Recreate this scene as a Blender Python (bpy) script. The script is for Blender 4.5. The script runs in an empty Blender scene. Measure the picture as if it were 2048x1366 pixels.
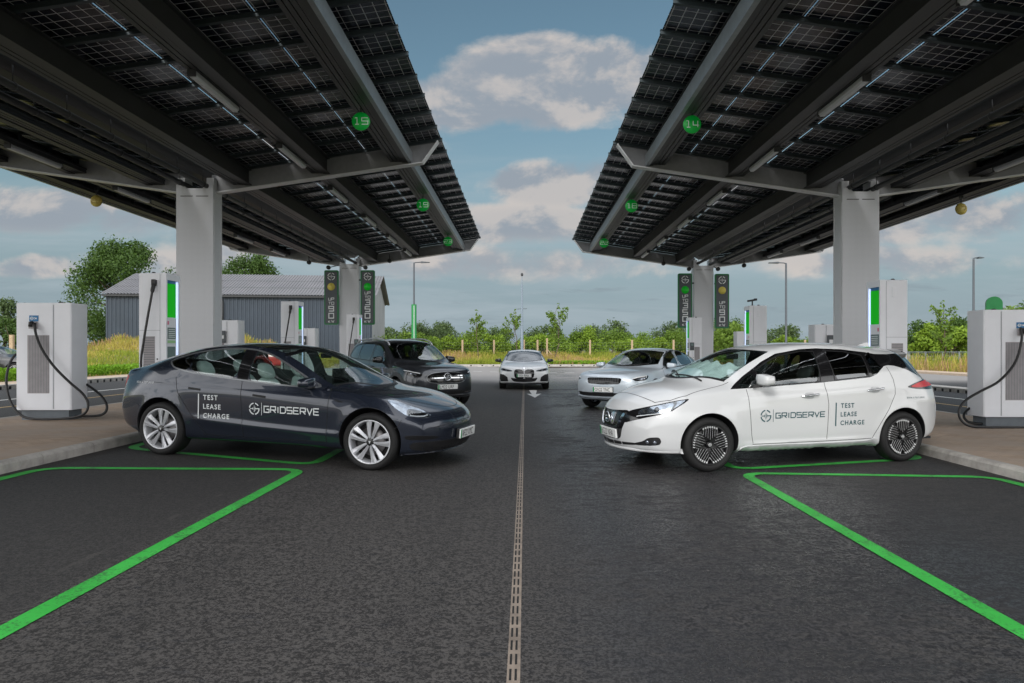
import bpy, bmesh, math, random
import numpy as np
from mathutils import Vector, Matrix
from mathutils.bvhtree import BVHTree
from mathutils.geometry import tessellate_polygon
R = math.radians
SC = bpy.context.scene
COL = SC.collection
random.seed(7)

# ---------------------------------------------------------------- camera
CAMZ = 1.43
cd = bpy.data.cameras.new('camera')
cam = bpy.data.objects.new('camera', cd); COL.objects.link(cam)
cam.location = (0, 0, CAMZ); cam.rotation_euler = (R(90), 0, 0)
cd.sensor_width = 36; cd.lens = 24
cd.shift_x = -26/2048; cd.shift_y = 17/2048
cd.clip_start = .05; cd.clip_end = 3000
SC.camera = cam

def UV(u, v, y):                 # point at depth y seen at photograph pixel (u, v)
    return Vector(((u-1050)/1365*y, y, CAMZ+(700-v)/1365*y))

# ---------------------------------------------------------------- light
SUN_EL, SUN_AZ = 33, 203         # degrees; azimuth clockwise from +Y
sd = bpy.data.lights.new('sun', 'SUN'); sun = bpy.data.objects.new('sun', sd); COL.objects.link(sun)
sd.energy = 1.45; sd.angle = R(18); sd.color = (1, .97, .93)
_a = R(SUN_AZ); _e = R(SUN_EL)
_d = Vector((math.sin(_a)*math.cos(_e), math.cos(_a)*math.cos(_e), math.sin(_e)))
sun.rotation_euler = _d.to_track_quat('Z', 'Y').to_euler()
SC.view_settings.view_transform = 'Standard'; SC.view_settings.look = 'None'
SC.view_settings.exposure = 0.42; SC.view_settings.gamma = 1
SC.cycles.max_bounces = 8; SC.cycles.transparent_max_bounces = 12
SC.cycles.use_denoising = True
SC.cycles.sample_clamp_indirect = 6

# ---------------------------------------------------------------- node helper
class NT:
    def __init__(s, nt): s.nt = nt
    def n(s, t, **k):
        n = s.nt.nodes.new(t)
        for a, b in k.items(): setattr(n, a, b)
        return n
    def link(s, a, b): s.nt.links.new(a, b)
    def put(s, sock, v):
        if isinstance(v, bpy.types.NodeSocket): s.link(v, sock)
        elif v is not None:
            try: sock.default_value = v
            except Exception: sock.default_value = (*v, 1)
    def m(s, op, a, b=None, c=None, clamp=False):
        n = s.n('ShaderNodeMath', operation=op, use_clamp=clamp)
        for i, v in enumerate((a, b, c)):
            if v is not None: s.put(n.inputs[i], v)
        return n.outputs[0]
    def noise(s, vec, scale, detail=4, rough=.55, dist=0, out=0):
        n = s.n('ShaderNodeTexNoise')
        if vec is not None: s.link(vec, n.inputs['Vector'])
        n.inputs['Scale'].default_value = scale; n.inputs['Detail'].default_value = detail
        n.inputs['Roughness'].default_value = rough; n.inputs['Distortion'].default_value = dist
        return n.outputs[out]
    def mix(s, f, a, b):
        n = s.n('ShaderNodeMix', data_type='RGBA')
        s.put(n.inputs[0], f)
        for i, v in ((6, a), (7, b)):
            if isinstance(v, bpy.types.NodeSocket): s.link(v, n.inputs[i])
            else: n.inputs[i].default_value = (*v[:3], 1)
        return n.outputs[2]
    def step(s, x, a, b):        # smooth 0..1 between a and b
        n = s.n('ShaderNodeMapRange', interpolation_type='SMOOTHSTEP')
        s.put(n.inputs[0], x); s.put(n.inputs[1], a); s.put(n.inputs[2], b)
        return n.outputs[0]
    def comb(s, x, y, z):
        n = s.n('ShaderNodeCombineXYZ')
        for i, v in enumerate((x, y, z)): s.put(n.inputs[i], v)
        return n.outputs[0]

# ---------------------------------------------------------------- sky
W = bpy.data.worlds.new('World'); SC.world = W; W.use_nodes = True
W.node_tree.nodes.clear(); T = NT(W.node_tree)
out = T.n('ShaderNodeOutputWorld'); bg = T.n('ShaderNodeBackground'); T.link(bg.outputs[0], out.inputs[0])
sky = T.n('ShaderNodeTexSky', sky_type='NISHITA', sun_disc=False, sun_elevation=R(SUN_EL), sun_rotation=R(SUN_AZ),
          air_density=1.0, dust_density=1.5, ozone_density=1.5)
tc = T.n('ShaderNodeTexCoord'); sp = T.n('ShaderNodeSeparateXYZ'); T.link(tc.outputs['Generated'], sp.inputs[0])
X, Y, Z = sp.outputs
yy = T.m('MAXIMUM', T.m('ABSOLUTE', Y), .12)
A = T.m('DIVIDE', X, yy); B = T.m('DIVIDE', Z, yy)        # tangent of azimuth and of altitude
P = T.comb(A, T.m('MULTIPLY', B, 1.5), T.m('SIGN', Y))
n1 = T.noise(P, 5.5, 9, .58, .25); n2 = T.noise(P, 17, 5, .6)
P2 = T.comb(T.m('ADD', A, .012), T.m('MULTIPLY', T.m('ADD', B, .03), 1.5), T.m('SIGN', Y))
n1u = T.noise(P2, 5.5, 9, .58, .25)
lob = None
for (u, v, rx, ry, g) in ((1100, 170, 220, 98, 1.25), (930, 205, 130, 64, 1.1), (1245, 160, 130, 85, 1.1), (1060, 130, 90, 60, 1), (1120, 368, 165, 54, 1.1),
                       (1185, 345, 90, 42, 1), (1030, 362, 60, 34, 1), (1060, 445, 250, 42, .8), (1040, 530, 380, 34, .45), (330, 520, 260, 38, .5), (1760, 520, 300, 38, .5), (80, 425, 210, 52, .85), (265, 440, 130, 48, .7),
                       (85, 532, 90, 28, .9), (20, 540, 60, 20, .6), (1960, 430, 210, 60, .8), (1800, 455, 100, 40, .7), (600, 330, 300, 80, .6), (1500, 400, 240, 70, .6)):
    a = T.m('DIVIDE', T.m('SUBTRACT', A, (u-1050)/1365), rx/1365); b = T.m('DIVIDE', T.m('SUBTRACT', B, (700-v)/1365), ry/1365)
    e = T.m('MULTIPLY', T.m('SUBTRACT', 1.15, T.m('ADD', T.m('MULTIPLY', a, a), T.m('MULTIPLY', b, b))), g)
    lob = e if lob is None else T.m('SMOOTH_MAX', lob, e, .25)
lob = T.m('MAXIMUM', lob, -1.2)
front = T.step(Y, -.05, .25)
dens = T.m('ADD', T.m('MULTIPLY', lob, .46), T.m('MULTIPLY', T.m('SUBTRACT', n1, .46), 1.5))
dens = T.m('ADD', dens, T.m('MULTIPLY', T.m('SUBTRACT', n2, .5), .18))
cum = T.step(dens, .08, .42)
rest = T.step(T.m('ADD', n1, T.m('MULTIPLY', Z, .1)), .30, .52)      # unseen cloud behind the camera, brightened to serve as frontal fill
cum = T.m('ADD', T.m('MULTIPLY', cum, front), T.m('MULTIPLY', rest, T.m('SUBTRACT', 1, front)))
lit = T.step(T.m('SUBTRACT', n1, n1u), -.05, .09)
tall = T.step(T.m('ADD', lob, T.m('MULTIPLY', n1, .4)), -.1, 1.1)
shade = T.m('ADD', T.m('MULTIPLY', lit, .6), T.m('MULTIPLY', T.m('SUBTRACT', 1, tall), .4))
cloud = T.mix(shade, (.235, .265, .305), (.52, .465, .425))
cloud = T.mix(T.m('SUBTRACT', 1, front), cloud, (1.75, 1.74, 1.74))
# long grey streaks low over the horizon
Ps = T.comb(T.m('MULTIPLY', A, 2.2), T.m('MULTIPLY', B, 17), 3.3)
st = T.step(T.noise(Ps, 1.6, 6, .6, .4), .38, .72)
low = T.step(B, .40, .04)
Pd = T.comb(T.m('MULTIPLY', A, 6), T.m('MULTIPLY', B, 40), 7.7)
dk = T.m('MULTIPLY', T.step(T.noise(Pd, 1.5, 5, .6, .5), .58, .75), T.step(B, .22, .08))
blue = T.n('ShaderNodeMix', data_type='RGBA', blend_type='MULTIPLY'); blue.inputs[0].default_value = 1
blue.inputs[7].default_value = (.075, .083, .069, 1); T.link(sky.outputs[0], blue.inputs[6])
base = T.mix(T.m('MULTIPLY', low, .9), blue.outputs[2], (.205, .262, .31))
base = T.mix(T.m('MULTIPLY', T.m('MULTIPLY', st, low), .75), base, (.30, .355, .39))
base = T.mix(T.m('MULTIPLY', dk, .45), base, (.17, .205, .235))
colr = T.mix(T.m('MULTIPLY', cum, .92), base, cloud)
over = T.m('MULTIPLY', T.step(Z, .50, .80), T.step(T.noise(P, 2.2, 4), .25, .6))      # bright broken cloud overhead
colr = T.mix(T.m('MULTIPLY', over, .9), colr, (1.22, 1.28, 1.38))
T.link(colr, bg.inputs[0]); bg.inputs[1].default_value = 1.0
# ---------------------------------------------------------------- objects
def tag(o, label=None, cat=None, group=None, kind=None):
    if label: o['label'] = label
    if cat: o['category'] = cat
    if group: o['group'] = group
    if kind: o['kind'] = kind
    return o
def empty(name, label, cat, loc=(0, 0, 0), rz=0, group=None):
    o = bpy.data.objects.new(name, None); COL.objects.link(o); o.empty_display_size = .2
    o.location = loc; o.rotation_euler = (0, 0, rz)
    return tag(o, label, cat, group)
def kids(o): return [c for c in bpy.data.objects if c.parent == o]
def copy_tree(o, parent=None):
    c = o.copy(); COL.objects.link(c)
    if parent: c.parent = parent
    for k in kids(o): copy_tree(k, c)
    return c

class MB:
    """collects shapes, then links them as ONE mesh object"""
    def __init__(s): s.v = []; s.f = []; s.mi = []; s.sm = []
    def add(s, vs, fs, mi=0, sm=False):
        o = len(s.v); s.v += [tuple(v) for v in vs]
        for f in fs: s.f.append(tuple(i+o for i in f)); s.mi.append(mi); s.sm.append(sm)
        return s
    def box(s, x0, x1, y0, y1, z0, z1, mi=0):
        vs = [(x, y, z) for z in (z0, z1) for y in (y0, y1) for x in (x0, x1)]
        return s.add(vs, [(0, 2, 3, 1), (4, 5, 7, 6), (0, 1, 5, 4), (2, 6, 7, 3), (0, 4, 6, 2), (1, 3, 7, 5)], mi)
    def bbox(s, x0, x1, y0, y1, z0, z1, b=.01, mi=0):      # box with chamfered edges
        bm = bmesh.new(); bmesh.ops.create_cube(bm, size=1)
        for v in bm.verts: v.co = ((x0+x1)/2+v.co.x*(x1-x0), (y0+y1)/2+v.co.y*(y1-y0), (z0+z1)/2+v.co.z*(z1-z0))
        bmesh.ops.bevel(bm, geom=bm.edges[:], offset=b, segments=2, affect='EDGES', profile=.5)
        s.bm(bm, mi, False); return s
    def bm(s, bm, mi=0, sm=False):
        bm.verts.index_update()
        s.add([v.co[:] for v in bm.verts], [[v.index for v in f.verts] for f in bm.faces], mi, sm); bm.free(); return s
    def prism(s, poly, ax, a0, a1, mi=0):                  # polygon in the plane across axis ax
        n = len(poly)
        def P(p, a): return {'x': (a, p[0], p[1]), 'y': (p[0], a, p[1]), 'z': (p[0], p[1], a)}[ax]
        vs = [P(p, a0) for p in poly]+[P(p, a1) for p in poly]
        fs = [(i, (i+1) % n, n+(i+1) % n, n+i) for i in range(n)]
        tr = tessellate_polygon([[Vector((p[0], p[1], 0)) for p in poly]])
        fs += [tuple(t) for t in tr]+[tuple(n+i for i in reversed(t)) for t in tr]
        return s.add(vs, fs, mi)
    def bar(s, a, b, w, h, mi=0, up=(0, 0, 1)):            # rectangular bar from a to b
        a = Vector(a); b = Vector(b); d = (b-a).normalized(); u = Vector(up)
        sd = d.cross(u).normalized()*w/2; u = sd.cross(d).normalized()*h/2
        vs = [p+q for p in (a, b) for q in (-sd-u, sd-u, sd+u, -sd+u)]
        return s.add(vs, [(0, 1, 2, 3), (7, 6, 5, 4), (0, 4, 5, 1), (1, 5, 6, 2), (2, 6, 7, 3), (3, 7, 4, 0)], mi)
    def tube(s, pts, r, n=8, mi=0, cap=True):
        pts = [Vector(p) for p in pts]; rs = r if isinstance(r, (list, tuple)) else [r]*len(pts)
        vs = []; ref = None
        for i, p in enumerate(pts):
            d = (pts[min(i+1, len(pts)-1)]-pts[max(i-1, 0)]).normalized()
            if ref is None: ref = Vector((0, 0, 1)) if abs(d.z) < .9 else Vector((1, 0, 0))
            a = d.cross(ref).normalized(); b = a.cross(d).normalized(); ref = b
            vs += [p+(a*math.cos(t*2*math.pi/n)+b*math.sin(t*2*math.pi/n))*rs[i] for t in range(n)]
        fs = [(i*n+j, i*n+(j+1) % n, (i+1)*n+(j+1) % n, (i+1)*n+j) for i in range(len(pts)-1) for j in range(n)]
        if cap: fs += [tuple(range(n))[::-1], tuple((len(pts)-1)*n+j for j in range(n))]
        return s.add(vs, fs, mi, True)
    def lathe(s, prof, c=(0, 0, 0), ax='z', n=32, mi=0, sm=True):   # profile of (radius, along)
        vs = []
        for (r, h) in prof:
            for t in range(n):
                a = 2*math.pi*t/n; p, q = r*math.cos(a), r*math.sin(a)
                vs.append({'z': (c[0]+p, c[1]+q, c[2]+h), 'y': (c[0]+p, c[1]+h, c[2]+q), 'x': (c[0]+h, c[1]+p, c[2]+q)}[ax])
        fs = [(i*n+j, i*n+(j+1) % n, (i+1)*n+(j+1) % n, (i+1)*n+j) for i in range(len(prof)-1) for j in range(n)]
        return s.add(vs, fs, mi, sm)
    def build(s, name, mats, parent=None, kind=None):
        me = bpy.data.meshes.new(name); me.from_pydata(s.v, [], s.f)
        if not isinstance(mats, (list, tuple)): mats = [mats]
        for m in mats: me.materials.append(m)
        if len(mats) > 1: me.polygons.foreach_set('material_index', s.mi)
        me.polygons.foreach_set('use_smooth', s.sm); me.validate(); me.update()
        bm = bmesh.new(); bm.from_mesh(me); bmesh.ops.recalc_face_normals(bm, faces=bm.faces); bm.to_mesh(me); bm.free()
        o = bpy.data.objects.new(name, me); COL.objects.link(o)
        if parent: o.parent = parent
        if kind: o['kind'] = kind
        return o

def bez(pts, n=40):                                        # Catmull-Rom through points
    pts = [Vector(p) for p in pts]; P = [pts[0]*2-pts[1]]+pts+[pts[-1]*2-pts[-2]]; o = []
    k = max(2, n//(len(pts)-1))
    for i in range(1, len(P)-2):
        for t in range(k):
            t /= k; a, b, c, d = P[i-1:i+3]
            o.append(.5*((2*b)+(c-a)*t+(2*a-5*b+4*c-d)*t*t+(3*b-a-3*c+d)*t**3))
    return o+[pts[-1]]

# ---------------------------------------------------------------- lettering
GL = {  # square stroke letters on a 4 x 6 cell
 'G': [[(4,6),(0,6),(0,0),(4,0),(4,3),(2,3)]], 'R': [[(0,0),(0,6),(4,6),(4,2.6),(0,2.6)],[(2,2.6),(4,0)]], 'I': [[(2,0),(2,6)]],
 'D': [[(0,0),(0,6),(3,6),(4,5),(4,1),(3,0),(0,0)]], 'S': [[(4,6),(0,6),(0,3),(4,3),(4,0),(0,0)]], 'E': [[(4,6),(0,6),(0,0),(4,0)],[(0,3),(3.6,3)]],
 'V': [[(0,6),(2,0),(4,6)]], 'U': [[(0,6),(0,0),(4,0),(4,6)]], 'P': [[(0,0),(0,6),(4,6),(4,2.6),(0,2.6)]], 'T': [[(0,6),(4,6)],[(2,6),(2,0)]],
 'O': [[(0,0),(0,6),(4,6),(4,0),(0,0)]], 'K': [[(0,0),(0,6)],[(4,6),(0,3),(4,0)]], 'k': [[(0,0),(0,4.4)],[(3,4.4),(0,2.2),(3,0)]], 'W': [[(0,6),(1,0),(2,4),(3,0),(4,6)]],
 '0': [[(0,0),(0,6),(4,6),(4,0),(0,0)]], '1': [[(.7,6),(2.2,6),(2.2,0)],[(1,0),(3.4,0)]], '2': [[(0,6),(4,6),(4,3),(0,3),(0,0),(4,0)]], '3': [[(0,6),(4,6),(4,0),(0,0)],[(1,3),(4,3)]],
 '4': [[(0,6),(0,2),(4,2)],[(3,6),(3,0)]], '5': [[(4,6),(0,6),(0,3),(4,3),(4,0),(0,0)]], '7': [[(0,6),(4,6),(4,4),(2,0)]], '8': [[(0,0),(0,6),(4,6),(4,0),(0,0)],[(0,3),(4,3)]],
 '9': [[(4,3),(0,3),(0,6),(4,6),(4,0),(0,0)]], '6': [[(4,6),(0,6),(0,0),(4,0),(4,3),(0,3)]]}
def ribbon2(pl, w, closed=False):                          # polyline -> list of quads (2-D), mitred
    pl = [Vector((p[0], p[1])) for p in pl]; n = len(pl); L = []
    for i in range(n):
        a = pl[i-1] if i else (pl[-2] if closed else None); b = pl[i+1] if i < n-1 else (pl[1] if closed else None)
        d1 = (pl[i]-a).normalized() if a is not None else None; d2 = (b-pl[i]).normalized() if b is not None else None
        if d1 is None: d1 = d2
        if d2 is None: d2 = d1
        nn = Vector((-(d1.y+d2.y), d1.x+d2.x))
        if nn.length < 1e-4: nn = Vector((-d1.y, d1.x))
        nn.normalize(); k = nn.dot(Vector((-d1.y, d1.x))); L.append(nn*(w/2/max(k, .45)))
    vs = []
    for p, q in zip(pl, L): vs += [p+q, p-q]
    return vs, [(2*i, 2*i+1, 2*i+3, 2*i+2) for i in range(n-1)]
def square_text(txt, h, sw=.16, gap=.28, wd=None):         # 2-D mesh of the stroke letters, origin lower left; sw = stroke / height
    vs, fs, x = [], [], 0
    cw = (wd or .75)*h
    for c in txt:
        if c == ' ': x += cw*.8; continue
        k = .35 if c == 'I' else 1
        for pl in GL[c]:
            q = [((x+(p[0]-(1.3 if c == 'I' else 0))/4*cw), p[1]/6*h) for p in pl]
            cl = len(q) > 2 and (Vector(q[0])-Vector(q[-1])).length < 1e-6
            a, b = ribbon2(q, h*sw, cl); o = len(vs); vs += a; fs += [tuple(i+o for i in f) for f in b]
        x += cw*k+h*gap
    return vs, fs, x-h*gap
def ring2(c, r0, r1, a0, a1, n=24):
    vs, fs = [], []
    for i in range(n+1):
        a = R(a0+(a1-a0)*i/n)
        vs += [Vector((c[0]+math.cos(a)*r0, c[1]+math.sin(a)*r0)), Vector((c[0]+math.cos(a)*r1, c[1]+math.sin(a)*r1))]
    return vs, [(2*i, 2*i+1, 2*i+3, 2*i+2) for i in range(n)]
def rect2(x0, x1, y0, y1): return [Vector((x0, y0)), Vector((x1, y0)), Vector((x1, y1)), Vector((x0, y1))], [(0, 1, 2, 3)]
def join2(*parts):
    vs, fs = [], []
    for p in parts:
        o = len(vs); vs += list(p[0]); fs += [tuple(i+o for i in f) for f in p[1]]
    return vs, fs
def emblem2(c, r):                                         # the ring shaped G with cross hairs
    x, y = c; t = r*.2
    return join2(ring2(c, r-t, r, 35, 80), ring2(c, r-t, r, 98, 172), ring2(c, r-t, r, 188, 262), ring2(c, r-t, r, 278, 355),
                 rect2(x+.1*r, x+r, y-.07*r, y+.09*r), rect2(x-.78*r, x-.3*r, y-.06*r, y+.06*r), rect2(x-.06*r, x+.03*r, y-.55*r, y+.55*r),
                 rect2(x+.12*r, x+.2*r, y-.35*r, y+.35*r), rect2(x-.3*r, x-.2*r, y-.2*r, y+.2*r))
_tc = {}
def font_text(txt, h, sx=1.0, space=1.0, bold=0):                  # 2-D mesh of built-in letters; h = capital height
    key = (txt, space, bold)
    if key not in _tc:
        cu = bpy.data.curves.new('t', 'FONT'); cu.body = txt; cu.space_character = space; cu.offset = bold; cu.resolution_u = 3; cu.fill_mode = 'FRONT'
        o = bpy.data.objects.new('t', cu); COL.objects.link(o)
        dg = bpy.context.evaluated_depsgraph_get(); me = bpy.data.meshes.new_from_object(o.evaluated_get(dg))
        vs = [(v.co.x, v.co.y) for v in me.vertices]; fs = [tuple(p.vertices) for p in me.polygons]
        bpy.data.objects.remove(o); bpy.data.meshes.remove(me); bpy.data.curves.remove(cu)
        _tc[key] = (vs, fs)
    vs, fs = _tc[key]
    x0 = min(v[0] for v in vs); y0 = min(v[1] for v in vs); k = h/(max(v[1] for v in vs)-y0)
    vs = [Vector(((v[0]-x0)*k*sx, (v[1]-y0)*k)) for v in vs]
    return vs, fs, max(v.x for v in vs)
def sh(p, dx, dy): return [Vector((v[0]+dx, v[1]+dy)) for v in p[0]], p[1]
def flat(p, org, ax, ay):                                  # 2-D mesh placed on a plane
    o, ax, ay = Vector(org), Vector(ax), Vector(ay)
    return [o+ax*v[0]+ay*v[1] for v in p[0]], p[1]

# ---------------------------------------------------------------- materials
def mat(name, col, rough=.5, metal=0, spec=.5, coat=0, trans=0, ior=1.45, emit=None, es=0, var=.06, scale=9, bump=0, bscale=60, coatr=.03):
    """principled surface with a little noise in its colour and roughness"""
    m = bpy.data.materials.new(name); m.use_nodes = True; t = NT(m.node_tree)
    b = m.node_tree.nodes['Principled BSDF']; tcn = t.n('ShaderNodeTexCoord').outputs['Object']
    if var:
        n = t.noise(tcn, scale, 4, .6); k = t.step(n, .3, .7)
        lo = tuple(c*(1-var) for c in col); hi = tuple(min(1, c*(1+var)) for c in col)
        t.link(t.mix(k, lo, hi), b.inputs['Base Color'])
        t.link(t.m('MULTIPLY_ADD', n, .16*min(1, rough*2), rough-.08*min(1, rough*2)), b.inputs['Roughness'])
    else:
        b.inputs['Base Color'].default_value = (*col, 1); b.inputs['Roughness'].default_value = rough
    b.inputs['Metallic'].default_value = metal; b.inputs['Specular IOR Level'].default_value = spec
    b.inputs['Coat Weight'].default_value = coat; b.inputs['Coat Roughness'].default_value = coatr
    b.inputs['Transmission Weight'].default_value = trans; b.inputs['IOR'].default_value = ior
    if emit: b.inputs['Emission Color'].default_value = (*emit, 1); b.inputs['Emission Strength'].default_value = es
    if bump:
        bn = t.n('ShaderNodeBump'); bn.inputs['Strength'].default_value = bump; bn.inputs['Distance'].default_value = .01
        t.link(t.noise(tcn, bscale, 3, .6), bn.inputs['Height']); t.link(bn.outputs[0], b.inputs['Normal'])
    return m
def glass_mat(name, tint, refl=.12, rough=.0):
    """thin automotive glass: tinted see-through with a mirror coat by Fresnel"""
    m = bpy.data.materials.new(name); m.use_nodes = True; nt = m.node_tree; t = NT(nt); nt.nodes.clear()
    o = t.n('ShaderNodeOutputMaterial'); tr = t.n('ShaderNodeBsdfTransparent'); gl = t.n('ShaderNodeBsdfGlossy'); mx = t.n('ShaderNodeMixShader')
    tr.inputs[0].default_value = (*tint, 1); gl.inputs['Color'].default_value = (.95, .98, 1, 1); gl.inputs['Roughness'].default_value = rough
    ge = t.n('ShaderNodeNewGeometry'); vd = t.n('ShaderNodeVectorMath', operation='DOT_PRODUCT'); t.link(ge.outputs['Incoming'], vd.inputs[0]); t.link(ge.outputs['Normal'], vd.inputs[1])
    c = t.m('SUBTRACT', 1, t.m('ABSOLUTE', vd.outputs['Value']), clamp=True)     # Schlick, the same from both sides of the pane
    f = t.m('ADD', t.m('MULTIPLY', t.m('POWER', c, 5), .92), refl, clamp=True)
    t.link(f, mx.inputs[0]); t.link(tr.outputs[0], mx.inputs[1]); t.link(gl.outputs[0], mx.inputs[2]); t.link(mx.outputs[0], o.inputs[0])
    return m
M = {}
M['white_steel'] = mat('white_coated_steel', (.62, .63, .65), .38, var=.04, scale=3)
M['charger_white'] = mat('charger_white', (.77, .785, .83), .35, var=.03, scale=2)
M['dark_steel'] = mat('dark_grey_steel', (.036, .038, .041), .5, var=.12, scale=4)
M['galv'] = mat('galvanised_steel', (.27, .30, .32), .42, metal=.5, var=.1, scale=6)
M['rail'] = mat('blue_grey_rail', (.045, .060, .066), .45, metal=.4, var=.1)
M['plastic_black'] = mat('black_plastic', (.02, .02, .021), .45, var=.1)
M['rubber'] = mat('black_rubber', (.009, .009, .0095), .7, var=.15, scale=20)
M['cable'] = mat('black_cable', (.015, .015, .016), .4, var=.1)
M['plinth'] = mat('grey_plinth', (.12, .14, .16), .5)
M['grille'] = mat('grey_grille', (.33, .31, .32), .5)
M['white_plastic'] = mat('white_plastic', (.75, .76, .78), .35, var=.02)
M['led'] = mat('white_led_strip', (.8, .85, 1), .3, emit=(.48, .62, 1), es=.8, var=0)
M['green_lit'] = mat('lit_green_panel', (.005, .30, .01), .6, emit=(.0, .40, .005), es=.35, var=0)
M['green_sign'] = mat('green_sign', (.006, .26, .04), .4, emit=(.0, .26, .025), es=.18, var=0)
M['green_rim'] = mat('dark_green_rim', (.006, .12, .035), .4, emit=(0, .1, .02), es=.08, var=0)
M['yellow_sign'] = mat('yellow_sign', (.45, .36, .08), .5, var=.03)
M['yellow_disc'] = mat('yellow_disc', (.62, .52, .10), .5, var=.02)
M['sign_grey'] = mat('sign_charcoal', (.07, .08, .09), .45, var=.05)
M['sign_white'] = mat('sign_white', (.75, .78, .78), .5, var=0)
M['screen'] = mat('screen_glass', (.16, .22, .22), .15, var=.05)
M['blue_label'] = mat('blue_label', (.02, .16, .36), .4, var=.03)
M['pink'] = mat('pink_label', (.7, .2, .3), .5, var=0)
M['concrete'] = mat('concrete_kerb', (.38, .36, .335), .8, var=.22, scale=5, bump=.25, bscale=90)
M['pole'] = mat('grey_lamp_pole', (.075, .085, .095), .45, metal=.3)
M['wood'] = mat('pale_timber', (.42, .31, .2), .8, var=.2, scale=14)
# ---------------------------------------------------------------- lie of the land
KL, KR = -5.45, 5.35             # kerb faces of the two charging islands
def g(x, y=0):
    return .025*min(-x, 5.45) if x < 0 else .004*min(x, 5.35)
def bank(x, y):                  # verge beyond the road rises to a low bank
    t = max(0, min(1, (y-56)/9)); z = .65*t*t*(3-2*t)
    l = max(0, min(1, (-17.6-x)/9))*max(0, min(1, (y-20)/30)); z = max(z, 1.05*l*l*(3-2*l))
    return z
def sheet(xs, ys, fz, name, m, kind='structure', uvm=None):
    vs = [(x, y, fz(x, y)) for y in ys for x in xs]; n = len(xs)
    fs = [(j*n+i, j*n+i+1, (j+1)*n+i+1, (j+1)*n+i) for j in range(len(ys)-1) for i in range(n-1)]
    return MB().add(vs, fs, 0, True).build(name, m, None, kind)
def lin(a, b, n): return [a+(b-a)*i/(n-1) for i in range(n)]

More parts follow.
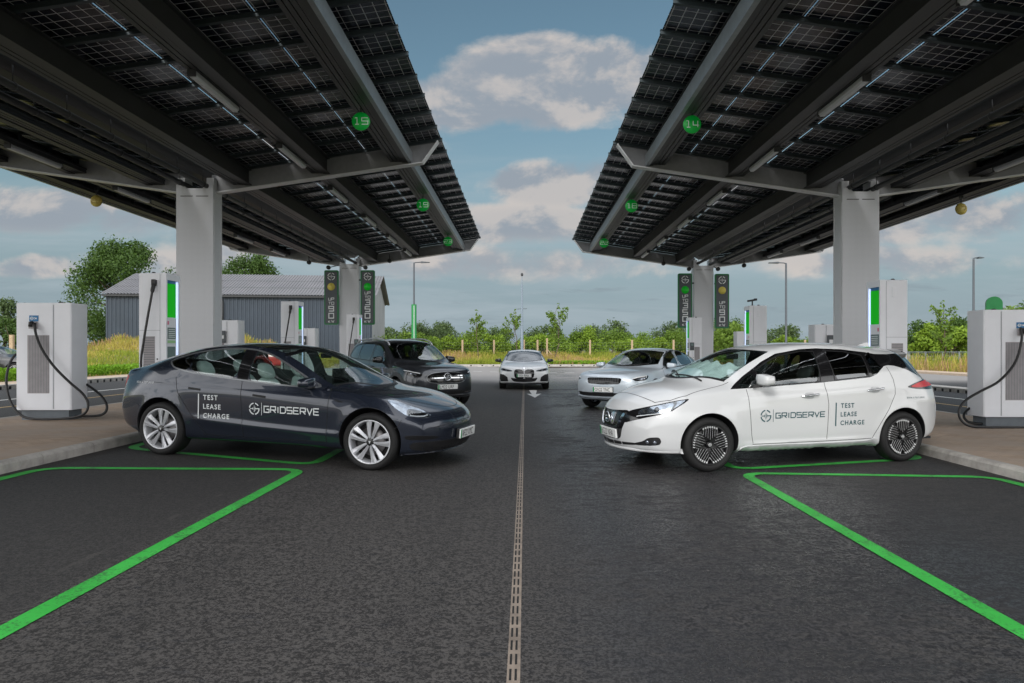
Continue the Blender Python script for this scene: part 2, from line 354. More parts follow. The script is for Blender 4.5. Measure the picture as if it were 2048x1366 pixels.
def ground_mats():
    m = bpy.data.materials.new('asphalt'); m.use_nodes = True; t = NT(m.node_tree); b = m.node_tree.nodes['Principled BSDF']
    o = t.n('ShaderNodeTexCoord').outputs['Object']; s = t.n('ShaderNodeSeparateXYZ'); t.link(o, s.inputs[0])
    big = t.noise(o, .35, 5, .6); mid = t.noise(o, 3.2, 6, .68, .6); fine = t.noise(o, 26, 4, .8); grit = t.noise(o, 95, 4, .95)
    st = t.noise(t.comb(t.m('MULTIPLY', s.outputs[0], 2.2), t.m('MULTIPLY', s.outputs[1], 3.4), 0), 2.1, 8, .72, .8)
    blot = t.noise(t.comb(t.m('MULTIPLY', s.outputs[0], 6), t.m('MULTIPLY', s.outputs[1], 13), 4), 1, 8, .78, .3)
    right = t.step(s.outputs[0], -.4, .8); near = t.step(s.outputs[1], 8.5, 3.5)
    # patches of closed, darker surface: many to the right of the drain, a few small ones near the left
    pr_ = t.step(t.m('ADD', t.m('MULTIPLY', st, .5), t.m('MULTIPLY', blot, .5)), .455, .535)
    pl_ = t.step(blot, .36, .45)
    dry = t.m('ADD', t.m('MULTIPLY', pr_, right), t.m('MULTIPLY', t.m('MAXIMUM', pl_, t.m('SUBTRACT', 1, near)), t.m('SUBTRACT', 1, right)))
    c = t.mix(dry, (.017, .0172, .021), (.044, .0400, .0375))
    g1, g2, g3 = t.noise(o, 62, 1, .5), t.noise(o, 29, 1, .5), t.noise(o, 120, 1, .5)
    gr_ = t.step(t.m('ADD', t.m('MULTIPLY', g1, .42), t.m('ADD', t.m('MULTIPLY', g2, .30), t.m('MULTIPLY', g3, .28))), .43, .57)
    c = t.mix(gr_, t.mix(.58, c, (.003, .003, .004)), t.mix(.24, c, (.17, .16, .155)))
    c = t.mix(t.m('MULTIPLY', t.step(big, .4, .75), .3), c, (.034, .032, .032))
    for xt in (-2.05, -.62, .75, 2.15):                   # faint tracks worn by tyres
        tr = t.m('MULTIPLY', t.step(t.m('ABSOLUTE', t.m('SUBTRACT', t.m('ADD', s.outputs[0], t.m('MULTIPLY', big, .5)), xt+.25)), .26, .10), t.step(mid, .35, .7)); c = t.mix(t.m('MULTIPLY', tr, .22), c, (.012, .012, .013))
    oil = t.step(t.noise(o, 1.7, 2, .4), .70, .78); c = t.mix(t.m('MULTIPLY', oil, .5), c, (.010, .010, .011))
    jn = t.m('MULTIPLY', t.step(t.m('ABSOLUTE', t.m('ADD', s.outputs[0], 2.86)), .035, .008), t.step(mid, .45, .6)); c = t.mix(t.m('MULTIPLY', jn, .5), c, (.13, .12, .11))
    far = t.step(s.outputs[1], 27, 33); c = t.mix(t.m('MULTIPLY', far, .8), c, (.27, .255, .245))  # far tarmac mixed paler: its sheen at a low view angle, put into colour
    # newer, darker surfacing inside the bays
    bay = t.m('MULTIPLY', t.step(t.m('ABSOLUTE', t.m('SUBTRACT', s.outputs[0], -.05)), 2.5, 2.7), t.m('SUBTRACT', 1, far))
    c = t.mix(t.m('MULTIPLY', bay, .5), c, (.024, .023, .0235))
    # damp ground, mostly right of the drain
    wx = t.m('MULTIPLY', t.step(s.outputs[0], -.1, .9), t.step(s.outputs[0], 4.4, 2.4))
    wet = t.m('MULTIPLY', t.step(t.m('ADD', t.m('MULTIPLY', st, .8), t.m('MULTIPLY', t.noise(o, .5, 3), .7)), .60, .80), wx)
    wl = t.m('MULTIPLY', t.step(mid, .55, .75), .25)
    wet = t.m('MAXIMUM', wet, t.m('MULTIPLY', wl, wx))
    c = t.mix(t.m('MULTIPLY', wet, .6), c, (.012, .012, .015))
    t.link(c, b.inputs['Base Color'])
    ro = t.m('ADD', t.m('MULTIPLY', t.m('MULTIPLY', wet, t.m('MULTIPLY_ADD', gr_, .7, .3)), -.54), t.m('MULTIPLY_ADD', fine, .18, .66)); t.link(ro, b.inputs['Roughness'])
    t.link(t.m('MULTIPLY_ADD', wet, .35, .4), b.inputs['Specular IOR Level'])
    bp = t.n('ShaderNodeBump'); bp.inputs['Strength'].default_value = .7; bp.inputs['Distance'].default_value = .005
    t.link(t.m('ADD', g1, t.m('MULTIPLY', g3, .7)), bp.inputs['Height']); t.link(bp.outputs[0], b.inputs['Normal']); M['asphalt'] = m
    m = bpy.data.materials.new('block_paving'); m.use_nodes = True; t = NT(m.node_tree); b = m.node_tree.nodes['Principled BSDF']
    o = t.n('ShaderNodeTexCoord').outputs['Object']; br = t.n('ShaderNodeTexBrick'); t.link(o, br.inputs[0])
    br.inputs['Scale'].default_value = 1; br.inputs['Brick Width'].default_value = .2; br.inputs['Row Height'].default_value = .1; br.inputs['Mortar Size'].default_value = .004
    br.inputs['Color1'].default_value = (.42, .31, .225, 1); br.inputs['Color2'].default_value = (.32, .235, .17, 1); br.inputs['Mortar'].default_value = (.17, .13, .105, 1)
    c = t.mix(t.step(t.noise(o, 1.4, 5, .6), .3, .75), br.outputs[0], (.34, .275, .225)); t.link(c, b.inputs['Base Color']); b.inputs['Roughness'].default_value = .8
    bp = t.n('ShaderNodeBump'); bp.inputs['Strength'].default_value = .4; bp.inputs['Distance'].default_value = .004
    t.link(t.m('SUBTRACT', t.noise(o, 90), br.outputs[1]), bp.inputs['Height']); t.link(bp.outputs[0], b.inputs['Normal']); M['paving'] = m
    m = bpy.data.materials.new('rough_grass_ground'); m.use_nodes = True; t = NT(m.node_tree); b = m.node_tree.nodes['Principled BSDF']
    o = t.n('ShaderNodeTexCoord').outputs['Object']
    c = t.mix(t.step(t.noise(o, .5, 6, .65), .35, .65), (.10, .115, .03), (.24, .19, .075)); c = t.mix(t.step(t.noise(o, 14, 4, .7), .4, .7), c, (.13, .15, .04))
    t.link(c, b.inputs['Base Color']); b.inputs['Roughness'].default_value = .95; M['field'] = m
    m = bpy.data.materials.new('green_road_paint'); m.use_nodes = True; t = NT(m.node_tree); b = m.node_tree.nodes['Principled BSDF']
    o = t.n('ShaderNodeTexCoord').outputs['Object']
    c = t.mix(t.step(t.noise(o, 2.2, 5, .6), .3, .7), (.03, .38, .045), (.05, .48, .07)); wr = t.m('ADD', t.m('MULTIPLY', t.noise(o, 55, 4, .75), .6), t.m('MULTIPLY', t.noise(o, 3.5, 5, .7), .4)); c = t.mix(t.m('MULTIPLY', t.step(wr, .50, .60), .75), c, (.03, .05, .03))
    t.link(c, b.inputs['Base Color']); b.inputs['Roughness'].default_value = .6; M['green_paint'] = m
    M['white_paint'] = mat('white_road_paint', (.62, .62, .60), .6, var=.15, scale=25)
    M['yellow_paint'] = mat('yellow_road_paint', (.55, .38, .16), .6, var=.15, scale=25)
    M['sand'] = mat('sandy_footway', (.42, .33, .25), .85, var=.12)
    M['dark_gap'] = mat('dark_slot', (.012, .012, .012), .8, var=0)
    M['drain'] = mat('weathered_drain_steel', (.27, .22, .18), .6, metal=.25, var=.25, scale=7)
ground_mats()

xs = lin(-900, -60, 15)+lin(-50, -18, 17)+[-14, -9.1, -5.45, 0, 5.35, 8.8, 14.3, 18, 23.7]+lin(28, 60, 9)+lin(90, 900, 12)
ys = lin(-80, 20, 6)+lin(24, 80, 29)+lin(90, 240, 8)+[400, 800, 1800]
sheet(xs, ys, lambda x, y: g(x)-.03+bank(x, y), 'ground', M['field'])
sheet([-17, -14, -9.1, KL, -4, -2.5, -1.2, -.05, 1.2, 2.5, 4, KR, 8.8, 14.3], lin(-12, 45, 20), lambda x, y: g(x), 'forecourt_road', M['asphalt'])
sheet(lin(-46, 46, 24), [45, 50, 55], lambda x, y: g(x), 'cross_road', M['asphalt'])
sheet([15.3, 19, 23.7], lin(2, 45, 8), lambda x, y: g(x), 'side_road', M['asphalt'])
def kerbed(x0, x1, y0, y1, name, km, top, h=.125, face=.125, r=.35):
    """raised island: kerb stones round it and paving inside"""
    z = g(x0 if abs(x0) < abs(x1) else x1)
    k = MB(); L = .915
    def stones(ax, at, a, b, s):
        n = max(1, round((b-a)/L)); w = (b-a)/n
        for i in range(n):
            p, q = a+i*w+.003, a+(i+1)*w-.003
            prof = [(at, z-.1), (at, z+h-.035), (at+s*.02, z+h-.008), (at+s*.045, z+h), (at+s*face, z+h), (at+s*face, z-.1)]
            k.prism(prof, ax, p, q) if ax == 'y' else k.prism(prof, 'x', p, q)
    stones('y', x0, y0, y1, 1); stones('y', x1, y0, y1, -1); stones('x', y0, x0+face, x1-face, 1); stones('x', y1, x0+face, x1-face, -1)
    k.build('kerb', M['concrete'], None, 'structure')
    MB().add([(x0+face, y0+face, z+h-.004), (x1-face, y0+face, z+h-.004), (x1-face, y1-face, z+h-.004), (x0+face, y1-face, z+h-.004)], [(0, 1, 2, 3)]).build(name, top, None, 'structure')
    return z+h-.004
ZIL = kerbed(-9.1, KL, -6, 31.5, 'pavement', None, M['paving'])
ZIR = kerbed(KR, 8.8, -6, 31.5, 'pavement', None, M['paving'])
# low walls of ribbed kerb blocks on the outer edges
def ribbed(x0, x1, y0, y1, h, along='y', step=.42):
    k = MB(); z = g(x0)
    k.box(x0, x1, y0, y1, z-.05, z+h)
    a = (y0 if along == 'y' else x0)+.2
    while a < (y1 if along == 'y' else x1)-.1:
        for e in ((x0, x1) if along == 'y' else (y0,)):
            if along == 'y': k.box(e-.006, e+.006, a, a+.11, z, z+h*.68, 1)
            else: k.box(a, a+.11, e-.006, e+.006, z, z+h*.68, 1)
        a += step
    k.build('kerb', [M['concrete'], M['dark_gap']], None, 'structure')
ribbed(-17.25, -17, 8, 45, .15); ribbed(14.3, 14.55, 8, 45, .14); ribbed(-46, 46, 55, 55.3, .13, 'x', .9)
MB().box(-19, -17.25, 8, 45, .0, .275).build('footway', M['sand'], None, 'structure')
MB().box(14.55, 15.3, 8, 45, -.05, .135).build('footway', M['concrete'], None, 'structure')
MB().box(23.7, 25.4, 8, 54.9, -.05, .14).build('footway', M['sand'], None, 'structure')
MB().box(-46, 46, 55.3, 56.2, -.05, .20).build('footway', M['sand'], None, 'structure')

# ---------------------------------------------------------------- painted markings
def arcs(pts, r=.28, closed=False, n=7):
    o = []
    for i, p in enumerate(pts):
        p = Vector(p)
        if (i == 0 or i == len(pts)-1) and not closed: o.append(p); continue
        a, b = Vector(pts[i-1]), Vector(pts[(i+1) % len(pts)])
        da, db = (a-p).normalized(), (b-p).normalized(); rr = min(r, (a-p).length*.45, (b-p).length*.45)
        for k in range(n+1):
            t = k/n; o.append((p+da*rr)*(1-t)**2+p*2*t*(1-t)+(p+db*rr)*t*t)
    return o
def paint(pl, w, m, name='road_marking', closed=False, dz=.005):
    d = []
    L = pl+[pl[0]] if closed else pl
    for a, b in zip(L[:-1], L[1:]):
        a, b = Vector(a), Vector(b); k = max(1, int((b-a).length/.35))
        d += [a+(b-a)*i/k for i in range(k)]
    d.append(Vector(L[-1])); vs, fs = ribbon2(d, w, closed)
    return MB().add([(v[0], v[1], g(v[0])+dz) for v in vs], fs).build(name, m, None, 'structure')
def bay(sx, y0l, y0k, y1l, y1k, xl, xk):
    paint(arcs([(sx*xl, y0l), (sx*xl, y1l), (sx*xk, y1k), (sx*xk, y0k)], .3, True), .12, M['green_paint'], 'bay_marking', True)
for k in range(4):
    o = -6.6+6.6*k
    bay(-1, 8.12+o-.0, 9.02+o, 7.80+6.6+o, 7.50+6.6+o, 2.53, 5.27)
    bay(1, 8.12+o, 8.86+o, 7.86+6.6+o, 7.56+6.6+o, 2.50, 5.18)
paint([(-13.45, 5), (-13.45, 44)], .12, M['white_paint']); paint([(-11.75, 5), (-11.75, 44)], .08, M['yellow_paint'])
paint([(12.5, 5), (12.5, 44)], .12, M['white_paint']); paint([(10.9, 5), (10.9, 44)], .08, M['yellow_paint'])
for i in range(9): paint([(1.4+i*1.1, 43), (2.0+i*1.1, 43)], .25, M['white_paint']); paint([(-1.6-i*1.1, 43), (-2.2-i*1.1, 43)], .25, M['white_paint'])
MB().add([(x, y, g(x)+.005) for x, y in ((.30, 20.4), (.53, 22.3), (.35, 22.0), (.42, 24.2), (.14, 24.2), (.22, 22.0), (.05, 22.3))], [(0, 1, 2, 3, 4, 5, 6)]).build('arrow_marking', M['white_paint'], None, 'structure')

# slot drain down the middle of the road
d = MB(); y = 1.0; x0, x1 = -.083, -.021
d.box(x0, x1, 1, 45, -.06, .002)
xs_ = [x0, x0+.016, x0+.030, x0+.042, x0+.056, x1]
dd = MB()
while y < 30:
    for xa in (x0+.013, x0+.037): dd.box(xa, xa+.010, y, y+.105, .0015, .0035)
    y += .15
dr = tag(d.build('drain_channel', M['drain']), 'long rusty steel slot drain running down the middle of the road', 'drain')
dd.build('slot', M['dark_gap'], dr)['kind'] = 'stuff'
# ---------------------------------------------------------------- solar canopies
def solar_mat():
    m = bpy.data.materials.new('solar_panel'); m.use_nodes = True; t = NT(m.node_tree); b = m.node_tree.nodes['Principled BSDF']
    o = t.n('ShaderNodeTexCoord').outputs['Object']; s = t.n('ShaderNodeSeparateXYZ'); t.link(o, s.inputs[0])
    def line(x, p, w):
        f = t.m('FRACT', t.m('DIVIDE', x, p)); return t.m('GREATER_THAN', t.m('ABSOLUTE', t.m('SUBTRACT', f, .5)), .5-w/p/2)
    ln = t.m('MAXIMUM', line(s.outputs[0], .165, .010), line(s.outputs[1], .17, .010))
    c = t.mix(t.step(t.noise(o, 3, 3), .35, .7), (.006, .008, .014), (.013, .016, .032)); c = t.mix(ln, c, (.58, .57, .58))
    t.link(c, b.inputs['Base Color']); b.inputs['Roughness'].default_value = .22; b.inputs['Specular IOR Level'].default_value = .5
    return m
M['solar'] = solar_mat()
D1, D2, PITCH = 15.2, 28.4, 13.2
HALF, SL = 5.37, math.tan(R(8.3))
def canopy(name, cx, dz, side):
    lab = {'left': 'left solar canopy on white columns with bay signs 15, 19 and 23', 'right': 'right solar canopy on white columns with bay signs 14, 18 and 22'}[side]
    root = empty(name, lab, 'solar canopy', (cx, 0, dz))
    zp = lambda o: 6.14-SL*(HALF-abs(o))               # underside of panels at offset o from the middle
    ys0, ys1 = D1-PITCH-3, D2+.12
    def strip(o, w, h, top, m, nm, y0=ys0, y1=ys1):
        return MB().box(o-w/2, o+w/2, y0, y1, top-h, top).build(nm, m, root)
    # long I-beams with cable trays under them
    for s in (-1, 1):
        for o in (1.10, 2.84, 4.59):
            b = MB(); zt = zp(o)-.078; x = s*o
            b.box(x-.07, x+.07, ys0, ys1-.13, zt-.018, zt); b.box(x-.006, x+.006, ys0, ys1-.13, zt-.33, zt-.018); b.box(x-.07, x+.07, ys0, ys1-.13, zt-.348, zt-.33)
            b.build('beam', M['dark_steel'], root)
            q = MB(); xx = x-s*.21
            q.box(min(xx-.13, xx+.13), xx+.13, ys0, ys1-.13, zt-.24, zt-.225)
            for j in range(3): q.prism([(xx-.088+j*.088-.036, zt-.335), (xx-.088+j*.088+.036, zt-.335), (xx-.088+j*.088+.026, zt-.26), (xx-.088+j*.088-.026, zt-.26)], 'y', ys0, ys1-.13)
            q.box(xx-.13, xx+.13, ys0, ys1-.13, zt-.262, zt-.24)
            q.build('cable_tray', M['dark_steel'], root)
    # edge channel on the lane side is lighter
    for s in (-1, 1):
        x = s*(4.59+.09); zt = zp(4.59)-.09
        MB().box(x-.015, x+.06, ys0, ys1-.13, zt-.36, zt-.10).build('edge_channel', M['galv'], root)
    # cross frames at the columns
    for y in (D1-PITCH, D1, D2):
        for s in (-1, 1):
            b = MB(); w = .006
            xi, xo, xb = s*.28, s*5.30, s*4.97
            zt = lambda o: zp(o)-.08
            zb = lambda o: 4.93+(abs(o)-.4)*.146
            n = 8
            top = [(s*(.28+(5.30-.28)*i/n), zt(.28+(5.30-.28)*i/n)) for i in range(n+1)]
            bot = [(s*.28, zb(.28)), (xb, zb(4.97))]
            b.prism(top+bot[::-1], 'y', y-w, y+w)
            b.build('web_plate', M['web'], root)
            f = MB()
            f.bar((s*.28, y, zb(.28)-.012), (xb, y, zb(4.97)-.012), .2, .024)
            f.bar((xb, y, zb(4.97)-.012), (xo+s*.02, y, zt(5.30)+.02), .2, .024)
            f.build('flange', M['white_steel'], root)
    # purlin rails and the panels on them
    nrow = 0; y = D2-.02; rows = []
    while y > ys0: rows.append(y); y -= .88
    for k, y in enumerate(rows):
        for s in (-1, 1):
            a, b_ = (s*.34, y, zp(.34)-.036), (s*5.41, y, zp(5.41)-.036)
            r = MB(); r.bar(a, b_, .034, .062); r.bar((a[0], y, a[2]-.033), (b_[0], y, b_[2]-.033), .064, .008); r.bar((a[0], y, a[2]+.030), (b_[0], y, b_[2]+.030), .07, .008)
            for o in (1.10, 2.84, 4.59): r.box(min(s*o-s*.16, s*o-s*.07), max(s*o-s*.16, s*o-s*.07), y-.05, y+.05, zp(o)-.21, zp(o)-.068)
            r.build('rail', M['rail'], root)
    pans = [(5.38, 3.69), (3.676, 1.999), (1.975, .37)]
    # the panels that show largest are parts of their own, the rest one mesh
    cells = []
    for k in range(len(rows)-1):
        for s in (-1, 1):
            for (o1, o0) in pans:
                yc = (rows[k]+rows[k+1])/2; xw = cx+s*(o0+o1)/2; big = 1e9
                if yc > 4:
                    u = 1050+1365*xw/yc; v = 700-1365*(zp((o0+o1)/2)-1.43)/yc
                    if -150 < u < 2200 and v > -200: big = yc+abs(xw)*.3+(0 if s*cx < 0 else 9)
                cells.append((big, k, s, o1, o0))
    cells.sort(); rest = MB()
    proto = None
    for i, (big, k, s, o1, o0) in enumerate(cells):
        y0, y1 = rows[k+1]+.012, rows[k]-.012; yc = (y0+y1)/2
        oc = (o0+o1)/2
        if i < 100 and big < 1e8:
            if proto is None:
                q = MB(); l = (5.38-3.69)/math.cos(R(8.3))/2; w = (y1-y0)/2
                q.box(-l, l, -w, w, 0, .009); proto = q.build('solar_panel', M['solar'], root); p = proto
            else: p = proto.copy(); COL.objects.link(p); p.parent = root
            p.location = (s*oc, yc, zp(oc)+.004); p.rotation_euler = (0, -s*R(8.3), 0)
            p.scale = ((o1-o0)/(5.38-3.69), 1, 1)
        else:
            rest.add([(s*o, yy_, zp(o)+dz_) for dz_ in (.004, .013) for (o, yy_) in ((o0, y0), (o1, y0), (o1, y1), (o0, y1))],
                     [(0, 1, 2, 3), (7, 6, 5, 4), (0, 4, 5, 1), (1, 5, 6, 2), (2, 6, 7, 3), (3, 7, 4, 0)])
    rest.build('solar_panel_field', M['solar'], root, 'stuff')
    # gutter and pipes along the valley
    b = MB(); zg = zp(.3)-.03
    b.prism([(-.30, zg+.04), (-.26, zg-.02), (-.12, zg-.10), (.12, zg-.10), (.26, zg-.02), (.30, zg+.04), (.285, zg+.04), (.25, zg), (.11, zg-.08), (-.11, zg-.08), (-.25, zg), (-.285, zg+.04)], 'y', ys0, ys1)
    b.build('gutter', M['dark_steel'], root)
    for o, dzp in ((-.24, -.30), (.26, -.34)):
        b = MB(); b.tube([(o, ys0, zg+dzp), (o, ys1-.3, zg+dzp)], .055, 10)
        y = ys0+.4
        while y < ys1: b.tube([(o, y, zg+dzp), (o, y+.03, zg+dzp)], .066, 10); b.tube([(o, y+.015, zg+dzp+.06), (o, y+.015, zg-.05)], .008, 5); y += 1.1
        b.build('pipe', M['dark_steel'], root)
    # columns: perforated steel boxes notched at the top
    for y in (D1-PITCH, D1, D2):
        zt = zg-.05; w = .405; zn = 4.82
        c = MB(); c.prism([(-w, -dz+.05), (w, -dz+.05), (w, 5.06), (.26, 5.06), (.17, 4.98), (-.17, 4.98), (-.26, 5.06), (-w, 5.06)], 'y', y-.22, y+.22)
        co = c.build('column', M['column'], root)
        k = MB()
        for xa, xb in ((-.31, -.04), (.03, .30)): k.box(xa, xb, y-.2235, y-.2195, 4.80, 4.815)
        k.build('slot', M['dark_gap'], co)
        for hx in (-.40, .24): h = MB(); h.box(hx, hx+.16, y-.17, y+.17, 5.061, 5.22); h.build('head_plate', M['white_steel'], co)
        for xx, yy_ in ((w+.003, -.17), (w+.003, .17), (-w-.003, -.17), (-w-.003, .17)):
            h = MB(); h.box(xx-.012, xx+.012, y+yy_-.02, y+yy_+.02, 2.0, 4.75); h.build('corner_trim', M['white_steel'], co)
    # wire and clips along both edges against birds
    for s in ((-1,) if cx < 0 else (1,)):
        b = MB(); xx = s*(HALF+.10); z = zp(HALF)-.12
        b.tube([(xx, ys0, z), (xx, ys1, z)], .004, 4)
        for y in rows: b.tube([(s*HALF, y, z+.12), (xx, y, z)], .006, 4)
        b.build('edge_wire', M['dark_steel'], root)
    return root, zp
M['web'] = mat('grey_web_plate', (.24, .245, .255), .5)
M['column'] = None
def column_mat():
    m = bpy.data.materials.new('perforated_column_steel'); m.use_nodes = True; t = NT(m.node_tree); b = m.node_tree.nodes['Principled BSDF']
    o = t.n('ShaderNodeTexCoord').outputs['Object']; s = t.n('ShaderNodeSeparateXYZ'); t.link(o, s.inputs[0])
    def dot(x): return t.m('SUBTRACT', t.m('FRACT', t.m('DIVIDE', x, .026)), .5)
    dx = dot(t.m('ADD', s.outputs[0], t.m('MULTIPLY', s.outputs[1], 1))); dzz = dot(s.outputs[2])
    r = t.m('SQRT', t.m('ADD', t.m('MULTIPLY', dx, dx), t.m('MULTIPLY', dzz, dzz)))
    k = t.step(r, .27, .20)
    c = t.mix(t.m('MULTIPLY', k, .45), (.64, .655, .69), (.26, .26, .27)); t.link(c, b.inputs['Base Color']); b.inputs['Roughness'].default_value = .45
    return m
M['column'] = column_mat()
CXL, CXR = -7.25, 7.37
canL, zp = canopy('solar_canopy', CXL, 0, 'left')
canR, _ = canopy('solar_canopy', CXR, -.07, 'right')

M['light_body'] = mat('grey_light_body', (.40, .41, .44), .4)
# strip lights under the middle beams: things of their own
def strip_light(x, y, z, L, label, group):
    b = MB(); b.box(-.055, .055, -L/2, L/2, 0, .05, 0)
    t = tag(b.build('strip_light', M['light_body']), label, 'strip light', group); t.location = (x, y, z)
    q = MB(); q.prism([(-.05, 0), (.05, 0), (.035, -.035), (-.035, -.035)], 'y', -L/2+.02, L/2-.02); q.build('diffuser', M['diffuser'], t)
    for e in (-L/2-.02, L/2): q = MB(); q.box(-.06, .06, e, e+.02, -.03, .08); q.build('end_cap', M['dark_steel'], t)
M['diffuser'] = mat('light_diffuser', (.55, .57, .62), .4, var=0)
ORD = ['nearest', 'second', 'third', 'fourth', 'fifth', 'sixth', 'seventh', 'eighth', 'ninth', 'tenth']
for cx, dz, nm in ((CXL, 0, 'left'), (CXR, -.07, 'right')):
    for si, s in enumerate((1, -1) if cx < 0 else (-1, 1)):
        inner = 'lane' if si == 0 else 'outer'
        for i, y in enumerate([6.75, 10.3, 13.7, 17.1, 20.5, 23.9, 27.2]):
            strip_light(cx+s*2.58, y, zp(2.84)-.475+dz, 1.45, f'slim white strip light, {ORD[i]} of the row under the {inner} side of the {nm} canopy', f'strip lights under the {nm} canopy')
# round bay number signs hanging from the edge beams
def number_sign(x, y, z, txt, m, fg, label, r=.2):
    b = MB(); b.lathe([(0, -.012), (r, -.012), (r, .012), (0, .012)], ax='y', n=40)
    t = tag(b.build('number_sign', m), label, 'bay sign', 'round bay number signs'); t.location = (x, y, z)
    v, f, w = square_text(txt, r*.72, .125, .30, .95); vs, fs = flat((v, f), (-w/2, -.0145, -r*.34), (1, 0, 0), (0, 0, 1)); MB().add(vs, fs).build('number', fg, t)
    q = MB(); q.box(-.012, .012, -.01, .01, r-.02, r+.2); q.box(-.05, .05, -.015, .015, r+.12, r+.2); q.build('bracket', M['dark_steel'], t)
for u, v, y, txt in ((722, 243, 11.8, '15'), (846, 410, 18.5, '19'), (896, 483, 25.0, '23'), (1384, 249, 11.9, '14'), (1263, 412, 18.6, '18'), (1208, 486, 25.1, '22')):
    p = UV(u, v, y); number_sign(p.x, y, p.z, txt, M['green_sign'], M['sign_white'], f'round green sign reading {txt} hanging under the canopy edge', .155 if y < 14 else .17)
M['brown_text'] = mat('brown_lettering', (.30, .20, .03), .6, var=0)
for u, v, y, txt in ((193, 402, 18.2, '20'), (1922, 418, 18.2, '17')):
    p = UV(u, v, y); number_sign(p.x, y, p.z, txt, M['yellow_sign'], M['brown_text'], f'round yellow sign reading {txt} at the outer edge of the {"left" if u < 1000 else "right"} canopy', .155)
# small spotlights below the far ends
for j, (u, v, y, nm) in enumerate(((618, 525, 28.2, 'the outer side of the far left column'), (657, 535, 28.0, 'above the yellow dot sign of the left canopy'), (731, 535, 28.0, 'above the green dot sign of the left canopy'), (779, 522, 28.2, 'the lane side under the left canopy tip'),
                   (1327, 527, 28.2, 'the lane side under the right canopy tip'), (1378, 538, 28.0, 'above the green dot sign of the right canopy'), (1436, 538, 28.0, 'above the yellow dot sign of the right canopy'), (1488, 531, 28.2, 'the outer side of the far right column'))):
    p = UV(u, v, y); b = MB()
    b.lathe([(0, -.09), (.07, -.09), (.085, -.04), (.085, .05), (.05, .10), (0, .11)], ax='y', n=16)
    t = tag(b.build('spotlight', M['dark_steel']), f'small grey spotlight at {nm}', 'spotlight', 'spotlights at the canopy ends'); t.location = p
    beside = 'above' in nm; q = MB()
    if beside:
        cx = CXL if u < 1000 else CXR; sx = cx+(.42 if p.x > cx else -.42); q.tube([(0, .03, 0), (sx-p.x, .1, .1)], .018, 6)
    else: q.tube([(0, 0, .07), (0, 0, .28)], .018, 6)
    q.build('bracket', M['dark_steel'], t)
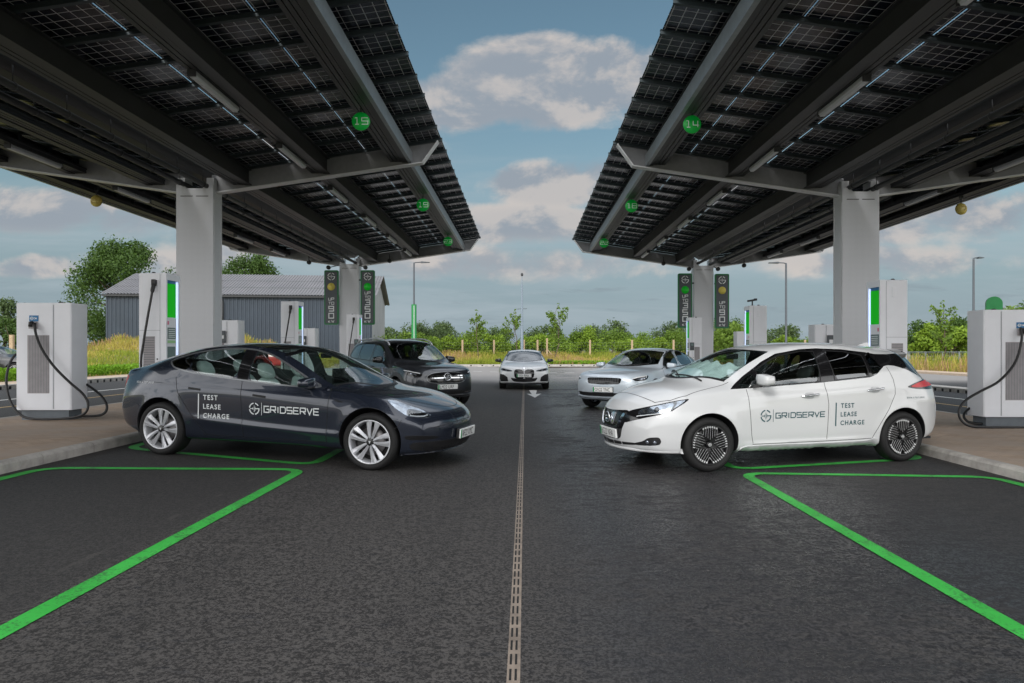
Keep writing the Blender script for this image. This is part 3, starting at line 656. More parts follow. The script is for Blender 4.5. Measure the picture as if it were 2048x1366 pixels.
# ---------------------------------------------------------------- rapid chargers
def tall_charger(x, y, zb, s, label, reader=False):
    """tower with a lit screen niche on its lane side (s = +1: lane is towards +x)"""
    H = 2.46; w, dp = .46, .46                       # local: x from 0 (lane face) to -s*w, y from 0 (camera face) to dp
    t = empty('tall_charger', label, 'charger', (x, y, zb), 0, 'tall white rapid chargers')
    X = lambda a: -s*a
    def bx(m, a0, a1, *r): m.box(min(X(a0), X(a1)), max(X(a0), X(a1)), *r)
    b = MB()
    b.bbox(min(X(.09), X(w)), max(X(.09), X(w)), 0, dp, .10, H, .012)
    bx(b, 0, .0895, .0, .035, .10, H); bx(b, 0, .0895, .40, dp, .10, H); bx(b, 0, .0895, .0351, .3999, H-.11, H); bx(b, .012, .0895, .0351, .3999, .10, 1.72)
    b.build('cabinet', M['charger_white'], t)
    q = MB(); bx(q, .03, w-.03, .03, dp-.03, 0, .0995); q.build('plinth', M['plinth'], t)
    q = MB(); q.prism([(X(.086), .036), (X(.012), .335), (X(.018), .340), (X(.0885), .06)], 'z', 1.725, H-.162); q.build('green_panel', M['green_lit'], t)
    q = MB(); bx(q, .02, .088, .036, .35, H-.16, H-.111); q.build('niche_hood', M['blue_label'], t)
    q = MB(); bx(q, .004, .03, .355, .385, .35, H-.125); q.build('light_strip', M['led'], t)
    q = MB(); bx(q, .003, .0118, .06, .31, 1.36, 1.55); q.build('screen', M['screen'], t)
    k = MB()
    for i in range(5): bx(k, .0012, .0028, .08, .29, 1.385+i*.032, 1.397+i*.032)
    k.build('screen_text', M['sign_white'], t)
    q = MB(); bx(q, .004, .0118, .06, .31, 1.29, 1.335); q.build('green_label', mat('pale_green_label', (.35, .6, .3), .5, var=0) if 'pg' not in M else M['pg'], t)
    q = MB(); bx(q, .004, .0118, .05, .30, 1.03, 1.23); q.build('payment_panel', M['screen'], t)
    q = MB(); bx(q, .006, .0118, .06, .10, 1.60, 1.66); q.build('warning_label', M['pink'], t)
    q = MB()
    ga, gb = (.10, .30) if s > 0 else (.20, .36)
    bx(q, w-.08-.19, w-.08, -.006, .001, .62, 1.40)
    q.build('grille', M['grille'], t)
    q = MB(); z = .65
    while z < 1.39: bx(q, w-.08-.185, w-.085, -.0075, -.0058, z, z+.008); z += .04
    q.build('grille_slat', M['plinth'], t)['kind'] = 'stuff'
    q = MB(); q.lathe([(0, 0), (.03, 0), (.03, .02), (.02, .03), (0, .03)], (X(w*.6), .12, H), n=14); q.build('aerial', M['plastic_black'], t)
    q = MB()
    for a, b_, z0, z1 in ((.10, w-.012, 1.50, 1.504), (.10, w-.012, .52, .524), (.105, .109, .12, H-.02)): bx(q, a, b_, -.0012, .001, z0, z1)
    q.build('seam', M['plinth'], t)
    q = MB(); q.lathe([(0, -.004), (.012, -.004), (.014, 0)], (X(.15), 0, 1.02), ax='y', n=14); q.build('lock', M['dark_steel'], t)
    # hanging cable
    cx = X(.19 if s > 0 else .23)
    if s > 0:
        q = MB(); q.bbox(cx-.04, cx+.035, -.055, .002, 2.24, 2.35, .012); q.build('cable_holster', M['plastic_black'], t)
        pts = bez([(cx, -.04, 2.27), (cx-.01, -.07, 2.12), (cx-.06, -.10, 1.75), (cx-.115, -.12, 1.35), (cx-.16, -.13, .95), (cx-.12, -.14, .45), (cx-.02, -.12, .28), (cx+.07, -.07, .5)], 48)
        q = MB(); q.tube(pts, [.032]*6+[.019]*(len(pts)-6), 8); q.build('charging_cable', M['cable'], t)
    else:
        q = MB(); q.bbox(cx-.03, cx+.03, -.008, .002, 2.17, 2.34, .003); q.build('access_flap', M['charger_white'], t)
    if reader:
        q = MB(); rx = X(.10); q.bbox(rx-.075, rx+.075, -.035, .001, 1.28, 1.56, .01); r = q.build('card_reader', M['sign_grey'], t)
        q = MB(); q.box(rx-.05, rx+.05, -.0375, -.0345, 1.44, 1.53); q.build('display', M['screen'], r)
    return t
def ccs_label(t, x, z, s=1):
    q = MB(); q.box(x-.075, x+.075, -.006, .001, z-.05, z+.05); l = q.build('socket_label', M['blue_label'], t)
    v = join2(ring2((-.03, 0), .018, .027, 20, 330, 14), rect2(-.052, -.005, -.004, .004), rect2(-.068, -.054, -.003, .003), ring2((.012, 0), .010, .016, 0, 360, 10), rect2(.03, .05, -.012, .012))
    vs, fs = flat(v, (x, -.0075, z), (1, 0, 0), (0, 0, 1)); MB().add(vs, fs).build('plug_symbol', M['sign_white'], l)
def short_charger(x, y, zb, s, label, first=False, reader=False):
    """low cabinet; local x runs from 0 (lane side corner) to -s*.92"""
    H = 1.96; w, dp = .92, .42
    t = empty('low_charger', label, 'charger', (x, y, zb), 0, 'low white charger cabinets')
    X = lambda a: -s*a
    def bx(m, a0, a1, *r): m.box(min(X(a0), X(a1)), max(X(a0), X(a1)), *r)
    b = MB(); b.prism([(X(0), .014), (X(.02), 0), (X(w-.012), 0), (X(w), .012), (X(w), dp), (X(0), dp)], 'z', .17, H)
    b.build('cabinet', M['charger_white'], t)
    q = MB(); bx(q, .07, w-.06, .05, dp-.04, 0, .1695); q.build('plinth', M['plinth'], t)
    q = MB(); bx(q, .30, w-.075, -.007, .001, .20, H-.045); d = q.build('door', M['charger_white'], t)
    q = MB()
    for a in (.285, .297): bx(q, a, a+.004, -.002, .001, .19, H-.03)
    q.build('seam', M['plinth'], t)
    q = MB(); bx(q, .36, .72, -.013, -.0065, .45, 1.42); gr = q.build('grille', M['grille'], d)
    q = MB(); a = .372
    while a < .71: bx(q, a, a+.006, -.0145, -.0128, .46, 1.41); a += .026
    q.build('grille_slat', M['plinth'], gr)['kind'] = 'stuff'
    sx = X(.615)
    ccs_label(t, sx, 1.70)
    for o in [k for k in t.children if k.name.startswith('socket_label')]: o.location.y = -.008
    q = MB(); q.box(sx-.06, sx+.06, -.05, -.0072, 1.53, 1.645); q.build('socket_holder', M['grille'], t)
    q = MB(); q.lathe([(0, 0), (.04, 0), (.04, .015), (.026, .026), (0, .026)], (X(.27), .15, H), n=14); q.lathe([(0, 0), (.012, 0), (.012, .012), (0, .012)], (X(w-.06), .12, H), n=8); q.build('aerial', M['plastic_black'], t)
    if reader:
        rx = X(.40); q = MB(); q.bbox(rx-.085, rx+.085, -.06, -.0072, 1.36, 1.68, .01); r = q.build('card_reader', M['sign_grey'], t)
        q = MB(); q.box(rx-.05, rx+.05, -.0625, -.0595, 1.47, 1.56); q.build('display', M['white_plastic'], r)
    # long cables looping to the ground
    if first:
        if s > 0:
            P = [(70, 646), (72, 668), (85, 700), (110, 735), (140, 765), (165, 787), (176, 806), (172, 824), (152, 834), (110, 838), (62, 837), (38, 827), (20, 800), (13, 765), (17, 735), (27, 714), (40, 704)]
            yy = [-.07, -.10, -.12, -.12, -.12, -.12, -.14, -.16, -.18, -.20, -.20, -.17, -.10, -.02, .04, .10, .16]
            P2 = [(150, 755), (178, 772), (203, 792), (214, 812), (208, 827), (188, 832), (150, 832)]; y2 = [.46, .40, .32, .25, .20, .16, .10]
        else:
            P = [(2041, 655), (2043, 680), (2030, 725), (1998, 762), (1960, 783), (1932, 800), (1918, 820), (1922, 840), (1940, 852), (1975, 858), (2020, 860), (2068, 858)]
            yy = [-.07, -.10, -.12, -.12, -.12, -.14, -.16, -.18, -.20, -.20, -.20, -.2]
            P2 = [(1968, 800), (1945, 812), (1928, 828), (1934, 842), (1955, 847), (1985, 847)]; y2 = [.46, .40, .30, .22, .16, .12]
        for pp, yv in ((P, yy), (P2, y2)):
            pts = []
            for (u, v), dy in zip(pp, yv):
                p = UV(u, v, y+dy); pts.append((p.x-x, dy, max(.02, p.z-zb)))
            q = MB(); q.tube(bez(pts, 70), .0205, 10); q.build('charging_cable', M['cable'], t)
        q = MB(); q.tube([(sx, -.05, 1.63), (sx, -.085, 1.62), (sx+.005, -.10, 1.56)], .03, 10); q.build('plug', M['plastic_black'], t)
    else:
        pts = bez([(sx, -.05, 1.60), (sx+s*.01, -.10, 1.45), (sx+s*.06, -.12, 1.1), (sx+s*.2, -.13, .7), (sx+s*.38, -.14, .35), (sx+s*.4, -.16, .1), (sx+s*.2, -.18, .03), (sx-s*.2, -.16, .03)], 40)
        q = MB(); q.tube(pts, .02, 8); q.build('charging_cable', M['cable'], t)
    return t
M['pg'] = mat('pale_green_label', (.35, .6, .3), .5, var=0)
WH = ['nearest', 'middle', 'farthest']
for k in range(3):
    y = 11.4+6.63*k
    tall_charger(-5.99, y, ZIL, 1, f'tall white charger tower with lit green niche, {WH[k]} of three on the left island', k == 2)
    tall_charger(5.93, y, ZIR, -1, f'tall white charger tower with lit green niche, {WH[k]} of three on the right island', k == 2)
    short_charger(-7.58, y, ZIL, 1, f'low white charger cabinet, {WH[k]} of three on the left island', k == 0, k > 0)
    short_charger(7.66, y, ZIR, -1, f'low white charger cabinet, {WH[k]} of three on the right island', k == 0, k > 0)

# ---------------------------------------------------------------- hanging power signs on the far columns
def rrect(w, h, r, n=6):
    o = []
    for cx, cy, a0 in ((w/2-r, h/2-r, 0), (-w/2+r, h/2-r, 90), (-w/2+r, -h/2+r, 180), (w/2-r, -h/2+r, 270)):
        o += [(cx+r*math.cos(R(a0+90*i/n)), cy+r*math.sin(R(a0+90*i/n))) for i in range(n+1)]
    return o
def power_sign(x, y, z, num, colx, label):
    w, h = .58, 2.24
    b = MB(); b.prism(rrect(w, h, .06), 'y', -.05, .05)
    t = tag(b.build('power_sign', M['green_rim']), label, 'sign', 'hanging power signs'); t.location = (x, y, z)
    q = MB(); q.prism(rrect(w-.10, h-.12, .04), 'y', -.056, -.0505); q.build('face_panel', M['sign_grey'], t)
    def put(p, cx, cz, m, nm):
        vs, fs = flat(p, (cx, -.0575, cz), (1, 0, 0), (0, 0, 1)); MB().add(vs, fs).build(nm, m, t)
    put(emblem2((0, 0), .155), 0, h/2-.26, M['sign_white'], 'emblem')
    q = MB(); q.lathe([(0, -.062), (.155, -.062), (.155, -.0565)], (0, 0, h/2-.68), ax='y', n=32); q.build('disc', M['yellow_disc'] if num == '90' else M['green_bright'], t)
    L_ = {'350': (.135, -.04, (-.30, -.575, -.85)), '90': (-.115, -.29, (-.56, -.85))}[num]
    for txt, hh, zz, wd in (('UP', .10, L_[0], .95), ('TO', .10, L_[1], .95), ('kW', .10, -1.03, 1.0)):
        v, f, ww = square_text(txt, hh, .19, .3, wd); put((v, f), -ww/2, zz, M['sign_white'], 'lettering')
    for c, zz in zip(num, L_[2]):
        v, f, ww = square_text(c, .195, .19, .2, 1.0); put((v, f), -ww/2, zz, M['sign_white'], 'numeral')
    q = MB()
    for bz in (.72, -.72):
        e = -1 if colx < x else 1; q.box(min(e*w/2, colx-x), max(e*w/2, colx-x), -.03, .03, bz-.03, bz+.03)
    q.build('bracket', M['dark_steel'], t)
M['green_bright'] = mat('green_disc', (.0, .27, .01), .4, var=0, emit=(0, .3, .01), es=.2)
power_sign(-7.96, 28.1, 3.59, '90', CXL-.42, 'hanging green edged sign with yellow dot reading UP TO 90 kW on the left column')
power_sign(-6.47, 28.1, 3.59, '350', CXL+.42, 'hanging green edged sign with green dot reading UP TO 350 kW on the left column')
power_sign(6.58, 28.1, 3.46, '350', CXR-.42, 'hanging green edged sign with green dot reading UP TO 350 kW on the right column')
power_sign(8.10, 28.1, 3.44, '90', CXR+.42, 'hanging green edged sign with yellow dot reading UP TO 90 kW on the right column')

# green totem behind the near right cabinet
b = MB(); arch = [(.10*math.cos(a)+0, 2.27-.10+.10*math.sin(a)) for a in [math.pi*i/16 for i in range(17)]]
b.prism([(-.13, 0), (.13, 0)]+[(.13*math.cos(math.pi*i/18), 2.14+.13*math.sin(math.pi*i/18)) for i in range(19)], 'x', -.035, .035)
M['green_totem'] = mat('green_totem', (.045, .40, .12), .4)
t = tag(b.build('totem', M['green_totem']), 'rounded green marker post behind the near right charger cabinet', 'marker post')
t.location = (8.62, 12.55, ZIR); t.rotation_euler = (0, 0, R(68))
q = MB(); v2, f2 = ribbon2([(.132, .3), (.132, 2.14)]+[(.132*math.cos(math.pi*i/18), 2.14+.132*math.sin(math.pi*i/18)) for i in range(1, 19)]+[(-.132, .3)], .004); q.add([(0.0-.018, p.x, p.y) for p in v2]+[(.012, p.x, p.y) for p in v2], [(2*i, 2*i+2, 2*i+2+len(v2), 2*i+len(v2)) for i in range(len(v2)//2-1)]); q.build('pale_edge', M['white_plastic'], t)
# camera on the middle right charger
b = MB(); b.tube([(0, 0, 0), (0, 0, .16)], .018, 8); b.bar((-.13, 0, .13), (.12, 0, .17), .045, .05); b.box(.05, .12, -.03, .03, .16, .2); b.box(-.05, .05, -.05, .05, .0, .012)
t = tag(b.build('cctv_camera', M['dark_steel']), 'small camera on a stem on top of a right hand charger tower', 'camera')
t.location = (6.06, 18.2, ZIR+2.46)
# ---------------------------------------------------------------- shed
def corr(name, col, dark, pitch, axis='x'):
    m = bpy.data.materials.new(name); m.use_nodes = True; t = NT(m.node_tree); b = m.node_tree.nodes['Principled BSDF']
    o = t.n('ShaderNodeTexCoord').outputs['Object']; s = t.n('ShaderNodeSeparateXYZ'); t.link(o, s.inputs[0])
    x = s.outputs[0] if axis == 'x' else s.outputs[1]
    c = t.mix(t.step(t.noise(o, .6, 6, .7), .3, .7), col, dark); t.link(c, b.inputs['Base Color']); b.inputs['Roughness'].default_value = .55
    return m
M['shed_wall'] = corr('blue_grey_cladding', (.032, .047, .066), (.026, .038, .054), .3)
M['shed_roof'] = corr('weathered_sheet_roof', (.165, .162, .170), (.135, .134, .142), .2)
M['shed_gable'] = corr('lit_grey_gable', (.30, .31, .32), (.25, .26, .27), .3)  # paler than the wall: the light on this side is put into the colour
def shed():
    root = empty('shed', 'long blue grey corrugated shed with a pale sheet roof behind the left canopy', 'shed', (-13.5, 60, .8))
    root.rotation_euler = (0, 0, R(6.3)); L, Wd, He, Hr = 22.0, 12.4, 5.45, 7.65       # local x: -L..0, y 0..Wd
    def wave(x0, x1, pitch, amp):
        o = []; x = x0
        while x < x1: o += [(x, 0), (x+pitch*.35, 0), (x+pitch*.5, amp), (x+pitch*.85, amp)]; x += pitch
        return o+[(x1, 0)]
    w = MB(); pr = wave(-L, 0, .33, .05)
    vs = [(x, y, z) for z in (-.8, He) for x, y in pr]; n = len(pr); w.add(vs, [(i, i+1, n+i+1, n+i) for i in range(n-1)])
    w.add([(-L, 0, -.8), (-L, Wd, -.8), (-L, Wd, He), (-L, Wd/2, Hr), (-L, 0, He)], [(0, 1, 2, 3, 4)]); w.add([(-L, Wd, -.8), (0, Wd, -.8), (0, Wd, He), (-L, Wd, He)], [(0, 1, 2, 3)])
    w.build('wall', M['shed_wall'], root)
    q = MB(); pg = wave(0, Wd, .4, .05); n = len(pg)
    vs = [(-y, x, -.8) for x, y in pg]+[(-y, x, He+(Hr-He)*(1-abs(x-Wd/2)/(Wd/2))) for x, y in pg]; q.add(vs, [(i, i+1, n+i+1, n+i) for i in range(n-1)]); q.build('gable_wall', M['shed_gable'], root)
    r = MB(); prx = wave(-L-.35, .35, .26, .06); n = len(prx)
    for (ya, za, yb, zb) in ((-.35, He-.10, Wd/2, Hr+.05), (Wd+.35, He-.10, Wd/2, Hr+.05)):
        rows_ = [0, .33, .34, .66, .67, 1]; dzs = [0, 0, .03, .03, .06, .06]
        for (t0, d0), (t1, d1) in (((0, .06), (.34, .06)), ((.33, .03), (.67, .03)), ((.66, 0), (1, 0))):
            vs = [(x, ya+(yb-ya)*t_, za+(zb-za)*t_+yv+.06-d_) for t_, d_ in ((t0, d0), (t1, d1)) for x, yv in prx]
            r.add(vs, [(i, i+1, n+i+1, n+i) for i in range(n-1)])
    r.build('roof', M['shed_roof'], root)
    q = MB(); q.box(-L-.2, .2, -.28, -.12, He-.28, He-.12); q.build('gutter', M['dark_steel'], root)
    q = MB(); q.tube([(-13.0, -.2, He-.25), (-12.6, -.13, He-.5), (-12.5, -.1, He-.7), (-12.5, -.1, -.6)], .07, 8); q.build('downpipe', M['dark_steel'], root)
    q = MB(); q.box(.05, .12, Wd/2-.15, Wd/2+.15, Hr-.1, Hr+.12); q.build('ridge_cap', M['shed_roof'], root)
shed()

# ---------------------------------------------------------------- trees and bushes
def leaf_mat(name, c0, c1):
    m = bpy.data.materials.new(name); m.use_nodes = True; t = NT(m.node_tree); b = m.node_tree.nodes['Principled BSDF']
    o = t.n('ShaderNodeTexCoord').outputs['Object']; gi = t.n('ShaderNodeNewGeometry')
    n = t.noise(o, 1.1, 3, .6); r = gi.outputs['Random Per Island']
    c = t.mix(t.m('ADD', t.m('MULTIPLY', n, .6), t.m('MULTIPLY', r, .5), clamp=True), c0, c1)
    t.link(c, b.inputs['Base Color']); b.inputs['Roughness'].default_value = .6; b.inputs['Specular IOR Level'].default_value = .25
    tr = t.n('ShaderNodeBsdfTranslucent'); t.link(c, tr.inputs[0]); mx = t.n('ShaderNodeMixShader'); mx.inputs[0].default_value = .25
    t.link(b.outputs[0], mx.inputs[1]); t.link(tr.outputs[0], mx.inputs[2]); t.link(mx.outputs[0], m.node_tree.nodes['Material Output'].inputs[0]); return m
M['leaf_dark'] = leaf_mat('dark_leaves', (.022, .055, .012), (.085, .15, .025))
M['leaf_mid'] = leaf_mat('mid_green_leaves', (.055, .11, .016), (.18, .28, .035))
M['leaf_bright'] = leaf_mat('bright_green_leaves', (.09, .17, .014), (.25, .36, .035))
M['leaf_far'] = leaf_mat('far_leaves', (.045, .08, .03), (.11, .16, .055))
M['bark'] = mat('bark', (.12, .09, .065), .9, var=.3, scale=6)
def leaves(rng, cents, n, size, flatten=1.0):
    """n leaf faces in clumps round the given (x, y, z, r) centres, as arrays"""
    c = np.array(cents, float); w = c[:, 3]**2.2; w /= w.sum()
    k = rng.choice(len(c), n, p=w); d = rng.normal(size=(n, 3)); d /= np.linalg.norm(d, axis=1)[:, None]
    rad = c[k, 3]*(rng.random(n)**.42)*(1+.12*rng.normal(size=n)); p = c[k, :3]+d*rad[:, None]*np.array([1, 1, flatten])
    nn = d*.7+rng.normal(size=(n, 3))*.75+np.array([0, 0, .25]); nn /= np.linalg.norm(nn, axis=1)[:, None]
    a = np.cross(nn, rng.normal(size=(n, 3))); a /= np.linalg.norm(a, axis=1)[:, None]; b = np.cross(nn, a)
    s = size*(.6+.8*rng.random(n))[:, None]
    v = np.stack([p-a*s, p-b*s*.55, p+a*s, p+b*s*.55], 1).reshape(-1, 3)
    return v, np.arange(4*n).reshape(-1, 4)
def np_mesh(name, v, f, m, parent=None, smooth=False):
    me = bpy.data.meshes.new(name); me.vertices.add(len(v)); me.vertices.foreach_set('co', np.asarray(v, np.float32).ravel())
    k = f.shape[1]; me.loops.add(f.size); me.loops.foreach_set('vertex_index', f.astype(np.int32).ravel()); me.polygons.add(len(f))
    me.polygons.foreach_set('loop_start', np.arange(0, f.size, k, dtype=np.int32)); me.polygons.foreach_set('loop_total', np.full(len(f), k, np.int32))
    if smooth: me.polygons.foreach_set('use_smooth', np.ones(len(f), bool))
    me.update(calc_edges=True)
    for q in (m if isinstance(m, list) else [m]): me.materials.append(q)
    o = bpy.data.objects.new(name, me); COL.objects.link(o)
    if parent: o.parent = parent
    return o
def limb(b, p0, p1, r0, r1, rng, n=5):
    p0, p1 = Vector(p0), Vector(p1); L = (p1-p0).length; pts = []
    for i in range(n+1):
        t = i/n; j = Vector(rng.normal(size=3))*L*.035*(1 if 0 < i < n else 0); pts.append(p0+(p1-p0)*t+j)
    b.tube(pts, [r0+(r1-r0)*i/n for i in range(n+1)], 7)
def tree(name, label, loc, h, w, seed, m, nl, size, trunk=.28, low=.25, cat='tree', group=None, ncl=26, cl=.2, shape='round'):
    rng = np.random.default_rng(seed); root = empty(name, label, cat, loc, 0, group)
    cents = []; b = MB(); tr = h*.022+.05
    limb(b, (0, 0, -.3), (rng.normal()*.1, rng.normal()*.1, h*.62), tr*1.2, tr*.45, rng)
    for i in range(ncl):
        a = rng.random()*6.283; t = rng.random()**.8; z = h*(low+(1-low)*(.08+.86*t))
        if shape == 'round': env = math.sin(math.pi*min(1, .16+.80*t))**.7
        elif shape == 'cone': env = 1-.85*t
        else: env = .9-.45*t
        rr = w/2*env*(.35+.6*math.sqrt(rng.random())); r = w*cl*(.55+.7*rng.random())
        z = min(z, h-r*.75); c = (rr*math.cos(a), rr*math.sin(a), z, r); cents.append(c)
        if i % 2 == 0: limb(b, (0, 0, h*min(.6, max(.12, z/h*.6))), c[:3], tr*.32, tr*.1, rng, 4)
    b.build('trunk', M['bark'], root)
    v, f = leaves(rng, cents, nl, size); np_mesh('crown', v, f, m, root)
    return root
def bush(name, label, loc, h, w, seed, m, nl, size, group=None, dep=None):
    rng = np.random.default_rng(seed); root = empty(name, label, 'bush', loc, 0, group); cents = []; b = MB(); dep = dep or w
    for i in range(max(8, int(w*2.2))):
        x = (rng.random()-.5)*w*.86; y = (rng.random()-.5)*dep*.7; e = 1-(abs(x)/(w/2))**2.2
        r = h*.24*(.6+.7*rng.random()); z = r*.6+(h*(.45+.55*e)*(.8+.25*rng.random())-r*1.5)*rng.random()**.5; cents.append((x, y, max(r*.5, z), r))
    for c in cents[:5]: limb(b, (c[0]*.05, c[1]*.05, -.2), c[:3], .05, .015, rng, 3)
    b.build('stem', M['bark'], root); v, f = leaves(rng, cents, nl, size); np_mesh('foliage', v, f, m, root); return root
def at(u, y, z): return ((u-1050)/1365*y, y, z)
tree('broadleaf_tree', 'large dark green broadleaf tree left of the shed', at(255, 76, .9), 12.4, 12.2, 3, M['leaf_dark'], 26000, .14, low=.10, ncl=54, cl=.14)
tree('broadleaf_tree', 'dark green tree crown rising behind the shed roof', at(503, 84, .9), 12.7, 8.6, 5, M['leaf_dark'], 15000, .14, low=.3, ncl=34, cl=.17)
tree('conifer', 'dark ragged conifer at the far left edge', at(8, 62, .9), 5.2, 3.6, 8, M['leaf_far'], 3600, .12, low=.1, ncl=24, shape='cone')
bush('bush', 'dark shrub below the conifer at the far left edge', at(34, 60, .9), 3.3, 4.5, 9, M['leaf_dark'], 3000, .13)
# young planted trees beyond the road
def sapling(u, y, h, w, seed, label, m='leaf_mid', nl=700):
    rng = np.random.default_rng(seed); root = empty('sapling', label, 'young tree', at(u, y, bank(0, y)), 0, 'young trees beyond the road'); b = MB(); cents = []
    limb(b, (0, 0, -.2), (rng.normal()*.08, 0, h*.97), .055, .012, rng, 6)
    for i in range(13):
        z0 = h*(.32+.5*i/13); a = rng.random()*6.28; L = w/2*(1-.45*i/13)*(.6+.5*rng.random()); e = (L*math.cos(a), L*math.sin(a)*.8, z0+L*.9)
        limb(b, (0, 0, z0), e, .022, .006, rng, 3)
        for t in (.45, .75, 1): cents.append((e[0]*t, e[1]*t, z0+(e[2]-z0)*t, .17+.16*rng.random()))
    for t in (.86, .93, .99): cents.append((0, 0, h*t, .16))
    b.build('trunk', M['bark'], root); v, f = leaves(rng, cents, nl, .10); np_mesh('crown', v, f, M[m], root)
sapling(953, 60, 4.6, 2.3, 1, 'thin young tree with sparse leaves left of the tall camera pole')
sapling(1030, 61, 4.7, 2.4, 2, 'thin young tree just behind the tall camera pole')
sapling(1117, 60, 5.2, 2.6, 4, 'thin young tree right of the tall camera pole, the tallest of three', nl=950)
sapling(1884, 46, 4.7, 2.2, 6, 'thin young tree behind the grey mesh fence', nl=800)
# hedge line
rng0 = np.random.default_rng(21)
HB = [(800, 62, 3.5, 'leaf_mid'), (862, 75, 4.6, 'leaf_far'), (905, 66, 2.9, 'leaf_bright'), (960, 68, 3.3, 'leaf_bright'), (1010, 70, 2.7, 'leaf_mid'), (1065, 70, 3.0, 'leaf_bright'), (1100, 74, 3.7, 'leaf_mid'),
      (1150, 70, 3.2, 'leaf_mid'), (1195, 68, 3.9, 'leaf_bright'), (1245, 78, 4.9, 'leaf_mid'), (1290, 70, 3.3, 'leaf_bright'), (1340, 72, 3.6, 'leaf_mid'), (1385, 70, 4.0, 'leaf_mid'), (1440, 64, 4.6, 'leaf_mid'), (1480, 68, 4.9, 'leaf_dark'),
      (1545, 70, 3.1, 'leaf_bright'), (1600, 72, 3.0, 'leaf_mid'), (1660, 70, 3.2, 'leaf_bright'), (1730, 70, 3.4, 'leaf_mid'), (1790, 70, 3.4, 'leaf_bright')]
nm = {'leaf_mid': 'mid green', 'leaf_bright': 'bright yellow green', 'leaf_far': 'dull grey green', 'leaf_dark': 'dark green'}
for i, (u, y, h, m) in enumerate(HB):
    side = f'{abs(u-1045)/45.5:.0f} metres left of the tall camera pole' if u < 1045 else f'{(u-1045)/19.5:.0f} metres right of the tall camera pole'
    side = f'{abs(u-1045)*y/1365:.0f} metres {"left" if u < 1045 else "right"} of the camera pole'
    bush('hedge_bush', f'{nm[m]} hedge bush, {side}', at(u, y, .55), h*(.84 if u > 1120 else .95), 5.8+1.8*rng0.random(), 40+i, M[m], 8500, .095, 'hedge bushes beyond the road', 3.0)
FT = [(785, 95, 4.2, 5), (835, 105, 5.0, 6), (885, 108, 5.4, 5.5), (985, 110, 4.6, 6), (1090, 105, 4.9, 6), (1180, 120, 5.2, 7), (1225, 110, 5.8, 6), (1350, 110, 5.4, 7), (1565, 100, 4.6, 7), (1700, 100, 5, 7)]
for i, (u, y, h, w) in enumerate(FT):
    tree('field_tree', f'distant grey green tree, {abs(u-1045)*y/1365:.0f} metres {"left" if u < 1045 else "right"} of the camera pole', at(u, y, .3), h, w, 70+i, M['leaf_far'], 3200, .17, low=.05, ncl=20, group='distant trees over the hedge')
RT = [(1838, 66, 4.3, 3.6, 'leaf_dark'), (1862, 56, 3.5, 2.6, 'leaf_bright'), (1905, 56, 3.1, 3.6, 'leaf_bright'), (1925, 68, 4.5, 3.2, 'leaf_dark'), (1958, 60, 3.6, 3.6, 'leaf_mid'), (2030, 58, 4.9, 3.8, 'leaf_mid'), (2085, 58, 5.6, 4.4, 'leaf_dark')]
for i, (u, y, h, w, m) in enumerate(RT):
    tree('broadleaf_tree', f'{nm[m]} tree behind the mesh fence at the right, {ORD[i]} from the tall charger', at(u, y, .1), h, w, 90+i, M[m], 4600, .13, low=.06, ncl=26, group='trees behind the mesh fence')
bush('bush', 'dense bush behind the yellow dot sign of the right canopy', at(1462, 58, .3), 4.0, 4.4, 33, M['leaf_mid'], 6000, .12)

# ---------------------------------------------------------------- grass, wild flowers and low hedge: beyond counting
M['grass_green'] = leaf_mat('green_grass', (.13, .19, .02), (.31, .35, .04))
M['grass_straw'] = leaf_mat('straw_grass', (.32, .28, .05), (.52, .43, .11))
M['grass_red'] = leaf_mat('rust_weeds', (.30, .17, .08), (.46, .30, .17))
M['hedge_leaf'] = leaf_mat('low_hedge_leaves', (.09, .20, .01), (.20, .38, .02))
def blades(rng, x0, x1, y0, y1, n, h, w, fz, name, mats, pw, kind='stuff', mask=None, lab=None):
    x = x0+(x1-x0)*rng.random(n); y = y0+(y1-y0)*rng.random(n)
    if mask: k = mask(x, y, rng); x, y = x[k], y[k]; n = len(x)
    z = np.array([fz(a, b) for a, b in zip(x, y)]); hh = h*(.35+rng.random(n))*(.75+.5*np.sin(x*.9+np.sin(y*.7)*2)**2)
    a = rng.random(n)*6.283; dx, dy = np.cos(a)*w, np.sin(a)*w; lx, ly = rng.normal(size=n)*hh*.22, rng.normal(size=n)*hh*.22
    v = np.stack([np.stack([x-dx, y-dy, z], 1), np.stack([x+dx, y+dy, z], 1), np.stack([x+lx+dx*.6, y+ly+dy*.6, z+hh], 1), np.stack([x+lx-dx*.6, y+ly-dy*.6, z+hh*.94], 1)], 1).reshape(-1, 3)
    f = np.arange(4*n).reshape(-1, 4); o = np_mesh(name, v, f, mats)
    cl = .5+.5*np.sin(x*.55+1.3*np.sin(y*.5+x*.13)); q = np.clip(cl*.6+rng.random(n)*.5, 0, .999); mi = np.searchsorted(np.cumsum(pw), q*sum(pw)); o.data.polygons.foreach_set('material_index', np.clip(mi, 0, len(mats)-1).astype(np.int32))
    o['kind'] = kind
    if lab: o['label'] = lab
    return o
rg = np.random.default_rng(5); GM = [M['grass_green'], M['grass_straw'], M['grass_red']]
fz = lambda x, y: g(x)-.03+bank(x, y)
blades(rg, -30, 34, 56.2, 70, 80000, .46, .02, fz, 'wild_grass', GM, (.5, .34, .16))
blades(rg, -44, -18.6, 19, 62, 60000, .24, .02, fz, 'meadow_grass', GM, (.5, .40, .10))
blades(rg, 25.6, 60, 30, 58, 42000, .8, .02, fz, 'flower_verge', GM, (.5, .27, .23))
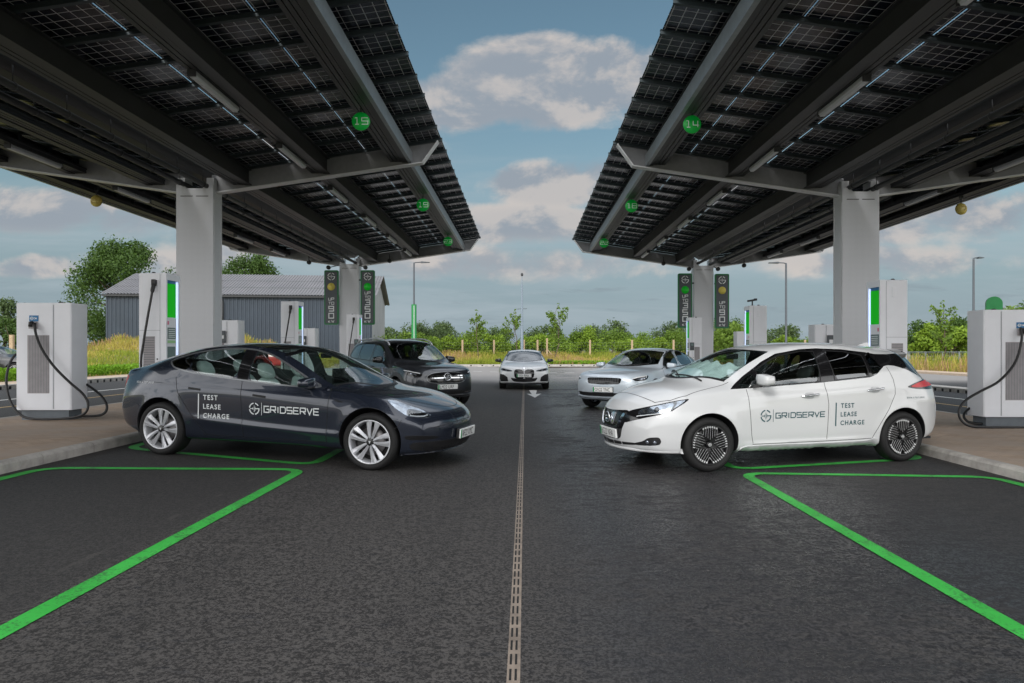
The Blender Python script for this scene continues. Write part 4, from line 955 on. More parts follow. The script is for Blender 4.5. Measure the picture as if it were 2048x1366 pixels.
def low_hedge(x0, x1, y0, y1, h, n, seed, zb, name='low_hedge'):
    r_ = np.random.default_rng(seed); p = np.stack([x0+(x1-x0)*r_.random(n), y0+(y1-y0)*r_.random(n), zb+h*r_.random(n)**.5*(.8+.25*r_.random(n))], 1)
    d = r_.normal(size=(n, 3)); d /= np.linalg.norm(d, axis=1)[:, None]; a = np.cross(d, r_.normal(size=(n, 3))); a /= np.linalg.norm(a, axis=1)[:, None]; b = np.cross(d, a); s = .06*(.7+.6*r_.random(n))[:, None]
    v = np.stack([p-a*s, p-b*s*.6, p+a*s, p+b*s*.6], 1).reshape(-1, 3); o = np_mesh(name, v, np.arange(4*n).reshape(-1, 4), M['hedge_leaf'])
    return o
tag(low_hedge(-20.4, -18.9, 16, 46, .62, 26000, 3, .1), 'low clipped bright green hedge along the left kerb', 'hedge')
tag(low_hedge(1.5, 16, 56.3, 57.6, .55, 11000, 4, .0), 'low bright green hedge along the far kerb right of the white saloon', 'hedge')
# rubble mound by the shed
rr = np.random.default_rng(11); mv = []
b = MB(); 
def mound(x0, x1, yc, hh, seed):
    r_ = np.random.default_rng(seed); xs_ = lin(x0, x1, 40); ys2 = lin(yc-3.5, yc+3.5, 14)
    f_ = lambda x, y: bank(x, y)+g(x)-.1+hh*max(0, 1-((x-(x0+x1)/2)/((x1-x0)/2))**2)**.7*max(0, 1-((y-yc)/3.5)**2)*(.8+.3*math.sin(x*1.7)*math.sin(y*1.3+x)+.12*r_.random())
    return sheet(xs_, ys2, f_, 'earth_mound', M['mound'], 'structure'), f_
M['mound'] = mat('stony_earth', (.30, .23, .16), .95, var=.4, scale=3, bump=.6, bscale=9)
mo, f1 = mound(-33, -13.5, 52, 1.7, 2)
blades(rg, -33, -14, 48.8, 55, 16000, .38, .02, f1, 'mound_grass', [M['grass_straw'], M['grass_straw'], M['grass_green'], M['grass_red']], (.3, .3, .15, .25))

# ---------------------------------------------------------------- fences
M['wire'] = mat('dull_green_wire', (.09, .12, .07), .7, var=0)
def post_fence():
    root = empty('post_fence', 'timber post and wire mesh fence in front of the hedge', 'fence', (0, 0, 0)); y = 64
    us = [790, 858, 925, 988, 1048, 1075, 1094, 1180, 1264, 1347, 1433, 1520, 1610, 1700]
    pos = []
    for u in us:
        p = UV(u, 700, y); z = bank(p.x, y)-.1; h = 1.85 if u != 1094 else 2.0; b = MB(); b.bbox(p.x-.085, p.x+.085, y-.07, y+.07, z-.3, z+h, .012); b.build('post', M['wood'], root); pos.append((p.x, z))
    b = MB(); b.bar((UV(1094, 0, y).x, y, 1.55), (UV(1110, 0, y).x, y, .6), .07, .07); b.build('brace', M['wood'], root)
    b = MB()
    for k in range(6): b.tube([(x, y, z+.25+k*.27) for x, z in pos], .008, 4)
    for k in range(150):
        x = pos[0][0]+(pos[-1][0]-pos[0][0])*k/149; b.tube([(x, y, .6), (x, y, 2.15)], .005, 4)
    b.build('wire_mesh', M['wire'], root)
post_fence()
def mesh_fence():
    y = 48; x0, x1 = 25.8, 40; root = empty('mesh_fence', 'grey steel mesh fence in front of the trees at the right', 'fence', (0, 0, 0)); z = g(x0); n = 12
    for i in range(n+1):
        x = x0+(x1-x0)*i/n; b = MB(); b.box(x-.04, x+.04, y-.03, y+.03, z-.2, z+1.30); b.build('post', M['galv'], root)
    b = MB(); b.tube([(x0, y-.05, z+1.27), (x1, y-.05, z+1.27)], .018, 6)
    for k in range(6): b.tube([(x0, y-.04, z+.1+k*.22), (x1, y-.04, z+.1+k*.22)], .006, 4)
    k = x0
    while k < x1: b.tube([(k, y-.045, z+.05), (k, y-.045, z+1.27)], .006, 4); k += .16
    b.build('mesh_panel', M['galv'], root)
mesh_fence()
# timber post seen at the far left
p = UV(24, 690, 46); b = MB(); b.bbox(-.12, .12, -.1, .1, -.3, 1.45, .015); t = tag(b.build('timber_post', M['wood']), 'short pale timber post at the far left edge', 'post'); t.location = (p.x, 46, 1.0)

# ---------------------------------------------------------------- lamps and poles
M['mast'] = mat('grey_mast', (.17, .21, .25), .5, metal=.2)
def street_lamp(u, y, vtop, label, arm, banner=None, head=.5):
    x = (u-1050)/1365*y; zt = CAMZ+(700-vtop)/1365*y; z0 = g(x)
    t = empty('street_lamp', label, 'street lamp', (x, y, z0), 0, 'grey street lamps'); h = zt-z0
    b = MB(); b.lathe([(.11, 0), (.11, 1.2), (.075, 1.3), (.06, h-.1), (.045, h), (0, h)], n=14); b.build('pole', M['pole'], t)
    b = MB(); b.tube([(0, 0, h-.05), (arm*.12, 0, h), (arm*.5, 0, h+.02)], .035, 8); b.build('arm', M['pole'], t)
    b = MB(); e = arm*.5; b.prism([(e, h-.04), (e+arm*.62, h-.015), (e+arm*.66, h+.02), (e+arm*.1, h+.07), (e, h+.06)], 'y', -.13, .13); b.build('lamp_head', M['pole'], t)
    if banner:
        za, zb = [CAMZ+(700-v)/1365*y-z0 for v in banner]; b = MB(); b.prism([(.19*math.cos(R(a)), .19*math.sin(R(a))) for a in range(0, 360, 30)], 'z', za, zb)
        b.build('green_sleeve', M['green_sleeve'], t)
        q = MB(); q.box(.02, .05, -.198, -.18, za+.1, zb-.1); q.build('white_stripe', M['white_plastic'], t)
    return t
M['green_sleeve'] = mat('green_sleeve', (.015, .20, .05), .35, var=.05)
street_lamp(828, 50, 525, 'grey street lamp with a green sleeve behind the grey sport utility car', 1, (715, 609))
street_lamp(1572, 45, 526, 'grey street lamp with its arm pointing left behind the white hatchback', -1)
street_lamp(1947, 45, 516, 'grey street lamp at the far right above the charger cabinet', .55)
t = street_lamp.__class__ and None
b = MB(); b.box(-.09, .09, -.13, -.05, 1.9, 2.75)
x, y = (1044-1050)/1365*57, 57; t = empty('camera_pole', 'tall slim grey camera pole behind the white saloon', 'pole', (x, y, .1)); h = CAMZ+(700-552)/1365*57-.1
q = MB(); q.lathe([(.13, 0), (.13, 3.0), (.085, 3.15), (.075, h-.8), (.04, h-.7), (.03, h), (0, h)], n=12); q.build('pole', M['mast'], t)
q = MB(); q.bar((-.42, 0, 4.75), (.42, 0, 4.78), .05, .04); q.build('cross_arm', M['pole'], t)
q = MB(); q.lathe([(0, 0), (.09, .04), (.11, .16), (.07, .26), (0, .28)], (.0, 0, h-.02), n=12); q.build('camera_dome', M['dark_steel'], t)
# ---------------------------------------------------------------- cars: lofted bodies with real openings
def curve(pts, ends=None):
    """monotone cubic through (x, value) points"""
    x = np.array([p[0] for p in pts], float); y = np.array([p[1] for p in pts], float)
    if ends: x = np.arcsin(np.sqrt(np.clip(x/ends, 0, 1)))
    h = np.diff(x); d = np.diff(y)/h; m = np.zeros_like(y); m[0], m[-1] = d[0], d[-1]
    for i in range(1, len(x)-1):
        if d[i-1]*d[i] > 0: w1, w2 = 2*h[i]+h[i-1], h[i]+2*h[i-1]; m[i] = (w1+w2)/(w1/d[i-1]+w2/d[i])
    def f(q):
        q = np.asarray(q, float)
        if ends: q = np.arcsin(np.sqrt(np.clip(q/ends, 0, 1)))
        q = np.clip(q, x[0], x[-1]); k = np.clip(np.searchsorted(x, q)-1, 0, len(h)-1); t = (q-x[k])/h[k]
        return (1+2*t)*(1-t)**2*y[k]+t*(1-t)**2*h[k]*m[k]+t*t*(3-2*t)*y[k+1]+t*t*(t-1)*h[k]*m[k+1]
    return f
def in_poly(P, poly):
    x, y = P[:, 0], P[:, 1]; r = np.zeros(len(P), bool); n = len(poly)
    for i in range(n):
        x0, y0 = poly[i-1]; x1, y1 = poly[i]
        c = (y0 > y) != (y1 > y)
        with np.errstate(divide='ignore', invalid='ignore'): r ^= c & (x < (x1-x0)*(y-y0)/(y1-y0+1e-12)+x0)
    return r
def near_poly(P, poly):
    best = np.full(len(P), 1e9); Q = P.copy(); n = len(poly)
    for i in range(n):
        a = np.array(poly[i-1]); b = np.array(poly[i]); ab = b-a
        t = np.clip(((P-a)@ab)/max(ab@ab, 1e-12), 0, 1); q = a+t[:, None]*ab; d = np.linalg.norm(P-q, axis=1); k = d < best
        best[k] = d[k]; Q[k] = q[k]
    return Q, best
def smooth_poly(pts, n=6, closed=True, corner=()):
    """round the outline a little: Chaikin, keeping the listed corners"""
    p = [Vector(q) for q in pts]
    for _ in range(2):
        o = []; m = len(p)
        for i in range(m):
            a, b = p[i], p[(i+1) % m]; o += [a*.82+b*.18, a*.18+b*.82]
        p = o
    return [(v.x, v.y) for v in p]
def fill2(poly, res):
    bm = bmesh.new(); bm.faces.new([bm.verts.new((p[0], p[1], 0)) for p in poly]); bmesh.ops.triangulate(bm, faces=bm.faces[:])
    for _ in range(7):
        e = [e for e in bm.edges if e.calc_length() > res*1.5]
        if not e: break
        bmesh.ops.subdivide_edges(bm, edges=e, cuts=1); bmesh.ops.triangulate(bm, faces=bm.faces[:])
    bm.verts.index_update(); r = [Vector(v.co[:2]) for v in bm.verts], [tuple(v.index for v in f.verts) for f in bm.faces]; bm.free(); return r

class Car:
    def __init__(s, name, label, sp, loc, rz, pitch=0, group=None):
        s.sp = sp; s.root = empty(name, label, 'car', loc, 0, group); s.root.rotation_euler = (0, pitch, rz); s.build_shell()
    # -- the shell
    def build_shell(s):
        sp = s.sp; L = sp['L']; N = sp.get('N', 260)
        C = {k: curve(sp[k], L) for k in ('zt', 'zb', 'w', 'zw', 'zbelt', 'wbelt', 'zc', 'wc')}; s.C = C
        t = np.linspace(0, 1, N); S = np.clip(L*(.12*t+.88*np.sin(np.pi*t/2)**2), 1e-5, L-1e-5)
        nseg = sp.get('nseg', (6, 5, 9, 11, 14, 28, 26))
        zt, zb = C['zt'](S), C['zb'](S); zb = np.minimum(zb, zt-.002); w = C['w'](S)
        zc = np.clip(C['zc'](S), zb, zt-.001); zbelt = np.clip(C['zbelt'](S), zb, zc); zw = np.clip(C['zw'](S), zb+.35*(zbelt-zb), zb+.97*(zbelt-zb)+1e-4)
        wb = np.minimum(C['wbelt'](S), w-.004); wc = np.minimum(C['wc'](S), wb-.01)
        hs = np.minimum(.05, (zw-zb)*.3); ws = w-sp.get('tuck', .055)
        K = [(0*S, zb), (ws-.12, zb), (ws, zb+hs*.7), (w-.014, zb+(zw-zb)*.45), (w, zw), (wb, zbelt), (wc, zc), (0*S, zt)]
        cols = []
        gb = sp.get('glass_bulge', .018); sb = sp.get('side_bulge', .014); cp = sp.get('crown', 2.3)
        for k in range(7):
            (y0, z0), (y1, z1) = K[k], K[k+1]
            for q in range(nseg[k]):
                u = q/nseg[k]; y = y0+(y1-y0)*u; z = z0+(z1-z0)*u; bl = 4*u*(1-u)
                if k == 5: y = y+gb*bl*np.clip((zc-zbelt)/.3, 0, 1)
                if k == 4: y = y+sb*bl
                if k == 6:
                    u2 = math.sin(u*math.pi/2); y = wc*(1-u2) if False else wc*(1-u); z = zc+(zt-zc)*(1-(np.clip(y/np.maximum(wc, 1e-6), 0, 1))**cp)
                cols.append(np.stack([y, z], 1))
        cols.append(np.stack([0*S, zt], 1)); G = np.stack(cols, 1)                       # N x M x 2
        for _ in range(sp.get('smooth', 9)):
            H = G.copy(); H[:, 1:-1] = .5*G[:, 1:-1]+.25*(G[:, :-2]+G[:, 2:])
            H[:, 0, 1] = .5*G[:, 0, 1]+.5*G[:, 1, 1]; H[:, -1, 1] = .5*G[:, -1, 1]+.5*G[:, -2, 1]; G = H
        for _ in range(3): G[1:-1] = .5*G[1:-1]+.25*(G[:-2]+G[2:])
        for _ in range(26):
            for a_, b_ in ((1, 64), (N-50, N-1)): G[a_:b_, 1:-1] = .5*G[a_:b_, 1:-1]+.25*(G[a_-1:b_-1, 1:-1]+G[a_+1:b_+1, 1:-1])
        for e_ in (0, -1): G[e_, :, 1] = (zt[e_]+zb[e_])/2
        y, z = G[..., 0], G[..., 1]; x = np.repeat(S[:, None], G.shape[1], 1)
        # creases and flares
        m = np.clip((y-.6*w[:, None])/(.15*w[:, None]), 0, 1)
        for (pts, amp, wd) in sp.get('creases', ()):
            f = curve(pts); zz = f(x); k = (z-zz)/wd; on = np.clip((x-pts[0][0])/.35, 0, 1)*np.clip((pts[-1][0]-x)/.35, 0, 1)
            y = y+amp*m*on*np.where(k > 0, np.exp(-k*k*.5*9), np.exp(-k*k*.5))*1.0
        for xw in sp['axles']:
            r = np.sqrt((x-xw)**2+(z-sp['rw'])**2); y = y+sp.get('flare', .012)*m*np.exp(-((r-sp['arch'])/.075)**2)*(z < sp['rw']+sp['arch']*1.6)
        for f in sp.get('mods', ()): x, y, z = f(x, y, z)
        Wm = max(w); fr = np.clip(1-x/sp.get('sF', 1.0), 0, 1)**2; rr = np.clip(1-(L-x)/sp.get('sR', 1.0), 0, 1)**2; q = np.clip(y/Wm, 0, 1.2)
        x = x+sp.get('bowF', .3)*q**sp.get('pF', 2.6)*fr-sp.get('bowR', .35)*q**sp.get('pR', 2.6)*rr
        s.N, s.Mn = x.shape; s.V = np.stack([x, y, z], -1).reshape(-1, 3)
        i, j = np.meshgrid(np.arange(s.N-1), np.arange(s.Mn-1), indexing='ij'); a = i*s.Mn+j
        s.F = np.stack([a, a+s.Mn, a+s.Mn+1, a+1], -1).reshape(-1, 4)                    # outward for y > 0
        fn = np.cross(s.V[s.F[:, 2]]-s.V[s.F[:, 0]], s.V[s.F[:, 3]]-s.V[s.F[:, 1]])
        cen = s.V[s.F].mean(1); 
        if (fn*(cen-np.array([L/2, 0, .6]))).sum() < 0: s.F = s.F[:, ::-1]; fn = -fn
        vn = np.zeros_like(s.V)
        for k in range(4): np.add.at(vn, s.F[:, k], fn)
        # the centre line is shared with the mirrored half
        on = np.abs(s.V[:, 1]) < 1e-6; vn[on, 1] = 0
        s.VN = vn/np.maximum(np.linalg.norm(vn, axis=1), 1e-12)[:, None]; s.V0 = s.V.copy(); s.own = np.full(len(s.F), 'body', object)
        VN = s.VN.reshape(s.N, s.Mn, 3); Vg = s.V.reshape(s.N, s.Mn, 3)
        for r in (0, -1):                                  # upper and lower skins meet here: share their normals
            yy = Vg[r, :, 1]; jm = int(np.argmax(yy)); lo, up = slice(0, jm+1), slice(jm, s.Mn); nl, nu = VN[r, lo].copy(), VN[r, up].copy()
            il = np.stack([np.interp(yy[up], yy[lo], nl[:, k]) for k in range(3)], 1); iu = np.stack([np.interp(yy[lo], yy[up][::-1], nu[::-1, k]) for k in range(3)], 1)
            VN[r, lo] = nl+iu; VN[r, up] = nu+il; VN[r] /= np.linalg.norm(VN[r], axis=1)[:, None]+1e-9
        s.VN = VN.reshape(-1, 3)
        s.fj = np.tile(np.arange(s.Mn-1), s.N-1)
        Vm = s.V0*np.array([1, -1, 1]); n = len(s.V)
        s.bvh = BVHTree.FromPolygons([tuple(v) for v in s.V0]+[tuple(v) for v in Vm], [tuple(map(int, f)) for f in s.F]+[tuple(int(q)+n for q in f[::-1]) for f in s.F])
    def cut(s, name, poly, ax=(0, 2), mask=None, frm=('body',), snap=True, res=.05):
        P = s.V[:, list(ax)]; cen = s.V[s.F].mean(1); fn = s.VN[s.F].mean(1)
        ok = np.isin(s.own.astype(str), frm)
        if ax == (0, 2): ok &= np.abs(fn[:, 1]) > .25
        if ax == (0, 1): ok &= fn[:, 2] > .12
        if ax == (1, 2): ok &= np.abs(fn[:, 0]) > .2
        if mask is not None: ok &= mask(cen, fn)
        ins = ok & in_poly(cen[:, list(ax)], poly)
        s.own[ins] = name
        if snap and ins.any():
            vin = np.zeros(len(s.V), bool); vin[s.F[ins].ravel()] = True; vo = np.zeros(len(s.V), bool); vo[s.F[~ins].ravel()] = True
            b = np.where(vin & vo)[0]; q, d = near_poly(P[b], poly); k = d < res; b, q = b[k], q[k]
            k = np.abs(s.V[b, 1]) > 1e-6; b, q = b[k], q[k]
            o = ({0, 1, 2}-set(ax)).pop(); s.V[b[:, None], np.array(ax)[None]] = q
            for i in b:                                    # back onto the true surface
                v = s.V[i]; mode = {1: 'side', 2: 'top', 0: 'front' if v[0] < s.sp['L']/2 else 'rear'}[o]
                h, _ = s.hit(v[ax[0]], v[ax[1]], mode)
                if h is not None and abs(h[o]-v[o]) < .05: s.V[i, o] = h[o]
        return s
    def part(s, own, name, m, parent=None, side=0, off=0, solid=None):
        """link the faces owned by a region; side 0 both halves in one mesh, +1 / -1 one half"""
        f = s.F[s.own == own]
        if not len(f): return None
        ids, inv = np.unique(f, return_inverse=True); f = inv.reshape(-1, 4); v = s.V[ids]+s.VN[ids]*off; n = s.VN[ids]
        fl = np.array([1, -1, 1]); Vs, Fs, Ns = [], [], []
        if side >= 0: Vs.append(v); Fs.append(f); Ns.append(n)
        if side <= 0: Fs.append(f[:, ::-1]+(len(v) if side == 0 else 0)); Vs.append(v*fl); Ns.append(n*fl)
        V, F_, Nn = np.concatenate(Vs), np.concatenate(Fs), np.concatenate(Ns)
        if solid:                                          # inner skin with its own dark lining
            nv, nf = len(V), len(F_); V = np.concatenate([V, V-Nn*.016]); F_ = np.concatenate([F_, F_[:, ::-1]+nv]); Nn = np.concatenate([Nn, -Nn])
        o = np_mesh(name, V, F_, [m, solid] if solid else m, parent or s.root, True)
        if solid: o.data.polygons.foreach_set('material_index', np.repeat([0, 1], nf).astype(np.int32))
        o.data.normals_split_custom_set_from_vertices([tuple(q) for q in Nn])
        return o
    # -- things laid on the shell
    def hit(s, a, b, mode, side=1):
        if mode == 'side': o, d = Vector((a, side*3, b)), Vector((0, -side, 0))
        elif mode == 'front': o, d = Vector((-2, a, b)), Vector((1, 0, 0))
        elif mode == 'rear': o, d = Vector((8, a, b)), Vector((-1, 0, 0))
        elif mode == 'top': o, d = Vector((a, b, 4)), Vector((0, 0, -1))
        else:                                     # ('q', deg): from the front quarter
            c, sn = math.cos(R(mode[1])), math.sin(R(mode[1])); d = Vector((c, -side*sn, 0)); e = Vector((sn, side*c, 0)); o = e*a-d*6+Vector((0, 0, b))
        h = s.bvh.ray_cast(o, d, 12)
        if h[0] is None:
            h = s.bvh.find_nearest(o+d*(3 if mode == 'side' else 2 if mode == 'front' else 6), 9); return h[0], -d
        n = h[1] if h[1].dot(d) < 0 else -h[1]; return h[0], n
    def drape(s, p2, mode, off, m, name, parent=None, side=1, thick=0, smooth=True):
        vs, fs = p2; V = []; Nn = []
        for v in vs:
            p, n = s.hit(v[0], v[1], mode, side); V.append(p+n*off); Nn.append(n)
        b = MB(); b.add(V, fs, 0, smooth)
        if thick:                                  # close the edge down into the body
            ec = {}
            for f in fs:
                for i in range(len(f)):
                    e = (f[i], f[(i+1) % len(f)]); k = tuple(sorted(e)); ec[k] = None if k in ec else e
            for e in ec.values():
                if e: b.add([V[e[0]], V[e[1]], V[e[1]]-Nn[e[1]]*thick, V[e[0]]-Nn[e[0]]*thick], [(0, 1, 2, 3)])
        o = b.build(name, m, parent or s.root); return o
    def patch(s, poly, mode, off, m, name, parent=None, side=1, res=.04, thick=.012, rnd=True):
        return s.drape(fill2(smooth_poly(poly) if rnd else poly, res), mode, off, m, name, parent, side, thick)
    def strip(s, pl, w, mode, off, m, name, parent=None, side=1, closed=False, step=.03, thick=0):
        d = []; L_ = list(pl)+([pl[0]] if closed else [])
        for a, b in zip(L_[:-1], L_[1:]):
            a, b = Vector(a), Vector(b); k = max(1, int((b-a).length/step)); d += [a+(b-a)*i/k for i in range(k)]
        d.append(Vector(L_[-1])); return s.drape(ribbon2(d, w, closed), mode, off, m, name, parent, side, thick)
    # -- wheels
    def wheels(s, style, rimr, mrim, mdark, steer=0, tw=.235, face=None):
        sp = s.sp
        for ai, xw in enumerate(sp['axles']):
            for sd in (1, -1):
                w = empty('wheel', None, None); del_ = w; w.parent = s.root; w.location = (xw, sd*sp.get('track', .79), sp['rw']); w.rotation_euler = (0, 0, (0 if sd > 0 else math.pi)+(R(steer) if ai == 0 else 0))
                make_wheel(w, sp['rw'], rimr, tw, style, mrim, mdark)
    def arches(s, m, lip=None):
        sp = s.sp; ra = sp['arch']
        for xw in sp['axles']:
            for sd in (1, -1):
                b = MB(); vs = []; n = 44
                zc = sp['rw']+sp.get('arch_dz', .02)
                for i in range(n+1):
                    a = R(-28+236*i/n); x, z = xw+ra*math.cos(a), zc+ra*math.sin(a)
                    p, _ = s.hit(x, max(z, .17), 'side', sd); y = p.y
                    vs += [(x, y-sd*.004, z), (x, y-sd*.03, z), (xw+(ra+.012)*math.cos(a), sd*.42, zc+(ra+.012)*math.sin(a)), (xw, sd*.42, zc)]
                b.add(vs, [(i*4+k, i*4+k+1, i*4+5+k, i*4+4+k) for i in range(n) for k in range(3)], 0, True); b.build('arch_liner', m, s.root)
    def cut_arches(s):
        sp = s.sp
        for xw in sp['axles']:
            zc = sp['rw']+sp.get('arch_dz', .02); poly = [(xw+sp['arch']*math.cos(R(a)), zc+sp['arch']*math.sin(R(a))) for a in range(0, 360, 6)]
            s.cut('gone', poly, (0, 2), lambda c, n: (np.abs(c[:, 1]) > .5))
            s.cut('gone', poly, (0, 2), lambda c, n: (np.abs(c[:, 1]) > .5) & (c[:, 2] < zc), frm=('body',), snap=False)
            c = s.V[s.F].mean(1); k = (np.hypot(c[:, 0]-xw, c[:, 2]-zc) < sp['arch']*1.0) & (np.abs(c[:, 1]) > .45) & (c[:, 2] < .36); s.own[k] = 'gone'
    def plate(s, txt, z, x=None, y=0, lean=0, mode='front'):
        p, n = s.hit(y, z, 'front'); x = (p.x-.035) if x is None else x
        b = MB(); b.bbox(-.010, .010, -.26, .26, -.0555, .0555, .004); t = b.build('number_plate', M['plate_white'], s.root); t.location = (x+.012, y, z); t.rotation_euler = (0, R(lean), 0)
        q = MB(); q.box(-.0115, -.0095, .222, .257, -.052, .052); q.build('green_flash', M['plate_green'], t)
        v, f, w = font_text(txt, .079, .72, 1.05); k = min(1, .44/w); v = [Vector((a.x*k, a.y)) for a in v]
        vs, fs = flat((v, f), (-.0118, .205, -.039), (0, -1, 0), (0, 0, 1)); MB().add(vs, fs).build('registration', M['black_ink'], t)
        q = MB(); q.bbox(.0101, .045, -.265, .265, -.06, .06, .004); q.build('plate_holder', M['plastic_black'], t)
        return t
    def mirror(s, c, size, m, mode=1, arm=None):
        for sd in (1, -1):
            b = bmesh.new(); bmesh.ops.create_cube(b, size=2); bmesh.ops.subdivide_edges(b, edges=b.edges[:], cuts=3, use_grid_fill=True)
            for v in b.verts:
                d = Vector(v.co); q = max(abs(d.x), abs(d.y), abs(d.z)); d = d*(.55+.45*q/d.length); x, y, z = d
                fx = 1 if x < 0 else .55
                v.co = (c[0]+x*size[0]*fx, sd*(c[1]+y*size[1]), c[2]+z*size[2]*(1-.22*y)+(0 if z > 0 else -.006*(y-1)))
            k = MB(); k.bm(b, 0, True); o = k.build('wing_mirror', m, s.root)
            q = MB(); gx = c[0]+size[0]*.42; q.prism([(sd*(c[1]-size[1]*.75), c[2]-size[2]*.62), (sd*(c[1]+size[1]*.75), c[2]-size[2]*.5), (sd*(c[1]+size[1]*.75), c[2]+size[2]*.5), (sd*(c[1]-size[1]*.75), c[2]+size[2]*.66)], 'x', gx, gx+.012); q.build('mirror_glass', M['mirror'], o)
            q = MB(); q.bar((c[0]+.01, sd*(c[1]-size[1]*.6), c[2]-size[2]*.75), arm and (arm[0], sd*arm[1], arm[2]) or (c[0]+.06, sd*(c[1]-.22), c[2]-.08), .10, .035); q.build('mirror_arm', M['plastic_black'], o)
    def seat(s, x, y, m, z=.30, lean=.28, headrest=True, w=.25, hz=.62):
        t = MB()
        def loft(secs):
            n = 16; vs = []
            for (c, hw, th, rot) in secs:
                for k in range(n):
                    a = 2*math.pi*k/n; p = math.copysign(abs(math.cos(a))**.5, math.cos(a))*hw; q = math.copysign(abs(math.sin(a))**.6, math.sin(a))*th
                    vs.append((c[0]+q*math.cos(rot), y+p, c[2]+q*math.sin(rot)*-1))
            t.add(vs, [(i*n+k, i*n+(k+1) % n, (i+1)*n+(k+1) % n, (i+1)*n+k) for i in range(len(secs)-1) for k in range(n)]+[tuple(range(n)), tuple((len(secs)-1)*n+k for k in range(n))], 0, True)
        rt = -lean
        B = lambda q: (x+.10+q*math.sin(lean), 0, z+.12+q*math.cos(lean))
        loft([(B(0), w*.9, .07, rt), (B(.05), w, .085, rt), (B(.28), w, .08, rt), (B(.46), w*.95, .065, rt), (B(.56), w*.72, .05, rt), (B(.59), w*.5, .035, rt)])
        loft([(B(.585), .05, .03, rt), (B(.60), .10, .045, rt), (B(.64), .135, .06, rt), (B(.70), .135, .06, rt), (B(.76), .11, .05, rt), (B(.785), .06, .03, rt)])
        t.box(x-.38, x+.12, y-w, y+w, z-.05, z+.14); o = t.build('seat', m, s.root); return o

